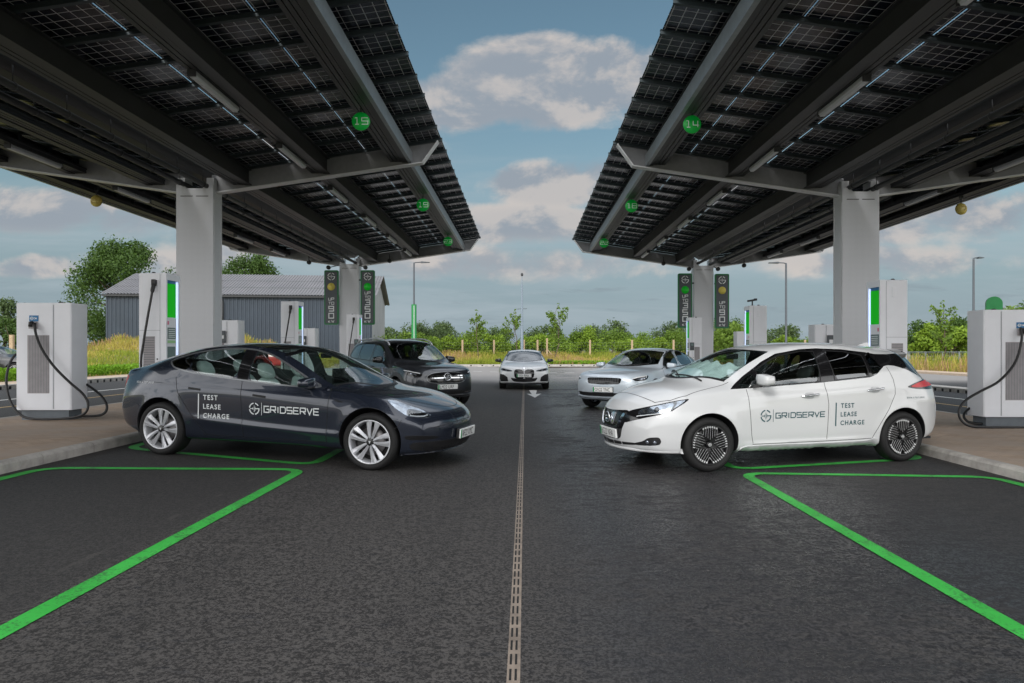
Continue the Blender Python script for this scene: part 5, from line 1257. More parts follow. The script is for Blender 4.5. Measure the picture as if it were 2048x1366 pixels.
def make_wheel(w, r, rr, tw, style, mrim, mdark):
    h = tw/2; b = MB()
    pr = [(rr+.004, -h*.86), (rr+.012, -h*.95), (rr+(r-rr)*.5, -h*1.02), (r-.022, -h*.92), (r-.006, -h*.78), (r, -h*.5), (r, h*.5), (r-.006, h*.78), (r-.022, h*.92), (rr+(r-rr)*.5, h*1.02), (rr+.016, h*.96), (rr+.004, h*.90), (rr-.004, h*.80)]
    b.lathe(pr, ax='y', n=64)
    for a in (-.25, 0, .25): b.lathe([(r+.0008, h*a-.006), (r+.0008, h*a+.006)], ax='y', n=64)
    b.build('tyre', M['rubber'], w)
    f = h*.80; q = MB()
    q.lathe([(rr+.002, f+.016), (rr-.004, f+.020), (rr-.016, f+.010), (rr-.022, f-.03), (rr-.035, -h*.8)], ax='y', n=64); q.build('rim', mrim if style != 'slats' else mdark, w)
    q = MB(); q.lathe([(0, f-.10), (rr-.03, f-.10)], ax='y', n=40); q.build('wheel_back', M['dark_gap'], w)
    q = MB(); q.lathe([(.05, f-.065), (rr*.66, f-.065), (rr*.66, f-.08)], ax='y', n=40); q.build('brake_disc', M['brake'], w)
    q = MB(); q.box(rr*.3, rr*.66, f-.085, f-.045, -.09, .05); q.build('brake_caliper', M['plastic_black'], w)
    if style == 'blades':
        n = 10
        for k in range(n):
            a = 2*math.pi*k/n+.16; ca, sa = math.cos(a), math.sin(a); ta = .10 if k % 2 == 0 else -.10
            q = MB(); pts = []
            for (rad, hw, d, tw_) in ((.038, .013, .0, 0), (.09, .017, .006, ta*.2), (.16, .024, .010, ta*.6), (rr-.012, .036, .012, ta)):
                cx, cz = rad*math.cos(a+tw_), rad*math.sin(a+tw_); tx, tz = -math.sin(a+tw_), math.cos(a+tw_)
                rg_ = .35 if k % 2 == 0 else -.35
                pts += [(cx-tx*hw, f+d-.014, cz-tz*hw), (cx+tx*hw*rg_, f+d+.006, cz+tz*hw*rg_), (cx+tx*hw, f+d-.014, cz+tz*hw), (cx+tx*hw*.6, f+d-.045, cz+tz*hw*.6), (cx-tx*hw*.6, f+d-.045, cz-tz*hw*.6)]
            q.add(pts, [(i*5+j, i*5+(j+1) % 5, i*5+5+(j+1) % 5, i*5+5+j) for i in range(3) for j in range(5)]+[(0, 1, 2, 3, 4), (15, 16, 17, 18, 19)]); q.build('spoke', mrim, w)
        q = MB(); q.lathe([(.052, f-.05), (.05, f-.012), (.042, f+.004), (.036, f+.006), (0, f+.008)], ax='y', n=24); q.build('hub_cap', mdark, w)
        q = MB(); q.prism([(-.014, .012), (.014, .012), (.003, -.018), (-.003, -.018)], 'y', f+.0085, f+.0095); q.build('emblem', mrim, w)
    elif style == 'slats':
        q = MB(); q.lathe([(.045, f-.03), (.10, f-.02), (rr-.03, f-.012), (rr-.028, f-.05)], ax='y', n=48); q.build('wheel_disc', mdark, w)
        bars, tips = MB(), MB()
        for k in range(5):
            a0 = 2*math.pi*k/5+math.pi/2
            u = Vector((math.cos(a0), 0, math.sin(a0))); t_ = Vector((-math.sin(a0), 0, math.cos(a0)))
            for i in range(-3, 4):
                o = i*.0285; r1 = math.sqrt(max(0, (rr-.014)**2-o*o)); r0 = .055+abs(o)*.72
                if r1-r0 < .04: continue
                A = u*r0+t_*o+Vector((0, f-.006, 0)); B_ = u*r1+t_*o+Vector((0, f+.006, 0)); mid = A+(B_-A)*((r1-r0-.021)/(r1-r0))
                bars.bar(A, mid, .011, .02, up=(0, 1, 0)); tips.bar(mid, B_, .0115, .021, up=(0, 1, 0))
                ed = A+Vector((0, .0112, 0)); 
                tips.bar(ed+(mid-A)*.02+t_*.004, ed+(mid-A)*.98+t_*.004, .0018, .002, up=(0, 1, 0))
        bars.build('slat_cover', mdark, w); tips.build('machined_tips', mrim, w)
        q = MB(); q.lathe([(.036, f-.03), (.034, f+.004), (.028, f+.008), (0, f+.009)], ax='y', n=24); q.build('hub_cap', mdark, w)
        v, fs = join2(ring2((0, 0), .015, .019, 0, 360), rect2(-.022, .022, -.004, .004)); vs, fs = flat((v, fs), (0, f+.0098, 0), (1, 0, 0), (0, 0, 1)); MB().add(vs, fs).build('emblem', mrim, w)
    else:
        q = MB()
        for k in range(5):
            for o in (-.16, .16):
                a = 2*math.pi*k/5+.3; p0 = Vector((.05*math.cos(a), f-.01, .05*math.sin(a))); p1 = Vector(((rr-.012)*math.cos(a+o), f+.004, (rr-.012)*math.sin(a+o))); q.bar(p0, p1, .026, .03, up=(0, 1, 0))
        q.build('spokes', mrim, w)
        q = MB(); q.lathe([(.05, f-.05), (.045, f+.004), (0, f+.008)], ax='y', n=20); q.build('hub_cap', mdark, w)

def paint_mat(name, col, metal, rough, flake=.0, coat=1.0, lo=None):
    m = bpy.data.materials.new(name); m.use_nodes = True; t = NT(m.node_tree); b = m.node_tree.nodes['Principled BSDF']
    o = t.n('ShaderNodeTexCoord').outputs['Object']; n = t.noise(o, 900, 2, .6)
    c = t.mix(t.m('MULTIPLY', t.step(n, .4, .7), .35 if metal else .05), col, tuple(min(1, q*1.35) for q in col)); t.link(c, b.inputs['Base Color'])
    b.inputs['Metallic'].default_value = metal; b.inputs['Roughness'].default_value = rough; b.inputs['Coat Weight'].default_value = coat; b.inputs['Coat Roughness'].default_value = .02; b.inputs['Coat IOR'].default_value = 1.5
    # faint road dust low on the panels
    s = t.n('ShaderNodeSeparateXYZ'); t.link(o, s.inputs[0]); return m
M['paint_navy'] = paint_mat('dark_blue_grey_metallic_paint', (.019, .025, .041), .45, .26)
M['paint_white'] = paint_mat('pearl_white_paint', (.60, .61, .62), 0, .35)
M['paint_grey'] = paint_mat('dark_grey_metallic_paint', (.038, .042, .050), .5, .30)
M['paint_silver'] = paint_mat('pale_silver_blue_paint', (.52, .58, .64), .25, .32)
M['paint_bright'] = paint_mat('bright_white_paint', (.82, .84, .86), 0, .35)
M['paint_black'] = paint_mat('black_paint', (.012, .013, .016), .2, .3)
M['paint_red'] = paint_mat('red_paint', (.42, .02, .02), 0, .35)
M['gloss_black'] = mat('gloss_black_trim', (.008, .008, .009), .12, coat=.6, var=0)
M['trim_black'] = mat('satin_black_trim', (.013, .013, .014), .4, var=.1)
M['shut_line'] = mat('dark_shut_line', (.006, .006, .007), .6, var=0)
M['glass'] = glass_mat('green_tinted_glass', (.76, .90, .86), .17)
M['glass_dark'] = glass_mat('privacy_glass', (.10, .12, .125), .17)
M['glass_screen'] = glass_mat('windscreen_glass', (.68, .80, .77), .18)
M['cladding'] = mat('dark_grey_cladding', (.05, .05, .053), .5, var=.05)
M['trim_grey'] = mat('grey_grille_bar', (.06, .062, .066), .4, var=0)
M['lamp_grey'] = mat('grey_lamp', (.16, .18, .20), .12, coat=.8, var=.2, scale=20)
M['satin'] = mat('satin_grey_trim', (.22, .23, .24), .3, metal=.6, var=0)
M['chrome'] = mat('chrome', (.75, .77, .8), .08, metal=1, var=0)
M['alloy'] = mat('silver_alloy', (.60, .61, .64), .3, metal=.4, var=.03)
M['alloy_dark'] = mat('black_alloy', (.012, .012, .013), .3, coat=.3, var=0)
M['brake'] = mat('brake_disc_steel', (.22, .21, .21), .4, metal=.8)
M['plate_white'] = mat('plate_white', (.85, .86, .85), .4, var=.02)
M['plate_green'] = mat('plate_green', (.01, .30, .09), .4, var=0)
M['black_ink'] = mat('black_ink', (.008, .008, .008), .5, var=0)
M['vinyl_white'] = mat('white_vinyl', (.68, .70, .71), .45, var=0)
M['vinyl_teal'] = mat('dark_teal_vinyl', (.012, .075, .09), .45, var=0)
M['seat_white'] = mat('white_leather', (.62, .66, .64), .5, var=.04)
M['seat_dark'] = mat('dark_fabric', (.02, .02, .022), .8, var=.1)
M['glass_roof'] = glass_mat('tinted_roof_glass', (.32, .38, .38), .12)
M['lining_pale'] = mat('grey_lining', (.10, .105, .11), .8, var=.1)
M['lining'] = mat('dark_lining', (.022, .023, .025), .8, var=.1)
M['lamp_glass'] = glass_mat('lamp_glass', (.85, .88, .9), .14)
M['lamp_inner'] = mat('lamp_reflector', (.34, .37, .42), .15, metal=.85, var=.5, scale=14)
M['tail_red'] = mat('red_lamp', (.55, .006, .010), .3, coat=.15, var=.1)
M['mirror'] = mat('mirror_glass', (.8, .82, .85), .03, metal=1, var=0)
# ---------------------------------------------------------------- dark saloon (left)
def put(wx, wy, th, sgn, xf, yoff=.90):
    """car placed by the outer face of its near front wheel hub; th = yaw, sgn +1 faces right"""
    h = Vector((sgn*math.cos(R(th)), -math.sin(R(th)))); xl = -h; yl = Vector((-xl.y, xl.x))
    near = 1 if yl.y < 0 else -1
    o = Vector((wx, wy))-xl*xf-yl*near*yoff; rz = math.atan2(xl.y, xl.x)
    p0, p1 = o+xl*xf, o+xl*(xf+2.8); sl = (g(p1.x)-g(p0.x))/2.8
    return (o.x, o.y, g(p0.x)-sl*xf), rz, -math.atan(sl), near
SA = dict(L=4.694, rw=.334, axles=(.841, 3.716), arch=.378, track=.80, bowF=.42, bowR=.40, sF=1.15, sR=1.1, pF=2.5, pR=2.6, N=300, flare=.012, smooth=8, tuck=.05, glass_bulge=.05,
 zt=[(0, .50), (.004, .535), (.012, .565), (.03, .60), (.07, .648), (.15, .703), (.30, .77), (.5, .835), (.75, .888), (.95, .918), (1.05, .938), (1.27, 1.066), (1.49, 1.185), (1.72, 1.29), (1.91, 1.356), (2.1, 1.398), (2.32, 1.424), (2.6, 1.440), (2.8, 1.443), (3.1, 1.432), (3.5, 1.388), (3.8, 1.325), (4.03, 1.262), (4.25, 1.175), (4.42, 1.11), (4.53, 1.08), (4.59, 1.078), (4.615, 1.055), (4.65, .95), (4.675, .85), (4.69, .7), (4.694, .6)],
 zb=[(0, .47), (.004, .42), (.01, .37), (.025, .29), (.05, .235), (.12, .20), (.3, .17), (.6, .165), (1, .19), (2, .20), (3, .20), (3.9, .21), (4.2, .24), (4.45, .29), (4.6, .34), (4.66, .42), (4.69, .5), (4.694, .56)],
 w=[(0, .74), (.05, .79), (.15, .845), (.4, .90), (.84, .925), (1.5, .922), (2.4, .922), (3.2, .925), (3.7, .928), (4.1, .915), (4.4, .875), (4.6, .82), (4.694, .74)],
 zw=[(0, .48), (.3, .60), (.84, .66), (2, .68), (3.2, .74), (4.0, .78), (4.5, .74), (4.694, .58)],
 zbelt=[(0, .52), (.05, .59), (.15, .655), (.3, .72), (.5, .785), (.84, .85), (1.2, .888), (1.57, .905), (1.94, .925), (2.5, .962), (3.0, 1.0), (3.33, 1.028), (3.6, 1.045), (3.85, 1.05), (4.1, 1.03), (4.3, 1.0), (4.5, .965), (4.62, .90), (4.694, .58)],
 wbelt=[(0, .66), (.1, .74), (.3, .80), (.84, .85), (1.5, .875), (2.5, .885), (3.2, .875), (3.7, .84), (4.1, .79), (4.4, .73), (4.6, .69), (4.694, .6)],
 zc=[(0, .53), (.05, .62), (.15, .69), (.3, .752), (.5, .815), (.84, .876), (1.2, .908), (1.42, .925), (1.57, .972), (1.70, 1.045), (1.98, 1.192), (2.26, 1.315), (2.55, 1.383), (2.77, 1.398), (3.07, 1.382), (3.39, 1.335), (3.7, 1.255), (4.0, 1.165), (4.25, 1.098), (4.42, 1.065), (4.55, 1.05), (4.61, 1.03), (4.65, .93), (4.694, .59)],
 wc=[(0, .5), (.1, .57), (.3, .64), (.84, .71), (1.2, .735), (1.45, .745), (1.7, .715), (1.98, .68), (2.3, .635), (2.6, .615), (3.0, .615), (3.4, .62), (3.7, .62), (4.0, .635), (4.3, .64), (4.55, .63), (4.694, .45)],
 creases=[([(1.05, .40), (1.7, .415), (2.5, .455), (3.15, .50), (3.35, .53)], .016, .05), ([(.9, .80), (2.6, .845), (3.6, .88), (4.3, .92)], .005, .05)])
# lamp outlines seen square on from 40 degrees off the nose: (across, height)
HL_SA = [(1.061, .815), (.958, .81), (.845, .758), (.71, .713), (.623, .66), (.598, .635), (.654, .617), (.778, .627), (.903, .645), (.997, .726)]
HD_SA = [(.88, .712), (.806, .716), (.722, .694), (.632, .657), (.615, .636), (.671, .624), (.778, .634), (.895, .654)]
DR_SA = [(.86, .648), (.777, .637), (.698, .636), (.64, .648)]
loc, rz, pitch, near = put(-1.80, 7.845, 14.6, 1, .841)
ca = Car('saloon_car', 'dark blue grey electric saloon parked on the left, white lettering along its doors', SA, loc, rz, pitch)
# openings
fw = [(1.56, .938), (1.94, .948), (2.30, .971), (2.475, .984), (2.505, 1.33), (2.47, 1.335), (2.26, 1.272), (1.98, 1.145), (1.72, 1.005)]
rwn = [(2.635, .994), (3.0, 1.03), (3.325, 1.066), (3.335, 1.288), (3.07, 1.338), (2.80, 1.354), (2.665, 1.352)]
qw = [(3.365, 1.071), (3.585, 1.112), (3.70, 1.165), (3.665, 1.198), (3.5, 1.25), (3.372, 1.281)]
ca.cut('fwin', smooth_poly(fw)); ca.cut('rwin', smooth_poly(rwn)); ca.cut('qwin', smooth_poly(qw))
def edge(f, n=20, hi=.7): return [(f(hi*(i/n*2-1)), hi*(i/n*2-1)) for i in range(n+1)]
ws = edge(lambda y: 1.06+.40*(abs(y)/.74)**2.2, 24, .70)+edge(lambda y: 2.02+.10*(abs(y)/.6)**2, 24, .585)[::-1]
ca.cut('screen', ws, (0, 1), lambda c, n: c[:, 2] > .90)
rg_ = edge(lambda y: 2.08+.10*(abs(y)/.6)**2, 16, .56)+edge(lambda y: 4.22-.10*(abs(y)/.6)**2, 16, .555)[::-1]
ca.cut('rear_glass', rg_, (0, 1), lambda c, n: c[:, 2] > 1.05)
ca.cut_arches()
fd = [(1.395, .30), (1.375, .60), (1.36, .895), (1.50, .95), (1.72, 1.04), (2.0, 1.175), (2.28, 1.298), (2.57, 1.365), (2.575, 1.345), (2.555, .975), (2.525, .50), (2.52, .295)]
rd = [(2.532, .295), (2.537, .50), (2.567, .975), (2.588, 1.365), (2.80, 1.375), (3.07, 1.358), (3.36, 1.308), (3.36, 1.07), (3.56, 1.09), (3.52, .99), (3.45, .80), (3.25, .53), (3.12, .38), (3.06, .295)]
ca.cut('fdoor', fd); ca.cut('rdoor', rd)
bn = edge(lambda y: .165+.36*(abs(y)/.62)**2.3, 20, .60)+[(.9, .69), (1.2, .715)]+edge(lambda y: 1.045+.385*(abs(y)/.74)**2.2, 20, .70)[::-1]+[(1.2, -.715), (.9, -.69)]
ca.cut('bonnet', bn, (0, 1), lambda c, n: (c[:, 0] < 1.5))
ca.part('body', 'body', M['paint_navy'], solid=M['lining_pale']); ca.part('bonnet', 'bonnet', M['paint_navy'])
for sd in (1, -1):
    d = ca.part('fdoor', 'front_door', M['paint_navy'], side=sd, solid=M['lining_pale']); ca.part('fwin', 'window', M['glass'], d, sd, -.004)
    ca.strip([(2.20, .795), (2.38, .812)], .026, 'side', .0022, M['shut_line'], 'handle', d, sd)
    d2 = ca.part('rdoor', 'rear_door', M['paint_navy'], side=sd, solid=M['lining_pale']); ca.part('rwin', 'window', M['glass'], d2, sd, -.004)
    ca.strip([(3.12, .848), (3.30, .862)], .026, 'side', .0022, M['shut_line'], 'handle', d2, sd)
    ca.part('qwin', 'quarter_window', M['glass_dark'], None, sd, -.004)
ca.part('screen', 'windscreen', M['glass_screen'], off=-.003); ca.part('rear_glass', 'glass_roof', M['glass_roof'], off=-.003)
for sd in (1, -1):
    # black surrounds and the satin edge of the side windows
    out = [(1.50, .925), (1.94, .94), (2.5, .978), (3.0, 1.020), (3.33, 1.056), (3.60, 1.102), (3.735, 1.178), (3.68, 1.213), (3.39, 1.296), (3.07, 1.350), (2.77, 1.367), (2.52, 1.352), (2.26, 1.287), (1.98, 1.158), (1.70, 1.012)]
    ca.strip(smooth_poly(out), .016, 'side', .003, M['satin'], 'window_trim', None, sd, True, thick=.004)
    ca.patch([(2.482, .990), (2.632, 1.000), (2.662, 1.350), (2.51, 1.338)], 'side', .002, M['gloss_black'], 'door_pillar', None, sd, rnd=False)
    for pl in (fd[:3]+[(1.42, .925)], fd[8:], [(1.395, .30), (2.52, .295), (3.06, .295)], rd[9:][::-1]): ca.strip(pl, .0065, 'side', .0015, M['shut_line'], 'shut_line', None, sd)
    ca.strip([(1.56, .936), (1.72, 1.004), (1.62, .944)], .05, 'side', .003, M['gloss_black'], 'mirror_base', None, sd)
    ca.strip([(.46, .60), (.50, .52), (.545, .50)], .005, 'side', .0015, M['shut_line'], 'shut_line', None, sd)
    ca.strip([(4.30, .62), (4.10, .645), (4.02, .60)], .005, 'side', .0015, M['shut_line'], 'shut_line', None, sd)
    ca.patch([(1.15, .215), (1.2, .30), (2.0, .315), (3.1, .31), (3.25, .215), (2.2, .205)], 'side', .001, M['trim_black'], 'sill_trim', None, sd, .05) if False else None
    ca.patch([(1.300, .795), (1.225, .772), (1.165, .775), (1.245, .800)], 'side', .004, M['gloss_black'], 'repeater', None, sd)
    # lamps
    hl = ca.patch(HL_SA, ('q', 40), .002, M['lamp_inner'], 'headlight', None, sd, .02); ca.patch(HL_SA, ('q', 40), .010, M['lamp_glass'], 'lens', hl, sd, .02)
    ca.patch([(p[0], p[1]) for p in HD_SA], ('q', 40), .005, M['gloss_black'], 'lamp_housing', hl, sd, .02)
    ca.strip(DR_SA, .011, ('q', 40), .007, M['white_plastic'], 'running_light', hl, sd, step=.015)
    ca.patch([(.45, .92), (.60, .985), (.70, .975), (.70, .87), (.66, .80), (.5, .85)], 'rear', .003, M['tail_red'], 'tail_light', None, sd, .03) if sd > 0 else ca.patch([(-.45, .92), (-.60, .985), (-.70, .975), (-.70, .87), (-.66, .80), (-.5, .85)], 'rear', .003, M['tail_red'], 'tail_light', None, 1, .03)
ca.strip(edge(lambda y: 0, 24, .62) and [(p[0], p[1]) for p in bn[:21]], .006, 'top', .0015, M['shut_line'], 'shut_line')
for k in (1, -1): ca.strip([(.55, k*.62), (.9, k*.692), (1.2, k*.717), (1.43, k*.705)], .006, 'top', .0015, M['shut_line'], 'shut_line')
ca.strip(edge(lambda y: 1.052+.392*(abs(y)/.74)**2.2, 24, .70), .03, 'top', .002, M['trim_black'], 'scuttle')
ca.strip(edge(lambda y: 2.05+.10*(abs(y)/.6)**2, 24, .60), .05, 'top', .001, M['gloss_black'], 'roof_band')
# nose: slot, lower intake, fog recesses
def mirror_poly(pl): return pl+[(-a, b) for a, b in pl[::-1]]
ca.patch(mirror_poly([(.0, .345), (.30, .345), (.62, .345), (.80, .345), (.815, .30), (.79, .25), (.6, .235), (.0, .225)][::-1]), 'front', .003, M['trim_black'], 'lower_intake', None, 1, .04)
ca.strip([(-.6, .285), (.6, .285)], .012, 'front', .006, M['plastic_black'], 'intake_slat')
for k in (1, -1): ca.patch([(k*.56, .405), (k*.80, .425), (k*.85, .42), (k*.84, .375), (k*.72, .37), (k*.56, .375)], 'front', .003, M['gloss_black'], 'fog_recess', None, 1, .03)
ca.strip([(-.62, .51), (-.35, .545), (0, .56), (.35, .545), (.62, .51)], .006, 'front', .0015, M['shut_line'], 'shut_line')
ca.strip([(-.80, .195), (-.5, .20), (0, .205), (.5, .20), (.80, .195)], .02, 'front', .006, M['paint_navy'], 'front_lip', thick=.02)
v = fill2([(0, .012), (.022, .010), (.006, -.02), (-.006, -.02), (-.022, .010)], .02); ca.drape(([Vector((p.x, p.y+.60)) for p in v[0]], v[1]), 'front', .004, M['chrome'], 'emblem')
ca.plate('AF22 XYC', .40, -.045, lean=-4)
ca.wheels('blades', .253, M['alloy'], M['alloy_dark'], steer=4); ca.arches(M['trim_black'])
ca.mirror((1.63, .985, .985), (.085, .115, .062), M['paint_navy'], arm=(1.60, .86, .945))
# lettering on the side facing the camera
def side_text(car, near, p2, x, z, name, m, k=1, slope=0):
    vs, fs = p2; sx = 1 if True else 1
    dirx = -1 if near > 0 else 1         # reading direction on that side
    V = [Vector((x+dirx*v[0], z+v[1]+slope*v[0])) for v in vs]
    return car.drape((V, fs), 'side', .003, m, name, None, near, smooth=False)
def side_lettering(car, near, m, xt, zt_, xl, zl, h=.062, gh=.072, pitch_=.112, gw=.80, slope=0):
    side_text(car, near, rect2(-.075, -.058, -2*pitch_-.008, h+.01), xt, zt_, 'lettering', m, slope=slope)
    for i, tx in enumerate(('TEST', 'LEASE', 'CHARGE')):
        v, f, w = font_text(tx, h, .98, 1.25, .022); side_text(car, near, (v, f), xt, zt_-i*pitch_, 'lettering', m, slope=slope)
    side_text(car, near, emblem2((0, 0), .073), xl, zl, 'logo', m, slope=slope)
    d = .10; side_text(car, near, rect2(d-.003, d+.003, -.075, .075), xl, zl, 'lettering', m, slope=slope)
    v, f, w = square_text('GRIDSERVE', gh, .19, .29, .98); k = gw*.92/w; side_text(car, near, ([Vector((p[0]*k+d+.035, p[1]-gh/2)) for p in v], f), xl, zl, 'lettering', m, slope=slope)
side_lettering(ca, near, M['vinyl_white'], 3.075, .727, 2.352, .650)
v, f, w = font_text('BOOK A TEST DRIVE', .022, 1, 1.1); side_text(ca, near, (v, f), 4.15, .895, 'lettering', M['vinyl_white'])
# cabin
ca.seat(2.30, .37, M['seat_white']); ca.seat(2.30, -.37, M['seat_white'])
ca.seat(3.18, .36, M['seat_white'], .32, .35); ca.seat(3.18, -.36, M['seat_white'], .32, .35)
q = MB(); q.prism([(1.22, .86), (1.50, .925), (1.66, .93), (1.74, .90), (1.72, .72), (1.60, .45), (1.3, .4)], 'y', -.72, .72); q.build('dashboard', M['seat_dark'], ca.root)
q = MB(); q.prism([(1.66, .931), (1.74, .902), (1.735, .86), (1.66, .86)], 'y', -.715, .715); q.build('dash_trim', M['seat_white'], ca.root)
q = MB(); t_ = [(1.86+.055*math.sin(a)*-1*.9, near*.37+.18*math.cos(a), .90+.17*math.sin(a)) for a in [2*math.pi*i/28 for i in range(29)]]; q.tube(t_, .014, 8); q.bar((1.86, near*.37-.15, .90), (1.86, near*.37+.15, .90), .02, .05); q.bar((1.86, near*.37, .89), (1.70, near*.37, .82), .05, .05); q.build('steering_wheel', M['seat_dark'], ca.root)
q = MB(); q.bbox(1.72, 1.745, -.20, .20, .93, 1.13, .008); q.build('touch_screen', M['gloss_black'], ca.root)
q = MB(); q.box(1.3, 4.2, -.75, .75, .24, .27); q.box(3.55, 4.2, -.66, .66, .85, .88); q.build('cabin_floor', M['lining'], ca.root)
q = MB(); q.bbox(1.93, 1.97, -.11, .11, 1.26, 1.32, .01); q.build('rear_view_mirror', M['plastic_black'], ca.root)
# ---------------------------------------------------------------- white hatchback (right)
HA = dict(L=4.49, rw=.318, axles=(.835, 3.535), arch=.362, track=.765, bowF=.44, bowR=.34, sF=1.15, sR=1.0, pF=2.3, pR=2.5, N=300, flare=.014, smooth=8, tuck=.045, arch_dz=.01, glass_bulge=.05,
 zt=[(0, .50), (.004, .57), (.012, .635), (.03, .705), (.055, .76), (.1, .818), (.2, .895), (.341, .962), (.5, 1.003), (.72, 1.045), (.80, 1.072), (1.03, 1.205), (1.3, 1.315), (1.59, 1.412), (1.84, 1.468), (2.1, 1.498), (2.39, 1.515), (2.88, 1.513), (3.37, 1.488), (3.88, 1.437), (4.1, 1.405), (4.19, 1.388), (4.215, 1.34), (4.32, 1.18), (4.40, 1.04), (4.44, .95), (4.47, .8), (4.488, .65), (4.49, .56)],
 zb=[(0, .48), (.004, .40), (.012, .31), (.035, .25), (.1, .215), (.3, .19), (.6, .175), (.95, .18), (1.3, .20), (3, .20), (3.6, .21), (4.0, .25), (4.3, .30), (4.42, .37), (4.47, .44), (4.49, .52)],
 w=[(0, .66), (.05, .72), (.15, .785), (.4, .86), (.835, .888), (1.5, .888), (2.4, .89), (3.2, .895), (3.6, .90), (4.0, .88), (4.3, .82), (4.42, .77), (4.49, .68)],
 zw=[(0, .5), (.3, .58), (.84, .62), (2, .66), (3.2, .74), (4, .78), (4.4, .72), (4.49, .54)],
 zbelt=[(0, .53), (.05, .66), (.15, .735), (.3, .79), (.5, .84), (.84, .90), (1.15, .935), (1.4, .953), (1.75, .972), (2.34, 1.008), (3.06, 1.06), (3.3, 1.09), (3.6, 1.10), (3.9, 1.06), (4.15, 1.005), (4.35, .945), (4.45, .83), (4.49, .55)],
 wbelt=[(0, .56), (.1, .68), (.3, .755), (.84, .825), (1.2, .842), (2.4, .855), (3.3, .845), (3.8, .805), (4.2, .745), (4.4, .69), (4.49, .55)],
 zc=[(0, .54), (.05, .70), (.1, .76), (.2, .832), (.34, .895), (.5, .942), (.84, .985), (1.03, .998), (1.14, 1.02), (1.344, 1.15), (1.568, 1.285), (1.84, 1.415), (2.2, 1.472), (2.436, 1.483), (2.8, 1.474), (3.15, 1.440), (3.5, 1.398), (3.72, 1.368), (3.84, 1.30), (3.98, 1.17), (4.12, 1.065), (4.3, .985), (4.43, .88), (4.49, .565)],
 wc=[(0, .42), (.1, .52), (.3, .6), (.84, .675), (1.1, .70), (1.4, .675), (1.84, .615), (2.4, .59), (3.2, .585), (3.9, .57), (4.2, .565), (4.35, .57), (4.49, .42)],
 creases=[([(1.0, .86), (2.4, .90), (3.4, .955), (4.1, .97)], .009, .05), ([(1.15, .315), (2.4, .318), (3.15, .33)], .012, .035)])
def x9(x): return x*.34/.25 if x < .25 else (x+.09 if x < 4.0 else 4.09+(x-4.0)*.40/.49)
def P9(pl): return [(x9(p[0]), p[1]) for p in pl]
for k in ('zt', 'zb', 'w', 'zw', 'zbelt', 'wbelt', 'zc', 'wc'): HA[k] = P9(HA[k])
HA['creases'] = [(P9(c[0]), *c[1:]) for c in HA['creases']]; HA['axles'] = (.925, 3.625)
HLB = [(.30, .60), (.33, .665), (.40, .705), (.64, .762), (.888, .824), (1.061, .857), (1.02, .808), (.888, .699), (.792, .672), (.567, .618), (.38, .567), (.33, .555)]
HLL = [(.525, .650), (.515, .712), (.707, .762), (.882, .804), (1.030, .844), (.995, .800), (.879, .708), (.79, .688), (.599, .656)]
M['machined'] = mat('machined_alloy', (.66, .67, .68), .35, metal=.25, var=0)
M['recess_white'] = mat('white_handle_recess', (.42, .43, .44), .4, var=0)
M['sun_shade'] = mat('silver_sun_shade', (.72, .76, .77), .45, var=.05)
loc, rz, pitch, near = put(2.16, 7.94, 14.5, -1, .925, .87)
cb = Car('hatchback_car', 'white electric hatchback with black rear pillar parked on the right, dark lettering along its doors', HA, loc, rz, pitch)
fw = P9([(1.50, .985), (1.76, 1.0), (2.34, 1.030), (2.372, 1.398), (2.2, 1.403), (1.85, 1.345), (1.66, 1.262), (1.50, 1.172)])
sw_ = P9([(1.23, .985), (1.455, .985), (1.46, 1.145), (1.36, 1.088)])
rwn = P9([(2.545, 1.045), (3.05, 1.085), (3.055, 1.348), (2.8, 1.395), (2.525, 1.408)])
qw = P9([(3.105, 1.095), (3.20, 1.145), (3.255, 1.20), (3.21, 1.325), (3.10, 1.345)])
for n_, p_ in (('fwin', fw), ('swin', sw_), ('rwin', rwn), ('qwin', qw)): cb.cut(n_, smooth_poly(p_))
ws = edge(lambda y: x9(.80)+.40*(abs(y)/.70)**2.2, 24, .655)+edge(lambda y: x9(1.66)+.13*(abs(y)/.6)**2, 24, .60)[::-1]
cb.cut('screen', ws, (0, 1), lambda c, n: c[:, 2] > .95)
cb.cut('hatch_glass', [(-.50, 1.08), (.50, 1.08), (.47, 1.30), (-.47, 1.30)], (1, 2), lambda c, n: (c[:, 0] > 3.9) & (n[:, 0] > .2))
blk = P9([(1.13, .957), (1.4, .968), (1.75, .985), (2.34, 1.018), (2.80, 1.052), (3.07, 1.076), (3.17, 1.112), (3.24, 1.165), (3.30, 1.206), (3.38, 1.22), (3.48, 1.212), (3.65, 1.165), (3.85, 1.085), (3.98, 1.025), (4.10, .975), (4.6, .95), (4.6, 1.372), (3.75, 1.372), (3.5, 1.358), (3.29, 1.362), (3.15, 1.386), (2.8, 1.425), (2.436, 1.438), (2.2, 1.428), (1.84, 1.373), (1.62, 1.275), (1.344, 1.11)])
cb.cut('black', blk, (0, 2)); cb.cut('black', [(-.8, .97), (.8, .97), (.7, 1.42), (-.7, 1.42)], (1, 2), lambda c, n: (c[:, 0] > 4.0) & (n[:, 0] > .15), snap=False)
cb.cut_arches()
fd = P9([(1.405, .32), (1.372, .42), (1.345, .70), (1.322, .955), (1.75, .985), (2.38, 1.02), (2.385, .98), (2.42, .76), (2.408, .32)])
rd = P9([(2.416, .32), (2.428, .76), (2.393, .98), (2.39, 1.022), (2.80, 1.05), (3.07, 1.074), (3.17, 1.11), (3.30, 1.20), (3.39, 1.05), (3.385, .86), (3.29, .68), (3.17, .50), (3.10, .38), (3.07, .32)])
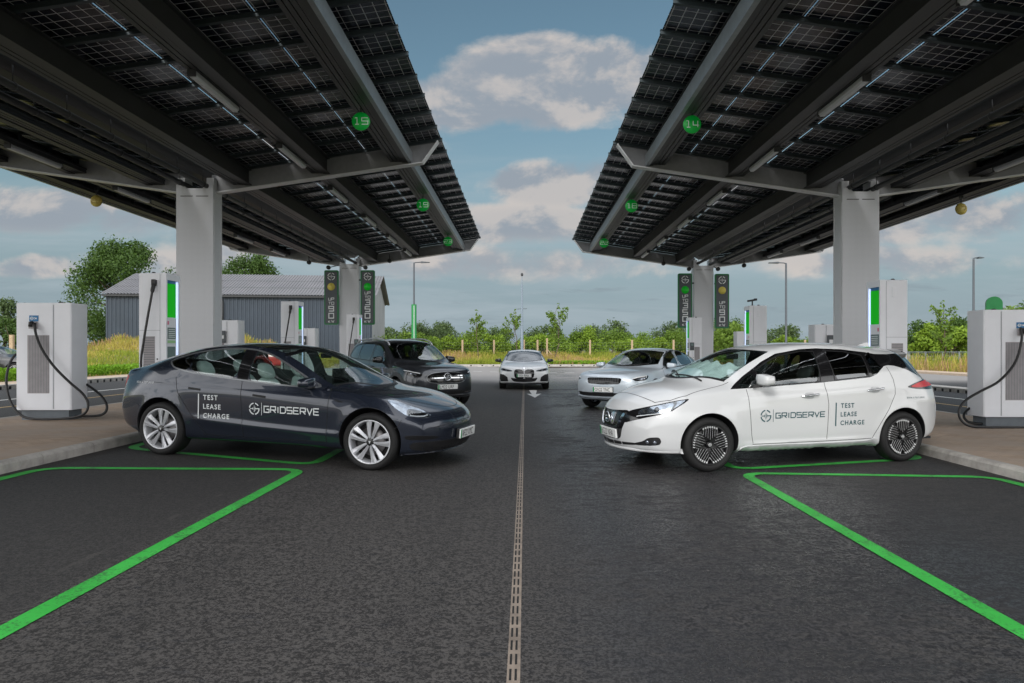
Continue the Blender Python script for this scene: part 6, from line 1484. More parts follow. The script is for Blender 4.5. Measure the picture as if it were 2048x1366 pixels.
cb.cut('fdoor', fd); cb.cut('rdoor', rd)
bn = edge(lambda y: .25+.10*(abs(y)/.6)**2.5, 20, .60)+[(.50, .70), (.68, .748), (.95, .735)]+edge(lambda y: x9(.785)+.40*(abs(y)/.70)**2.2, 20, .70)[::-1]+[(.95, -.735), (.68, -.748), (.50, -.70)]
cb.cut('bonnet', bn, (0, 1), lambda c, n: c[:, 0] < 1.3)
PW = M['paint_white']
cb.part('body', 'body', PW, solid=M['lining']); cb.part('bonnet', 'bonnet', PW); cb.part('black', 'pillar_panel', M['gloss_black'], solid=M['lining'])
for sd in (1, -1):
    d = cb.part('fdoor', 'front_door', PW, side=sd, solid=M['lining']); cb.part('fwin', 'window', M['glass'], d, sd, -.004); cb.part('swin', 'sail_window', M['glass'], d, sd, -.003)
    d2 = cb.part('rdoor', 'rear_door', PW, side=sd, solid=M['lining']); cb.part('rwin', 'window', M['glass_dark'], d2, sd, -.004); cb.part('qwin', 'quarter_window', M['glass_dark'], None, sd, -.004)
    for dd_, x0, z0 in ((d, 2.245, .872), (d2, 3.185, .925)):
        cb.patch([(x0-.11+.06*math.cos(a), z0-.01+.04*math.sin(a)) for a in [i*math.pi/6 for i in range(12)]][:0] or [(x0-.05, z0-.045), (x0+.06, z0-.045), (x0+.075, z0+.03), (x0-.065, z0+.03)], 'side', .001, M['recess_white'], 'handle_recess', dd_, sd, .02, 0)
        p0, n0 = cb.hit(x0-.11, z0-.014, 'side', sd); p1, n1 = cb.hit(x0+.13, z0+.012, 'side', sd)
        q = MB(); q.tube(bez([p0+n0*.004, p0*.8+p1*.2+n0*.03, p0*.5+p1*.5+n0*.034, p0*.15+p1*.85+n0*.028, p1+n1*.004], 20), .0125, 8); q.build('handle', M['chrome'], dd_)
    cb.strip(fw, .014, 'side', .002, M['trim_black'], 'window_seal', None, sd, True); cb.strip(rwn, .014, 'side', .002, M['trim_black'], 'window_seal', None, sd, True)
    for pl in (P9([(1.40, .30), (1.372, .42), (1.345, .70), (1.322, .955)]), P9([(2.412, .305), (2.424, .76), (2.389, .98), (2.386, 1.02)]), P9([(3.07, .315), (3.10, .37), (3.18, .505), (3.30, .68), (3.395, .86), (3.40, 1.04), (3.345, 1.2)]), P9([(1.39, .303), (2.4, .307), (3.07, .315)])): cb.strip(pl, .006, 'side', .0015, M['shut_line'], 'shut_line', None, sd)
    cb.patch(P9([(1.215, .185), (1.235, .285), (1.6, .295), (2.5, .290), (3.00, .295), (3.10, .325), (3.15, .30), (3.19, .19), (3.05, .195), (2.2, .20)]), 'side', .016, PW, 'sill_skirt', None, sd, .05, .02)
    cb.strip(P9([(3.74, 1.36), (3.80, 1.24), (3.93, 1.05)]), .006, 'side', .002, M['shut_line'], 'shut_line', None, sd)
    cb.strip([(.40, .80), (.69, .875), (.90, .945), (1.15, .985)], .005, 'side', .0015, M['shut_line'], 'shut_line', None, sd) if False else None
    hl = cb.patch(HLB, ('q', 40), .002, M['gloss_black'], 'headlight', None, sd, .02); ln = cb.patch(HLL, ('q', 40), .004, M['lamp_inner'], 'reflector', hl, sd, .02, .004); cb.patch(HLL, ('q', 40), .012, M['lamp_glass'], 'lens', hl, sd, .02, .004)
    for (a, b_) in ((.60, .70), (.74, .725)):
        p, n = cb.hit(a, b_, ('q', 40), sd); q = MB(); q.lathe([(0, 0), (.030, 0), (.030, .006), (.024, .006), (.022, .002), (0, .002)], n=20); o = q.build('projector', M['plastic_black'], hl); o.location = p+n*.0045; o.rotation_euler = n.to_track_quat('Z', 'Y').to_euler()
    cb.strip([(.90, .72), (.93, .80), (.90, .812)], .02, ('q', 40), .008, M['gloss_black'], 'lamp_divider', hl, sd)
    cb.strip([(.50, .64), (.70, .672), (.86, .692)], .008, ('q', 40), .008, M['white_plastic'], 'running_light', hl, sd)
    tl = cb.patch(P9([(3.57, .945), (3.76, 1.0), (3.98, 1.035), (4.20, 1.03), (4.20, .91), (3.98, .905), (3.72, .918)]), 'side', .003, M['gloss_black'], 'tail_light', None, sd, .03, .004)
    cb.patch(P9([(3.63, .948), (3.80, .995), (3.99, 1.024), (4.14, 1.01), (4.14, .955), (3.95, .940), (3.74, .935)]), 'side', .008, M['tail_red'], 'red_lens', tl, sd, .03, .004)
    # lower black mouth ends with fog lamps
    fo = cb.patch([(sd*.52, .300), (sd*.725, .312), (sd*.745, .36), (sd*.735, .412), (sd*.67, .402), (sd*.605, .352), (sd*.50, .325)], 'front', .003, M['trim_black'], 'fog_bezel', None, 1, .03)
    for k in (.655, .705): 
        p, n = cb.hit(sd*k, .347, 'front'); q = MB(); q.lathe([(0, 0), (.022, 0), (.022, .008), (.012, .012), (0, .013)], n=14); o = q.build('fog_lamp', M['lamp_inner'], fo); o.location = p+n*.004; o.rotation_euler = n.to_track_quat('Z', 'Y').to_euler()
cb.part('screen', 'windscreen', M['glass_screen'], off=-.003); cb.part('hatch_glass', 'rear_window', M['glass_dark'], off=-.003)
cb.strip([(p[0], p[1]) for p in bn[:21]], .006, 'top', .0015, M['shut_line'], 'shut_line')
for k in (1, -1): cb.strip([(bn[20][0], k*.60), (.50, k*.70), (.68, k*.748), (.95, k*.735), (1.26, k*.70)], .006, 'top', .0015, M['shut_line'], 'shut_line')
cb.strip(edge(lambda y: x9(.79)+.40*(abs(y)/.70)**2.2, 24, .66), .035, 'top', .002, M['trim_black'], 'scuttle')
for k, a, b_ in ((1, (.93, -.06), (1.12, .50)), (2, (.98, -.56), (.93, .02))):
    pts = [cb.hit(a[0]+(b_[0]-a[0])*t, a[1]+(b_[1]-a[1])*t, 'top')[0]+Vector((0, 0, .016)) for t in [i/8 for i in range(9)]]
    q = MB(); q.tube(pts, [.010]*3+[.007]*6, 6); q.build('wiper', M['plastic_black'], cb.root)
    q = MB(); q.tube([p-Vector((-.012, 0, .009)) for p in pts[2:]], .005, 5); q.build('wiper_blade', M['rubber'], cb.root)
# face: dark grille, bright V, badge, plate panel, lower mouth, lip
cb.patch(mirror_poly([(0, .685), (.20, .692), (.405, .705), (.395, .60), (.37, .55), (.33, .475), (.285, .345), (0, .338)][::-1]), 'front', .002, M['gloss_black'], 'grille', None, 1, .03)
for k in (1, -1):
    cb.patch([(k*.375, .675), (k*.33, .675), (k*.245, .525), (k*.16, .49), (0, .485), (0, .465), (k*.18, .47), (k*.28, .50)], 'front', .012, M['chrome'], 'bright_trim', None, 1, .02, .01)
    cb.patch([(k*.20, .665), (k*.07, .66), (k*.05, .55), (k*.10, .52), (k*.15, .51)], 'front', .008, M['chrome'], 'bright_trim', None, 1, .02, .006)
p, n = cb.hit(0, .592, 'front'); q = MB(); q.lathe([(0, 0), (.066, 0), (.066, .012), (.056, .018), (.052, .008), (0, .008)], n=32); q.box(-.011, .011, -.082, .082, .004, .022); bd = q.build('badge', M['chrome'], cb.root); bd.location = p+n*.012; bd.rotation_euler = (0, R(-90), 0)
cb.patch(mirror_poly([(0, .315), (.30, .318), (.53, .328), (.53, .302), (.31, .285), (0, .272)][::-1]), 'front', .003, M['trim_black'], 'lower_mouth', None, 1, .03)
for k in (-.30, -.12, .12, .30): cb.strip([(k, .325), (k, .27)], .016, 'front', .006, PW, 'mouth_bar')
pts = [cb.hit(y, .235, 'front')[0]+Vector((-.012-.035*max(0, 1-(abs(y)/.55)**2), 0, 0)) for y in lin(-.80, .80, 33)]
q = MB(); vs = []
for p in pts: vs += [(p.x, p.y, .258), (p.x-.012, p.y, .243), (p.x-.004, p.y, .225), (p.x+.10, p.y, .205), (p.x+.10, p.y, .27)]
q.add(vs, [(i*5+j, i*5+j+1, i*5+6+j, i*5+5+j) for i in range(32) for j in range(4)], 0, True); q.build('front_lip', PW, cb.root)
cb.plate('BG22 NFA', .408, -.012, lean=-6)
# rear spoiler, aerial fin
q = MB(); vs = []
for y in lin(-.56, .56, 15):
    f_ = 1-.5*(abs(y)/.6)**2; x0 = 4.10-.26*(abs(y)/.56)**2; z0 = cb.hit(x0, y, 'top')[0].z
    vs += [(x0, y, z0+.004), (x0+.14, y, z0+.012-.0), (x0+.17*f_+.02, y, z0-.012), (x0+.16*f_+.02, y, z0-.035), (x0+.05, y, z0-.05)]
q.add(vs, [(i*5+j, i*5+(j+1) % 5, i*5+5+(j+1) % 5, i*5+5+j) for i in range(14) for j in range(5)]+[(0, 1, 2, 3, 4), (70, 71, 72, 73, 74)], 0, False); q.build('rear_spoiler', M['gloss_black'], cb.root)
p, n = cb.hit(3.75, 0, 'top'); q = MB(); q.prism([(3.62, p.z-.0), (3.80, p.z+.05), (3.86, p.z+.05), (3.87, p.z-.03), (3.62, p.z-.03)], 'y', -.015, .015); q.build('aerial_fin', PW, cb.root)
cb.wheels('slats', .232, M['machined'], M['alloy_dark'], steer=-2, tw=.225); cb.arches(M['trim_black'])
cb.mirror((1.60, .975, 1.065), (.085, .125, .070), PW, arm=(1.50, .84, .985))
side_lettering(cb, near, M['vinyl_teal'], 2.685, .705, 1.645, .637, .058, .060, .106, .74)
v, f, w = font_text('BOOK A TEST DRIVE', .02, 1, 1.1); side_text(cb, near, (v, f), 3.66, .80, 'lettering', M['vinyl_teal'])
cb.seat(2.30, .36, M['seat_dark'], .36); cb.seat(2.30, -.36, M['seat_dark'], .36); cb.seat(3.15, .36, M['seat_dark'], .38); cb.seat(3.15, -.36, M['seat_dark'], .38)
q = MB(); q.prism([(1.15, .93), (1.50, .985), (1.75, .98), (1.80, .92), (1.74, .60), (1.3, .5)], 'y', -.70, .70); q.build('dashboard', M['seat_dark'], cb.root)
q = MB(); t_ = [(1.93-.05*math.sin(a), -near*.36*-1+.18*math.cos(a), .98+.17*math.sin(a)) for a in [2*math.pi*i/28 for i in range(29)]]; q.tube(t_, .014, 8); q.build('steering_wheel', M['seat_dark'], cb.root)
q = MB(); q.box(1.3, 4.2, -.72, .72, .26, .29); q.build('cabin_floor', M['lining'], cb.root)
q = MB(); q.bbox(1.72, 1.76, -.12, .12, 1.30, 1.37, .01); q.build('rear_view_mirror', M['plastic_black'], cb.root)
# crumpled silver sun shade lying inside the windscreen
q = MB(); vs = []; r_ = random.Random(4); nx, ny = 14, 40
for j in range(ny+1):
    y = -.58+1.16*j/ny
    for i in range(nx+1):
        t = i/nx; x = x9(.80)+.40*(abs(y)/.70)**2.2+.07+.40*t*(1-.25*(abs(y)/.6)**2); p, n = cb.hit(x, y, 'top'); vs.append((p.x, p.y, p.z-.022-.018*r_.random()-.02*math.sin(j*.9)*t))
q.add(vs, [(j*(nx+1)+i, j*(nx+1)+i+1, (j+1)*(nx+1)+i+1, (j+1)*(nx+1)+i) for j in range(ny) for i in range(nx)], 0, True); q.build('sun_shade', M['sun_shade'], cb.root)
# ---------------------------------------------------------------- the three cars further back
def build_car(name, label, sp, loc, rz, pitch, pm, side, screen, bonnet, doors=(), rear=None, glass=('glass', 'glass_dark', 'glass_dark'), black=None, rim=('multi', .24), frame=None, steer=0, trim='trim_black', mir=None, mirm=None, roofm=None):
    c = Car(name, label, sp, loc, rz, pitch)
    for i, p in enumerate(side): c.cut(f'w{i}', smooth_poly(p))
    xc, kc, xh, kh, yc, yh = screen
    c.cut('screen', edge(lambda y: xc+kc*(abs(y)/.7)**2.2, 20, yc)+edge(lambda y: xh+kh*(abs(y)/.6)**2, 20, yh)[::-1], (0, 1), lambda q, n: q[:, 2] > .9)
    if rear:
        a, b_, hw, hw2 = rear; c.cut('rear', edge(lambda y: a+.06*(abs(y)/.6)**2, 12, hw2)+edge(lambda y: b_-.08*(abs(y)/.6)**2, 12, hw)[::-1], (0, 1), lambda q, n: q[:, 2] > .95)
    if black: c.cut('black', black)
    c.cut_arches()
    for i, p in enumerate(doors): c.cut(f'd{i}', p)
    x0, k0, hw, mids = bonnet
    c.cut('bonnet', edge(lambda y: x0+k0*(abs(y)/.6)**2.4, 16, hw)+mids+edge(lambda y: xc-.015+kc*(abs(y)/.7)**2.2, 16, yc+.02)[::-1]+[(a, -b_) for a, b_ in mids[::-1]], (0, 1), lambda q, n: q[:, 0] < xc+.5)
    c.part('body', 'body', pm, solid=M['lining']); c.part('bonnet', 'bonnet', pm)
    if black: c.part('black', 'pillar_panel', M['gloss_black'])
    for sd in (1, -1):
        for i, p in enumerate(doors):
            d = c.part(f'd{i}', ('front_door', 'rear_door')[i], pm, None, sd, solid=M['lining']); c.strip(p, .008, 'side', .0015, M['shut_line'], 'shut_line', d, sd, True)
            c.part(f'w{i}', 'window', M[glass[i]], d, sd, -.004); xs_ = [q[0] for q in p]; xm = max(xs_)-.22; zz = sp['hz']+i*.02
            p0, n0 = c.hit(xm-.10, zz, 'side', sd); p1, n1 = c.hit(xm+.12, zz+.006, 'side', sd); q = MB(); q.tube([p0, p0+n0*.03, p1+n1*.03, p1], .013, 7); q.build('handle', sp.get('hm', pm), d)
        for i in range(len(doors), len(side)): c.part(f'w{i}', 'quarter_window', M[glass[i]], None, sd, -.004)
        if frame: c.strip(smooth_poly(frame), .022, 'side', .003, M[trim], 'window_trim', None, sd, True, .05, .004)
    c.part('screen', 'windscreen', M['glass_screen'], off=-.003)
    if rear: c.part('rear', 'rear_window', M['glass_dark'], off=-.003)
    c.strip(edge(lambda y: xc-.005+kc*(abs(y)/.7)**2.2, 20, yc), .03, 'top', .002, M['trim_black'], 'scuttle')
    c.strip([(p[0], p[1]) for p in edge(lambda y: x0+k0*(abs(y)/.6)**2.4, 16, hw)], .007, 'top', .0015, M['shut_line'], 'shut_line')
    c.wheels(rim[0], rim[1], M['alloy'], M['alloy_dark'], steer=steer); c.arches(M['trim_black'])
    if mir: c.mirror(mir[0], mir[1], mirm or pm, arm=mir[2])
    z = sp['zs']
    for x in (2.35, 3.2):
        for y in (.36, -.36): c.seat(x, y, M['seat_dark'], z)
    q = MB(); q.prism([(xc+.2, z+.62), (xc+.62, z+.66), (xc+.78, z+.55), (xc+.7, z+.2), (xc+.2, z+.1)], 'y', -.68, .68); q.build('dashboard', M['seat_dark'], c.root)
    q = MB(); q.box(1.3, sp['L']-.5, -.7, .7, z-.10, z-.07); q.build('cabin_floor', M['lining'], c.root)
    return c
def lathe_on(c, p, n, prof, m, nm, parent=None, ns=24):
    q = MB(); q.lathe(prof, n=ns); o = q.build(nm, m, parent or c.root); o.location = p; o.rotation_euler = n.to_track_quat('Z', 'Y').to_euler(); return o
# -- grey sport utility car
EQ = dict(L=4.684, rw=.348, axles=(.87, 3.70), arch=.40, track=.785, bowF=.36, bowR=.22, sF=1.0, sR=.9, pF=3.0, pR=3.2, N=220, flare=.018, smooth=8, tuck=.03, hz=.94, zs=.46, nseg=(5, 4, 7, 9, 11, 20, 20), glass_bulge=.02, crown=2.6,
 zt=[(0, .66), (.006, .74), (.02, .81), (.05, .87), (.1, .92), (.2, .96), (.5, 1.01), (.9, 1.055), (1.12, 1.09), (1.4, 1.245), (1.7, 1.41), (1.95, 1.53), (2.15, 1.59), (2.5, 1.632), (3.0, 1.645), (3.6, 1.632), (4.1, 1.60), (4.3, 1.575), (4.36, 1.52), (4.48, 1.28), (4.56, 1.05), (4.62, .96), (4.66, .8), (4.684, .68)],
 zb=[(0, .60), (.006, .48), (.02, .38), (.05, .31), (.1, .26), (.3, .23), (.9, .22), (3.5, .22), (4.2, .27), (4.5, .34), (4.64, .45), (4.684, .60)],
 w=[(0, .74), (.06, .80), (.2, .86), (.5, .905), (.9, .917), (2, .915), (3.7, .917), (4.2, .90), (4.5, .85), (4.684, .76)],
 zw=[(0, .6), (.4, .68), (2, .74), (4, .8), (4.684, .62)],
 zbelt=[(0, .68), (.05, .80), (.2, .90), (.5, .955), (1.0, .995), (1.6, 1.02), (2.6, 1.05), (3.6, 1.075), (4.2, 1.075), (4.5, 1.0), (4.684, .66)],
 wbelt=[(0, .66), (.1, .74), (.3, .80), (.9, .855), (2, .875), (3.6, .872), (4.2, .84), (4.5, .79), (4.684, .6)],
 zc=[(0, .69), (.05, .84), (.2, .94), (.5, .992), (1.0, 1.035), (1.3, 1.065), (1.5, 1.17), (1.8, 1.36), (2.05, 1.49), (2.3, 1.55), (2.8, 1.575), (3.5, 1.565), (4.0, 1.53), (4.25, 1.50), (4.36, 1.42), (4.5, 1.15), (4.6, .95), (4.684, .67)],
 wc=[(0, .5), (.1, .62), (.3, .68), (.9, .73), (1.3, .755), (1.6, .73), (2.0, .69), (2.5, .67), (3.5, .665), (4.2, .65), (4.5, .66), (4.684, .5)],
 creases=[([(.9, .93), (2.4, .955), (4.2, .99)], .012, .05), ([(1.2, .40), (2.4, .40), (3.4, .42)], .02, .05)])
def facing(P1, phi, sgn, fo, tr=.79):
    """P1: centre of the outer front wheel; phi: turn away from straight at the camera; sgn +1 heads right"""
    h = Vector((sgn*math.sin(R(phi)), -math.cos(R(phi)))); left = Vector((-h.y, h.x)); c = Vector(P1)-left*tr*(1 if sgn > 0 else -1)
    o = c+h*fo; return (o.x, o.y, g(o.x)), math.atan2(-h.y, -h.x)
loc, rz = facing((-1.66, 17.15), 34.5, 1, .87)
cc = build_car('suv_car', 'dark grey electric sport utility car with roof rails parked behind the dark saloon', EQ, loc, rz, -.012, M['paint_grey'],
 [[(1.70, 1.06), (2.52, 1.09), (2.55, 1.505), (2.30, 1.495), (2.0, 1.40)], [(2.66, 1.095), (3.42, 1.115), (3.44, 1.50), (3.2, 1.515), (2.66, 1.515)], [(3.54, 1.12), (3.98, 1.135), (4.20, 1.19), (4.05, 1.40), (3.9, 1.47), (3.54, 1.495)]],
 (1.12, .34, 2.02, .08, .70, .63), (.16, .30, .62, [(.6, .72), (.95, .74)]),
 [[(1.48, .36), (1.43, .80), (1.45, 1.03), (1.62, 1.045), (2.05, 1.455), (2.32, 1.53), (2.60, 1.54), (2.60, .36)], [(2.61, .36), (2.61, 1.54), (3.2, 1.54), (3.48, 1.52), (3.47, 1.06), (3.42, .80), (3.30, .60), (3.26, .36)]],
 (4.33, 4.50, .56, .58), glass=('glass', 'glass_dark', 'glass_dark'), frame=[(1.60, 1.045), (2.6, 1.078), (3.5, 1.108), (4.05, 1.125), (4.24, 1.185), (4.08, 1.42), (3.9, 1.49), (3.2, 1.53), (2.6, 1.53), (2.28, 1.51), (1.98, 1.42)], rim=('multi', .25), steer=8, mir=((1.78, 1.01, 1.12), (.10, .13, .085), (1.72, .87, 1.06)), mirm=M['gloss_black'])
for sd in (1, -1):
    for xw in EQ['axles']:
        a0 = [(xw+.435*math.cos(R(a)), .368+.435*math.sin(R(a))) for a in range(-14, 195, 6)]; cc.strip(a0, .085, 'side', .006, M['cladding'], 'arch_cladding', None, sd, thick=.01)
    cc.strip([(1.30, .32), (3.28, .33)], .13, 'side', .006, M['cladding'], 'sill_cladding', None, sd, thick=.01)
    pts = [cc.hit(x, sd*.60, 'top')[0]+Vector((0, 0, dz)) for x, dz in ((1.98, .005), (2.12, .045), (2.5, .062), (3.2, .065), (3.8, .06), (4.05, .045), (4.2, .0))]
    q = MB(); q.tube(bez(pts, 40), .019, 8); q.build('roof_rail', M['alloy'], cc.root)
    hl = cc.patch([(.52, .815), (.62, .852), (.86, .895), (1.03, .915), (1.02, .855), (.93, .80), (.80, .765), (.58, .755)], ('q', 40), .003, M['gloss_black'], 'headlight', None, sd, .03); cc.patch([(.66, .80), (.82, .82), (.82, .845), (.68, .835)], ('q', 40), .007, M['lamp_inner'], 'projector', hl, sd, .03)
    cc.strip([(.58, .838), (.86, .885), (1.02, .905)], .018, ('q', 40), .008, M['white_plastic'], 'running_light', hl, sd)
    cc.patch([(sd*.52, .50), (sd*.80, .56), (sd*.84, .42), (sd*.74, .36), (sd*.5, .38)], 'front', .003, M['trim_black'], 'side_intake', None, 1, .04)
    cc.strip([(sd*.50, .385), (sd*.78, .405), (sd*.82, .52)], .018, 'front', .010, M['chrome'], 'bright_trim', None, 1)
gp = [(.50*math.copysign(abs(math.cos(a))**.62, math.cos(a)), .742+.128*math.copysign(abs(math.sin(a))**.75, math.sin(a))-.02*abs(math.cos(a))) for a in [2*math.pi*i/48 for i in range(48)]]
gr = cc.patch(gp, 'front', .003, M['gloss_black'], 'grille', None, 1, .03); cc.strip(gp, .014, 'front', .008, M['satin'], 'grille_rim', gr, 1, True)
for z in (.785, .735): cc.strip([(-.42, z-.005), (0, z), (.42, z-.005)], .022, 'front', .012, M['chrome'], 'grille_bar', gr, thick=.008)
p, n = cc.hit(0, .757, 'front'); bd = lathe_on(cc, p+n*.02, n, [(.072, 0), (.078, .012), (.088, .014), (.092, .004), (.092, -.01)], M['chrome'], 'star_badge', gr)
q = MB()
for k in range(3):
    a = R(90+120*k); q.prism([(0, 0), (.022*math.cos(a+1.05), .022*math.sin(a+1.05)), (.08*math.cos(a), .08*math.sin(a)), (.022*math.cos(a-1.05), .022*math.sin(a-1.05))], 'x', -.012, -.004)
st_ = q.build('star', M['chrome'], gr); st_.location = p+n*.02
cc.patch(mirror_poly([(0, .425), (.45, .43), (.52, .40), (.48, .345), (0, .335)][::-1]), 'front', .003, M['trim_black'], 'lower_intake', None, 1, .04)
cc.strip([(-.76, .335), (-.45, .33), (0, .328), (.45, .33), (.76, .335)], .016, 'front', .012, M['chrome'], 'lower_trim', None, thick=.01)
cc.plate('LM22 URF', .525, None, lean=-5)
side_text(cc, 1, emblem2((0, 0), .06), 2.46, .70, 'logo', M['vinyl_white'])
v, f, w = square_text('GRIDSERVE', .065, .2, .22, .98); side_text(cc, 1, ([Vector((a.x*.62/w, a.y)) for a in v], f), 2.34, .67, 'lettering', M['vinyl_white'])
# -- silver fastback
PO = dict(L=4.606, rw=.345, axles=(.90, 3.635), arch=.385, track=.80, bowF=.30, bowR=.26, sF=1.0, sR=.9, pF=3.2, pR=3.0, N=220, flare=.014, smooth=8, tuck=.04, hz=.88, zs=.34, nseg=(5, 4, 7, 9, 11, 20, 20),
 zt=[(0, .60), (.006, .69), (.02, .755), (.05, .80), (.1, .84), (.2, .872), (.5, .928), (.9, .985), (1.2, 1.022), (1.45, 1.155), (1.7, 1.285), (1.95, 1.385), (2.2, 1.442), (2.6, 1.477), (3.0, 1.468), (3.4, 1.415), (3.8, 1.325), (4.1, 1.23), (4.3, 1.16), (4.43, 1.12), (4.50, 1.10), (4.54, 1.0), (4.57, .85), (4.6, .7), (4.606, .62)],
 zb=[(0, .54), (.006, .44), (.02, .36), (.05, .30), (.1, .25), (.3, .215), (.9, .20), (3.5, .20), (4.1, .25), (4.4, .33), (4.56, .45), (4.606, .56)],
 w=[(0, .78), (.06, .83), (.2, .88), (.5, .915), (.9, .928), (2, .926), (3.6, .93), (4.2, .91), (4.45, .86), (4.606, .76)],
 zw=[(0, .55), (.4, .64), (2, .70), (4, .78), (4.606, .58)],
 zbelt=[(0, .62), (.05, .74), (.2, .83), (.5, .885), (1.0, .925), (1.6, .95), (2.6, .985), (3.4, 1.03), (4.0, 1.06), (4.3, 1.03), (4.5, .95), (4.606, .61)],
 wbelt=[(0, .70), (.1, .77), (.3, .83), (.9, .865), (2, .88), (3.4, .865), (4.0, .82), (4.4, .76), (4.606, .6)],
 zc=[(0, .63), (.05, .77), (.2, .855), (.5, .91), (1.0, .958), (1.4, .99), (1.6, 1.10), (1.9, 1.255), (2.2, 1.365), (2.6, 1.425), (3.0, 1.415), (3.4, 1.355), (3.8, 1.25), (4.05, 1.165), (4.3, 1.10), (4.5, 1.03), (4.606, .61)],
 wc=[(0, .55), (.1, .64), (.3, .70), (.9, .74), (1.4, .755), (1.7, .71), (2.1, .65), (2.6, .62), (3.3, .62), (4.0, .63), (4.4, .64), (4.606, .5)],
 creases=[([(1.1, .84), (2.6, .87), (4.2, .93)], .006, .05), ([(1.2, .36), (2.4, .37), (3.2, .40)], .014, .05)])
loc, rz = facing((1.70, 17.2), 35, -1, .90)
cp = build_car('fastback_car', 'pale silver blue electric fastback parked behind the white hatchback', PO, loc, rz, 0, M['paint_silver'],
 [[(1.62, .985), (2.46, 1.02), (2.50, 1.385), (2.25, 1.345), (1.95, 1.235), (1.75, 1.12)], [(2.58, 1.025), (3.35, 1.065), (3.42, 1.10), (3.42, 1.325), (3.0, 1.385), (2.62, 1.392)], [(3.47, 1.10), (3.66, 1.14), (3.82, 1.20), (3.75, 1.235), (3.47, 1.312)]],
 (1.20, .36, 2.08, .09, .70, .60), (.13, .26, .62, [(.55, .71), (.95, .735)]),
 [[(1.46, .32), (1.42, .70), (1.44, .96), (1.60, 1.0), (1.95, 1.275), (2.28, 1.385), (2.54, 1.415), (2.53, .32)], [(2.54, .32), (2.55, 1.415), (3.0, 1.405), (3.45, 1.345), (3.52, 1.08), (3.40, .80), (3.22, .55), (3.12, .32)]],
 (2.6, 4.25, .58, .55), frame=[(1.52, .97), (2.5, 1.008), (3.4, 1.055), (3.70, 1.135), (3.88, 1.205), (3.6, 1.295), (3.0, 1.40), (2.6, 1.41), (2.2, 1.35), (1.9, 1.235)], rim=('multi', .25), steer=-6, mir=((1.72, .99, 1.04), (.09, .12, .066), (1.66, .86, .98)))
for sd in (1, -1):
    hl = cp.patch([(.60, .745), (.76, .80), (1.00, .83), (1.06, .82), (1.02, .755), (.93, .715), (.70, .70)], ('q', 40), .003, M['gloss_black'], 'headlight', None, sd, .03); cp.patch([(.66, .725), (.92, .745), (.95, .775), (.78, .775)], ('q', 40), .007, M['lamp_inner'], 'reflector', hl, sd, .03)
    cp.strip([(.62, .752), (.76, .79), (.99, .82), (.97, .77)], .016, ('q', 40), .008, M['white_plastic'], 'running_light', hl, sd)
gp = mirror_poly([(0, .775), (.42, .77), (.45, .74), (.43, .66), (.38, .625), (0, .615)][::-1])
gr = cp.patch(gp, 'front', .003, M['gloss_black'], 'grille', None, 1, .03)
for z in (.645, .675, .705, .735): cp.strip([(-.40, z), (.40, z)], .010, 'front', .010, M['trim_grey'], 'grille_bar', gr)
for k in range(-6, 7): cp.strip([(k*.062, .63), (k*.062, .76)], .010, 'front', .010, M['trim_grey'], 'grille_bar', gr)
lp = mirror_poly([(0, .42), (.60, .425), (.74, .44), (.72, .36), (.6, .335), (0, .33)][::-1]); cp.patch(lp, 'front', .003, M['trim_black'], 'lower_intake', None, 1, .04)
cp.strip([(-.80, .335), (-.6, .315), (0, .31), (.6, .315), (.80, .335)], .03, 'front', .012, M['paint_silver'], 'front_lip', thick=.012); cp.strip([(-.78, .27), (0, .262), (.78, .27)], .05, 'front', .004, M['trim_black'], 'valance')
cp.plate('OV22 YNC', .495, None, lean=-4)
q = MB(); q.tube([cp.hit(1.10+.3*(y/.6)**2+.12, y, 'top')[0]+Vector((0, 0, .012)) for y in lin(-.5, .55, 9)], .008, 5); q.build('wiper', M['plastic_black'], cp.root)
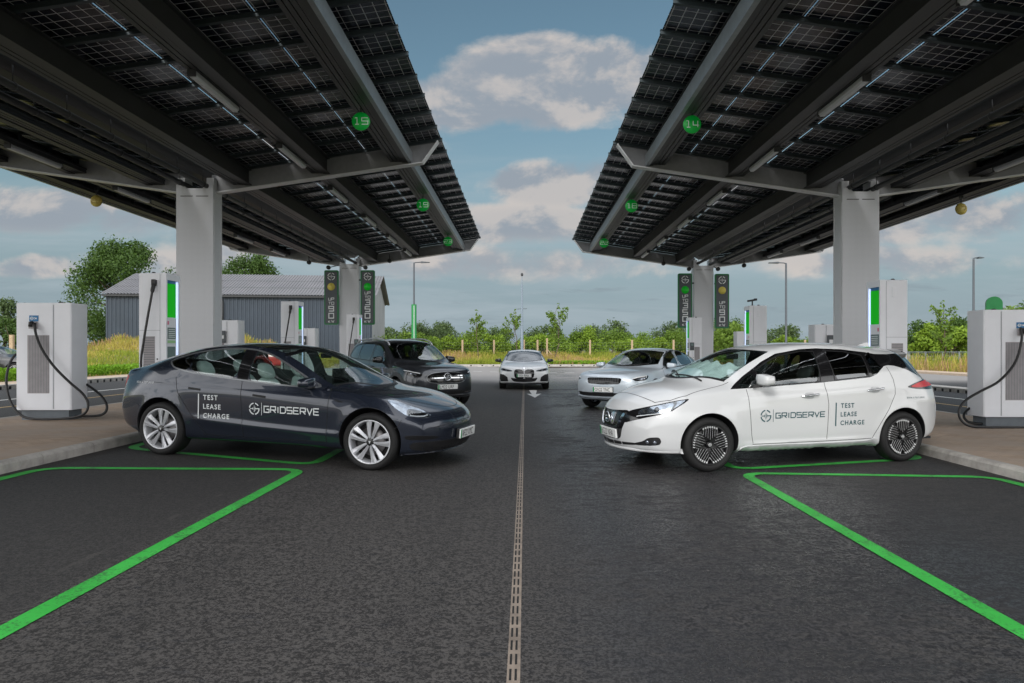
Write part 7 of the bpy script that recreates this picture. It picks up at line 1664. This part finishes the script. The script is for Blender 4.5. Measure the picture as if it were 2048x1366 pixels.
# -- white saloon facing the camera
BM = dict(L=4.783, rw=.335, axles=(.87, 3.726), arch=.375, track=.79, bowF=.30, bowR=.34, sF=1.0, sR=1.0, pF=3.0, pR=2.6, N=200, flare=.014, smooth=8, tuck=.03, hz=.88, zs=.32, nseg=(5, 4, 7, 9, 11, 18, 20),
 zt=[(0, .58), (.006, .67), (.02, .73), (.05, .775), (.1, .81), (.2, .845), (.5, .90), (.9, .955), (1.25, 1.0), (1.55, 1.15), (1.85, 1.30), (2.1, 1.39), (2.4, 1.432), (2.7, 1.447), (3.1, 1.43), (3.5, 1.375), (3.9, 1.285), (4.2, 1.19), (4.4, 1.13), (4.6, 1.10), (4.68, 1.08), (4.72, .95), (4.76, .8), (4.783, .62)],
 zb=[(0, .52), (.006, .42), (.02, .34), (.05, .28), (.1, .235), (.3, .20), (.9, .19), (3.5, .19), (4.2, .25), (4.5, .33), (4.72, .45), (4.783, .56)],
 w=[(0, .80), (.06, .85), (.2, .89), (.5, .918), (.9, .926), (2, .92), (3.7, .93), (4.3, .91), (4.6, .86), (4.783, .76)],
 zw=[(0, .52), (.4, .62), (2, .68), (4, .76), (4.783, .58)],
 zbelt=[(0, .60), (.05, .71), (.2, .80), (.5, .86), (1.0, .90), (1.6, .93), (2.6, .965), (3.4, 1.0), (4.0, 1.04), (4.4, 1.02), (4.65, .95), (4.783, .6)],
 wbelt=[(0, .72), (.1, .78), (.3, .83), (.9, .855), (2, .87), (3.4, .86), (4.0, .82), (4.5, .75), (4.783, .6)],
 zc=[(0, .61), (.05, .74), (.2, .825), (.5, .883), (1.0, .935), (1.4, .962), (1.6, 1.05), (1.9, 1.21), (2.2, 1.335), (2.55, 1.39), (3.0, 1.375), (3.4, 1.31), (3.8, 1.21), (4.1, 1.13), (4.5, 1.06), (4.68, 1.02), (4.783, .61)],
 wc=[(0, .55), (.1, .63), (.3, .69), (.9, .735), (1.4, .755), (1.7, .70), (2.1, .63), (2.6, .60), (3.3, .61), (4.0, .63), (4.6, .62), (4.783, .5)],
 creases=[([(1.1, .82), (2.6, .85), (4.2, .90)], .008, .05)])
cw = build_car('saloon_car', 'white electric saloon facing the camera at the far end of the road', BM, (-.03, 24.35, 0), math.pi/2, 0, M['paint_bright'],
 [[(1.66, .965), (2.48, 1.0), (2.52, 1.35), (2.2, 1.30), (1.85, 1.12)], [(2.60, 1.005), (3.4, 1.045), (3.7, 1.10), (3.6, 1.22), (3.1, 1.335), (2.64, 1.355)]],
 (1.25, .34, 2.08, .09, .705, .60), (.14, .26, .62, [(.55, .705), (.95, .73)]),
 [[(1.46, .32), (1.43, .93), (1.62, .97), (1.95, 1.225), (2.28, 1.345), (2.56, 1.385), (2.54, .32)], [(2.55, .32), (2.57, 1.385), (3.1, 1.365), (3.6, 1.26), (3.76, 1.10), (3.4, .72), (3.2, .32)]],
 None, frame=[(1.55, .95), (2.5, .99), (3.4, 1.03), (3.8, 1.11), (3.6, 1.24), (3.1, 1.355), (2.6, 1.375), (2.2, 1.315), (1.8, 1.12)], rim=('multi', .245), mir=((1.80, 1.0, 1.03), (.09, .12, .065), (1.72, .86, .97)), mirm=M['gloss_black'])
for sd in (1, -1):
    hl = cw.patch([(sd*.42, .665), (sd*.60, .655), (sd*.80, .69), (sd*.875, .74), (sd*.80, .785), (sd*.60, .745), (sd*.45, .71)], 'front', .004, M['lamp_grey'], 'headlight', None, 1, .03)
    cw.patch([(sd*.50, .682), (sd*.62, .675), (sd*.62, .715), (sd*.5, .70)], 'front', .008, M['gloss_black'], 'projector', hl, 1, .03); cw.patch([(sd*.67, .69), (sd*.78, .71), (sd*.77, .75), (sd*.67, .73)], 'front', .008, M['gloss_black'], 'projector', hl, 1, .03)
    cw.patch([(sd*.57, .31), (sd*.85, .30), (sd*.875, .40), (sd*.865, .575), (sd*.74, .55), (sd*.60, .46)], 'front', .004, M['trim_black'], 'side_duct', None, 1, .03, rnd=False)
    kd = cw.patch([(sd*.015, .70), (sd*.09, .735), (sd*.27, .742), (sd*.355, .70), (sd*.36, .55), (sd*.33, .44), (sd*.22, .40), (sd*.01, .40)], 'front', .004, M['gloss_black'], 'kidney_grille', None, 1, .03)
    cw.strip([(sd*.07, .665), (sd*.15, .71), (sd*.27, .712), (sd*.32, .67), (sd*.31, .625), (sd*.1, .635)], .012, 'front', .009, M['trim_grey'], 'grille_bar', kd)
cw.patch(mirror_poly([(0, .415), (.35, .42), (.48, .445), (.44, .36), (.36, .30), (0, .285)][::-1]), 'front', .004, M['trim_black'], 'lower_mouth', None, 1, .03)
cw.strip([(-.80, .25), (0, .238), (.80, .25)], .03, 'front', .003, M['trim_black'], 'valance')
p, n = cw.hit(0, .775, 'front'); lathe_on(cw, p, n, [(0, .006), (.030, .006), (.041, .004), (.041, 0)], M['chrome'], 'roundel'); 
cw.plate('YF71 RNA', .52, None, lean=-3)
# -- two cars parked out on the left
def far_car(name, label, loc, rz, pm):
    sp = dict(BM); sp['N'] = 110; sp['nseg'] = (3, 3, 5, 6, 7, 11, 12)
    return build_car(name, label, sp, loc, rz, 0, pm, [[(1.66, .965), (2.48, 1.0), (2.52, 1.35), (2.2, 1.30), (1.85, 1.12)], [(2.60, 1.005), (3.4, 1.045), (3.7, 1.10), (3.6, 1.22), (3.1, 1.335), (2.64, 1.355)]],
     (1.25, .34, 2.08, .09, .69, .59), (.14, .26, .60, [(.55, .70), (.95, .72)]), [[(1.46, .32), (1.43, .93), (1.62, .97), (1.95, 1.225), (2.28, 1.345), (2.56, 1.385), (2.54, .32)], [(2.55, .32), (2.57, 1.385), (3.1, 1.365), (3.6, 1.26), (3.76, 1.10), (3.4, .72), (3.2, .32)]],
     (3.3, 4.25, .56, .54), frame=[(1.55, .95), (2.5, .99), (3.4, 1.03), (3.8, 1.11), (3.6, 1.24), (3.1, 1.355), (2.6, 1.375), (2.2, 1.315), (1.8, 1.12)], trim='chrome', rim=('multi', .23), mir=((1.80, 1.0, 1.03), (.09, .12, .065), (1.72, .86, .97)))
b1 = far_car('saloon_car', 'black saloon cut off by the left edge behind the low hedge', (-20.9, 30, g(-21)-.03+bank(-22.6, 30)), math.pi, M['paint_black'])
r1 = far_car('saloon_car', 'red saloon parked beyond the left canopy, seen through the windows of the dark saloon', (-14.4, 47.5, g(-16)), math.pi, M['paint_red'])
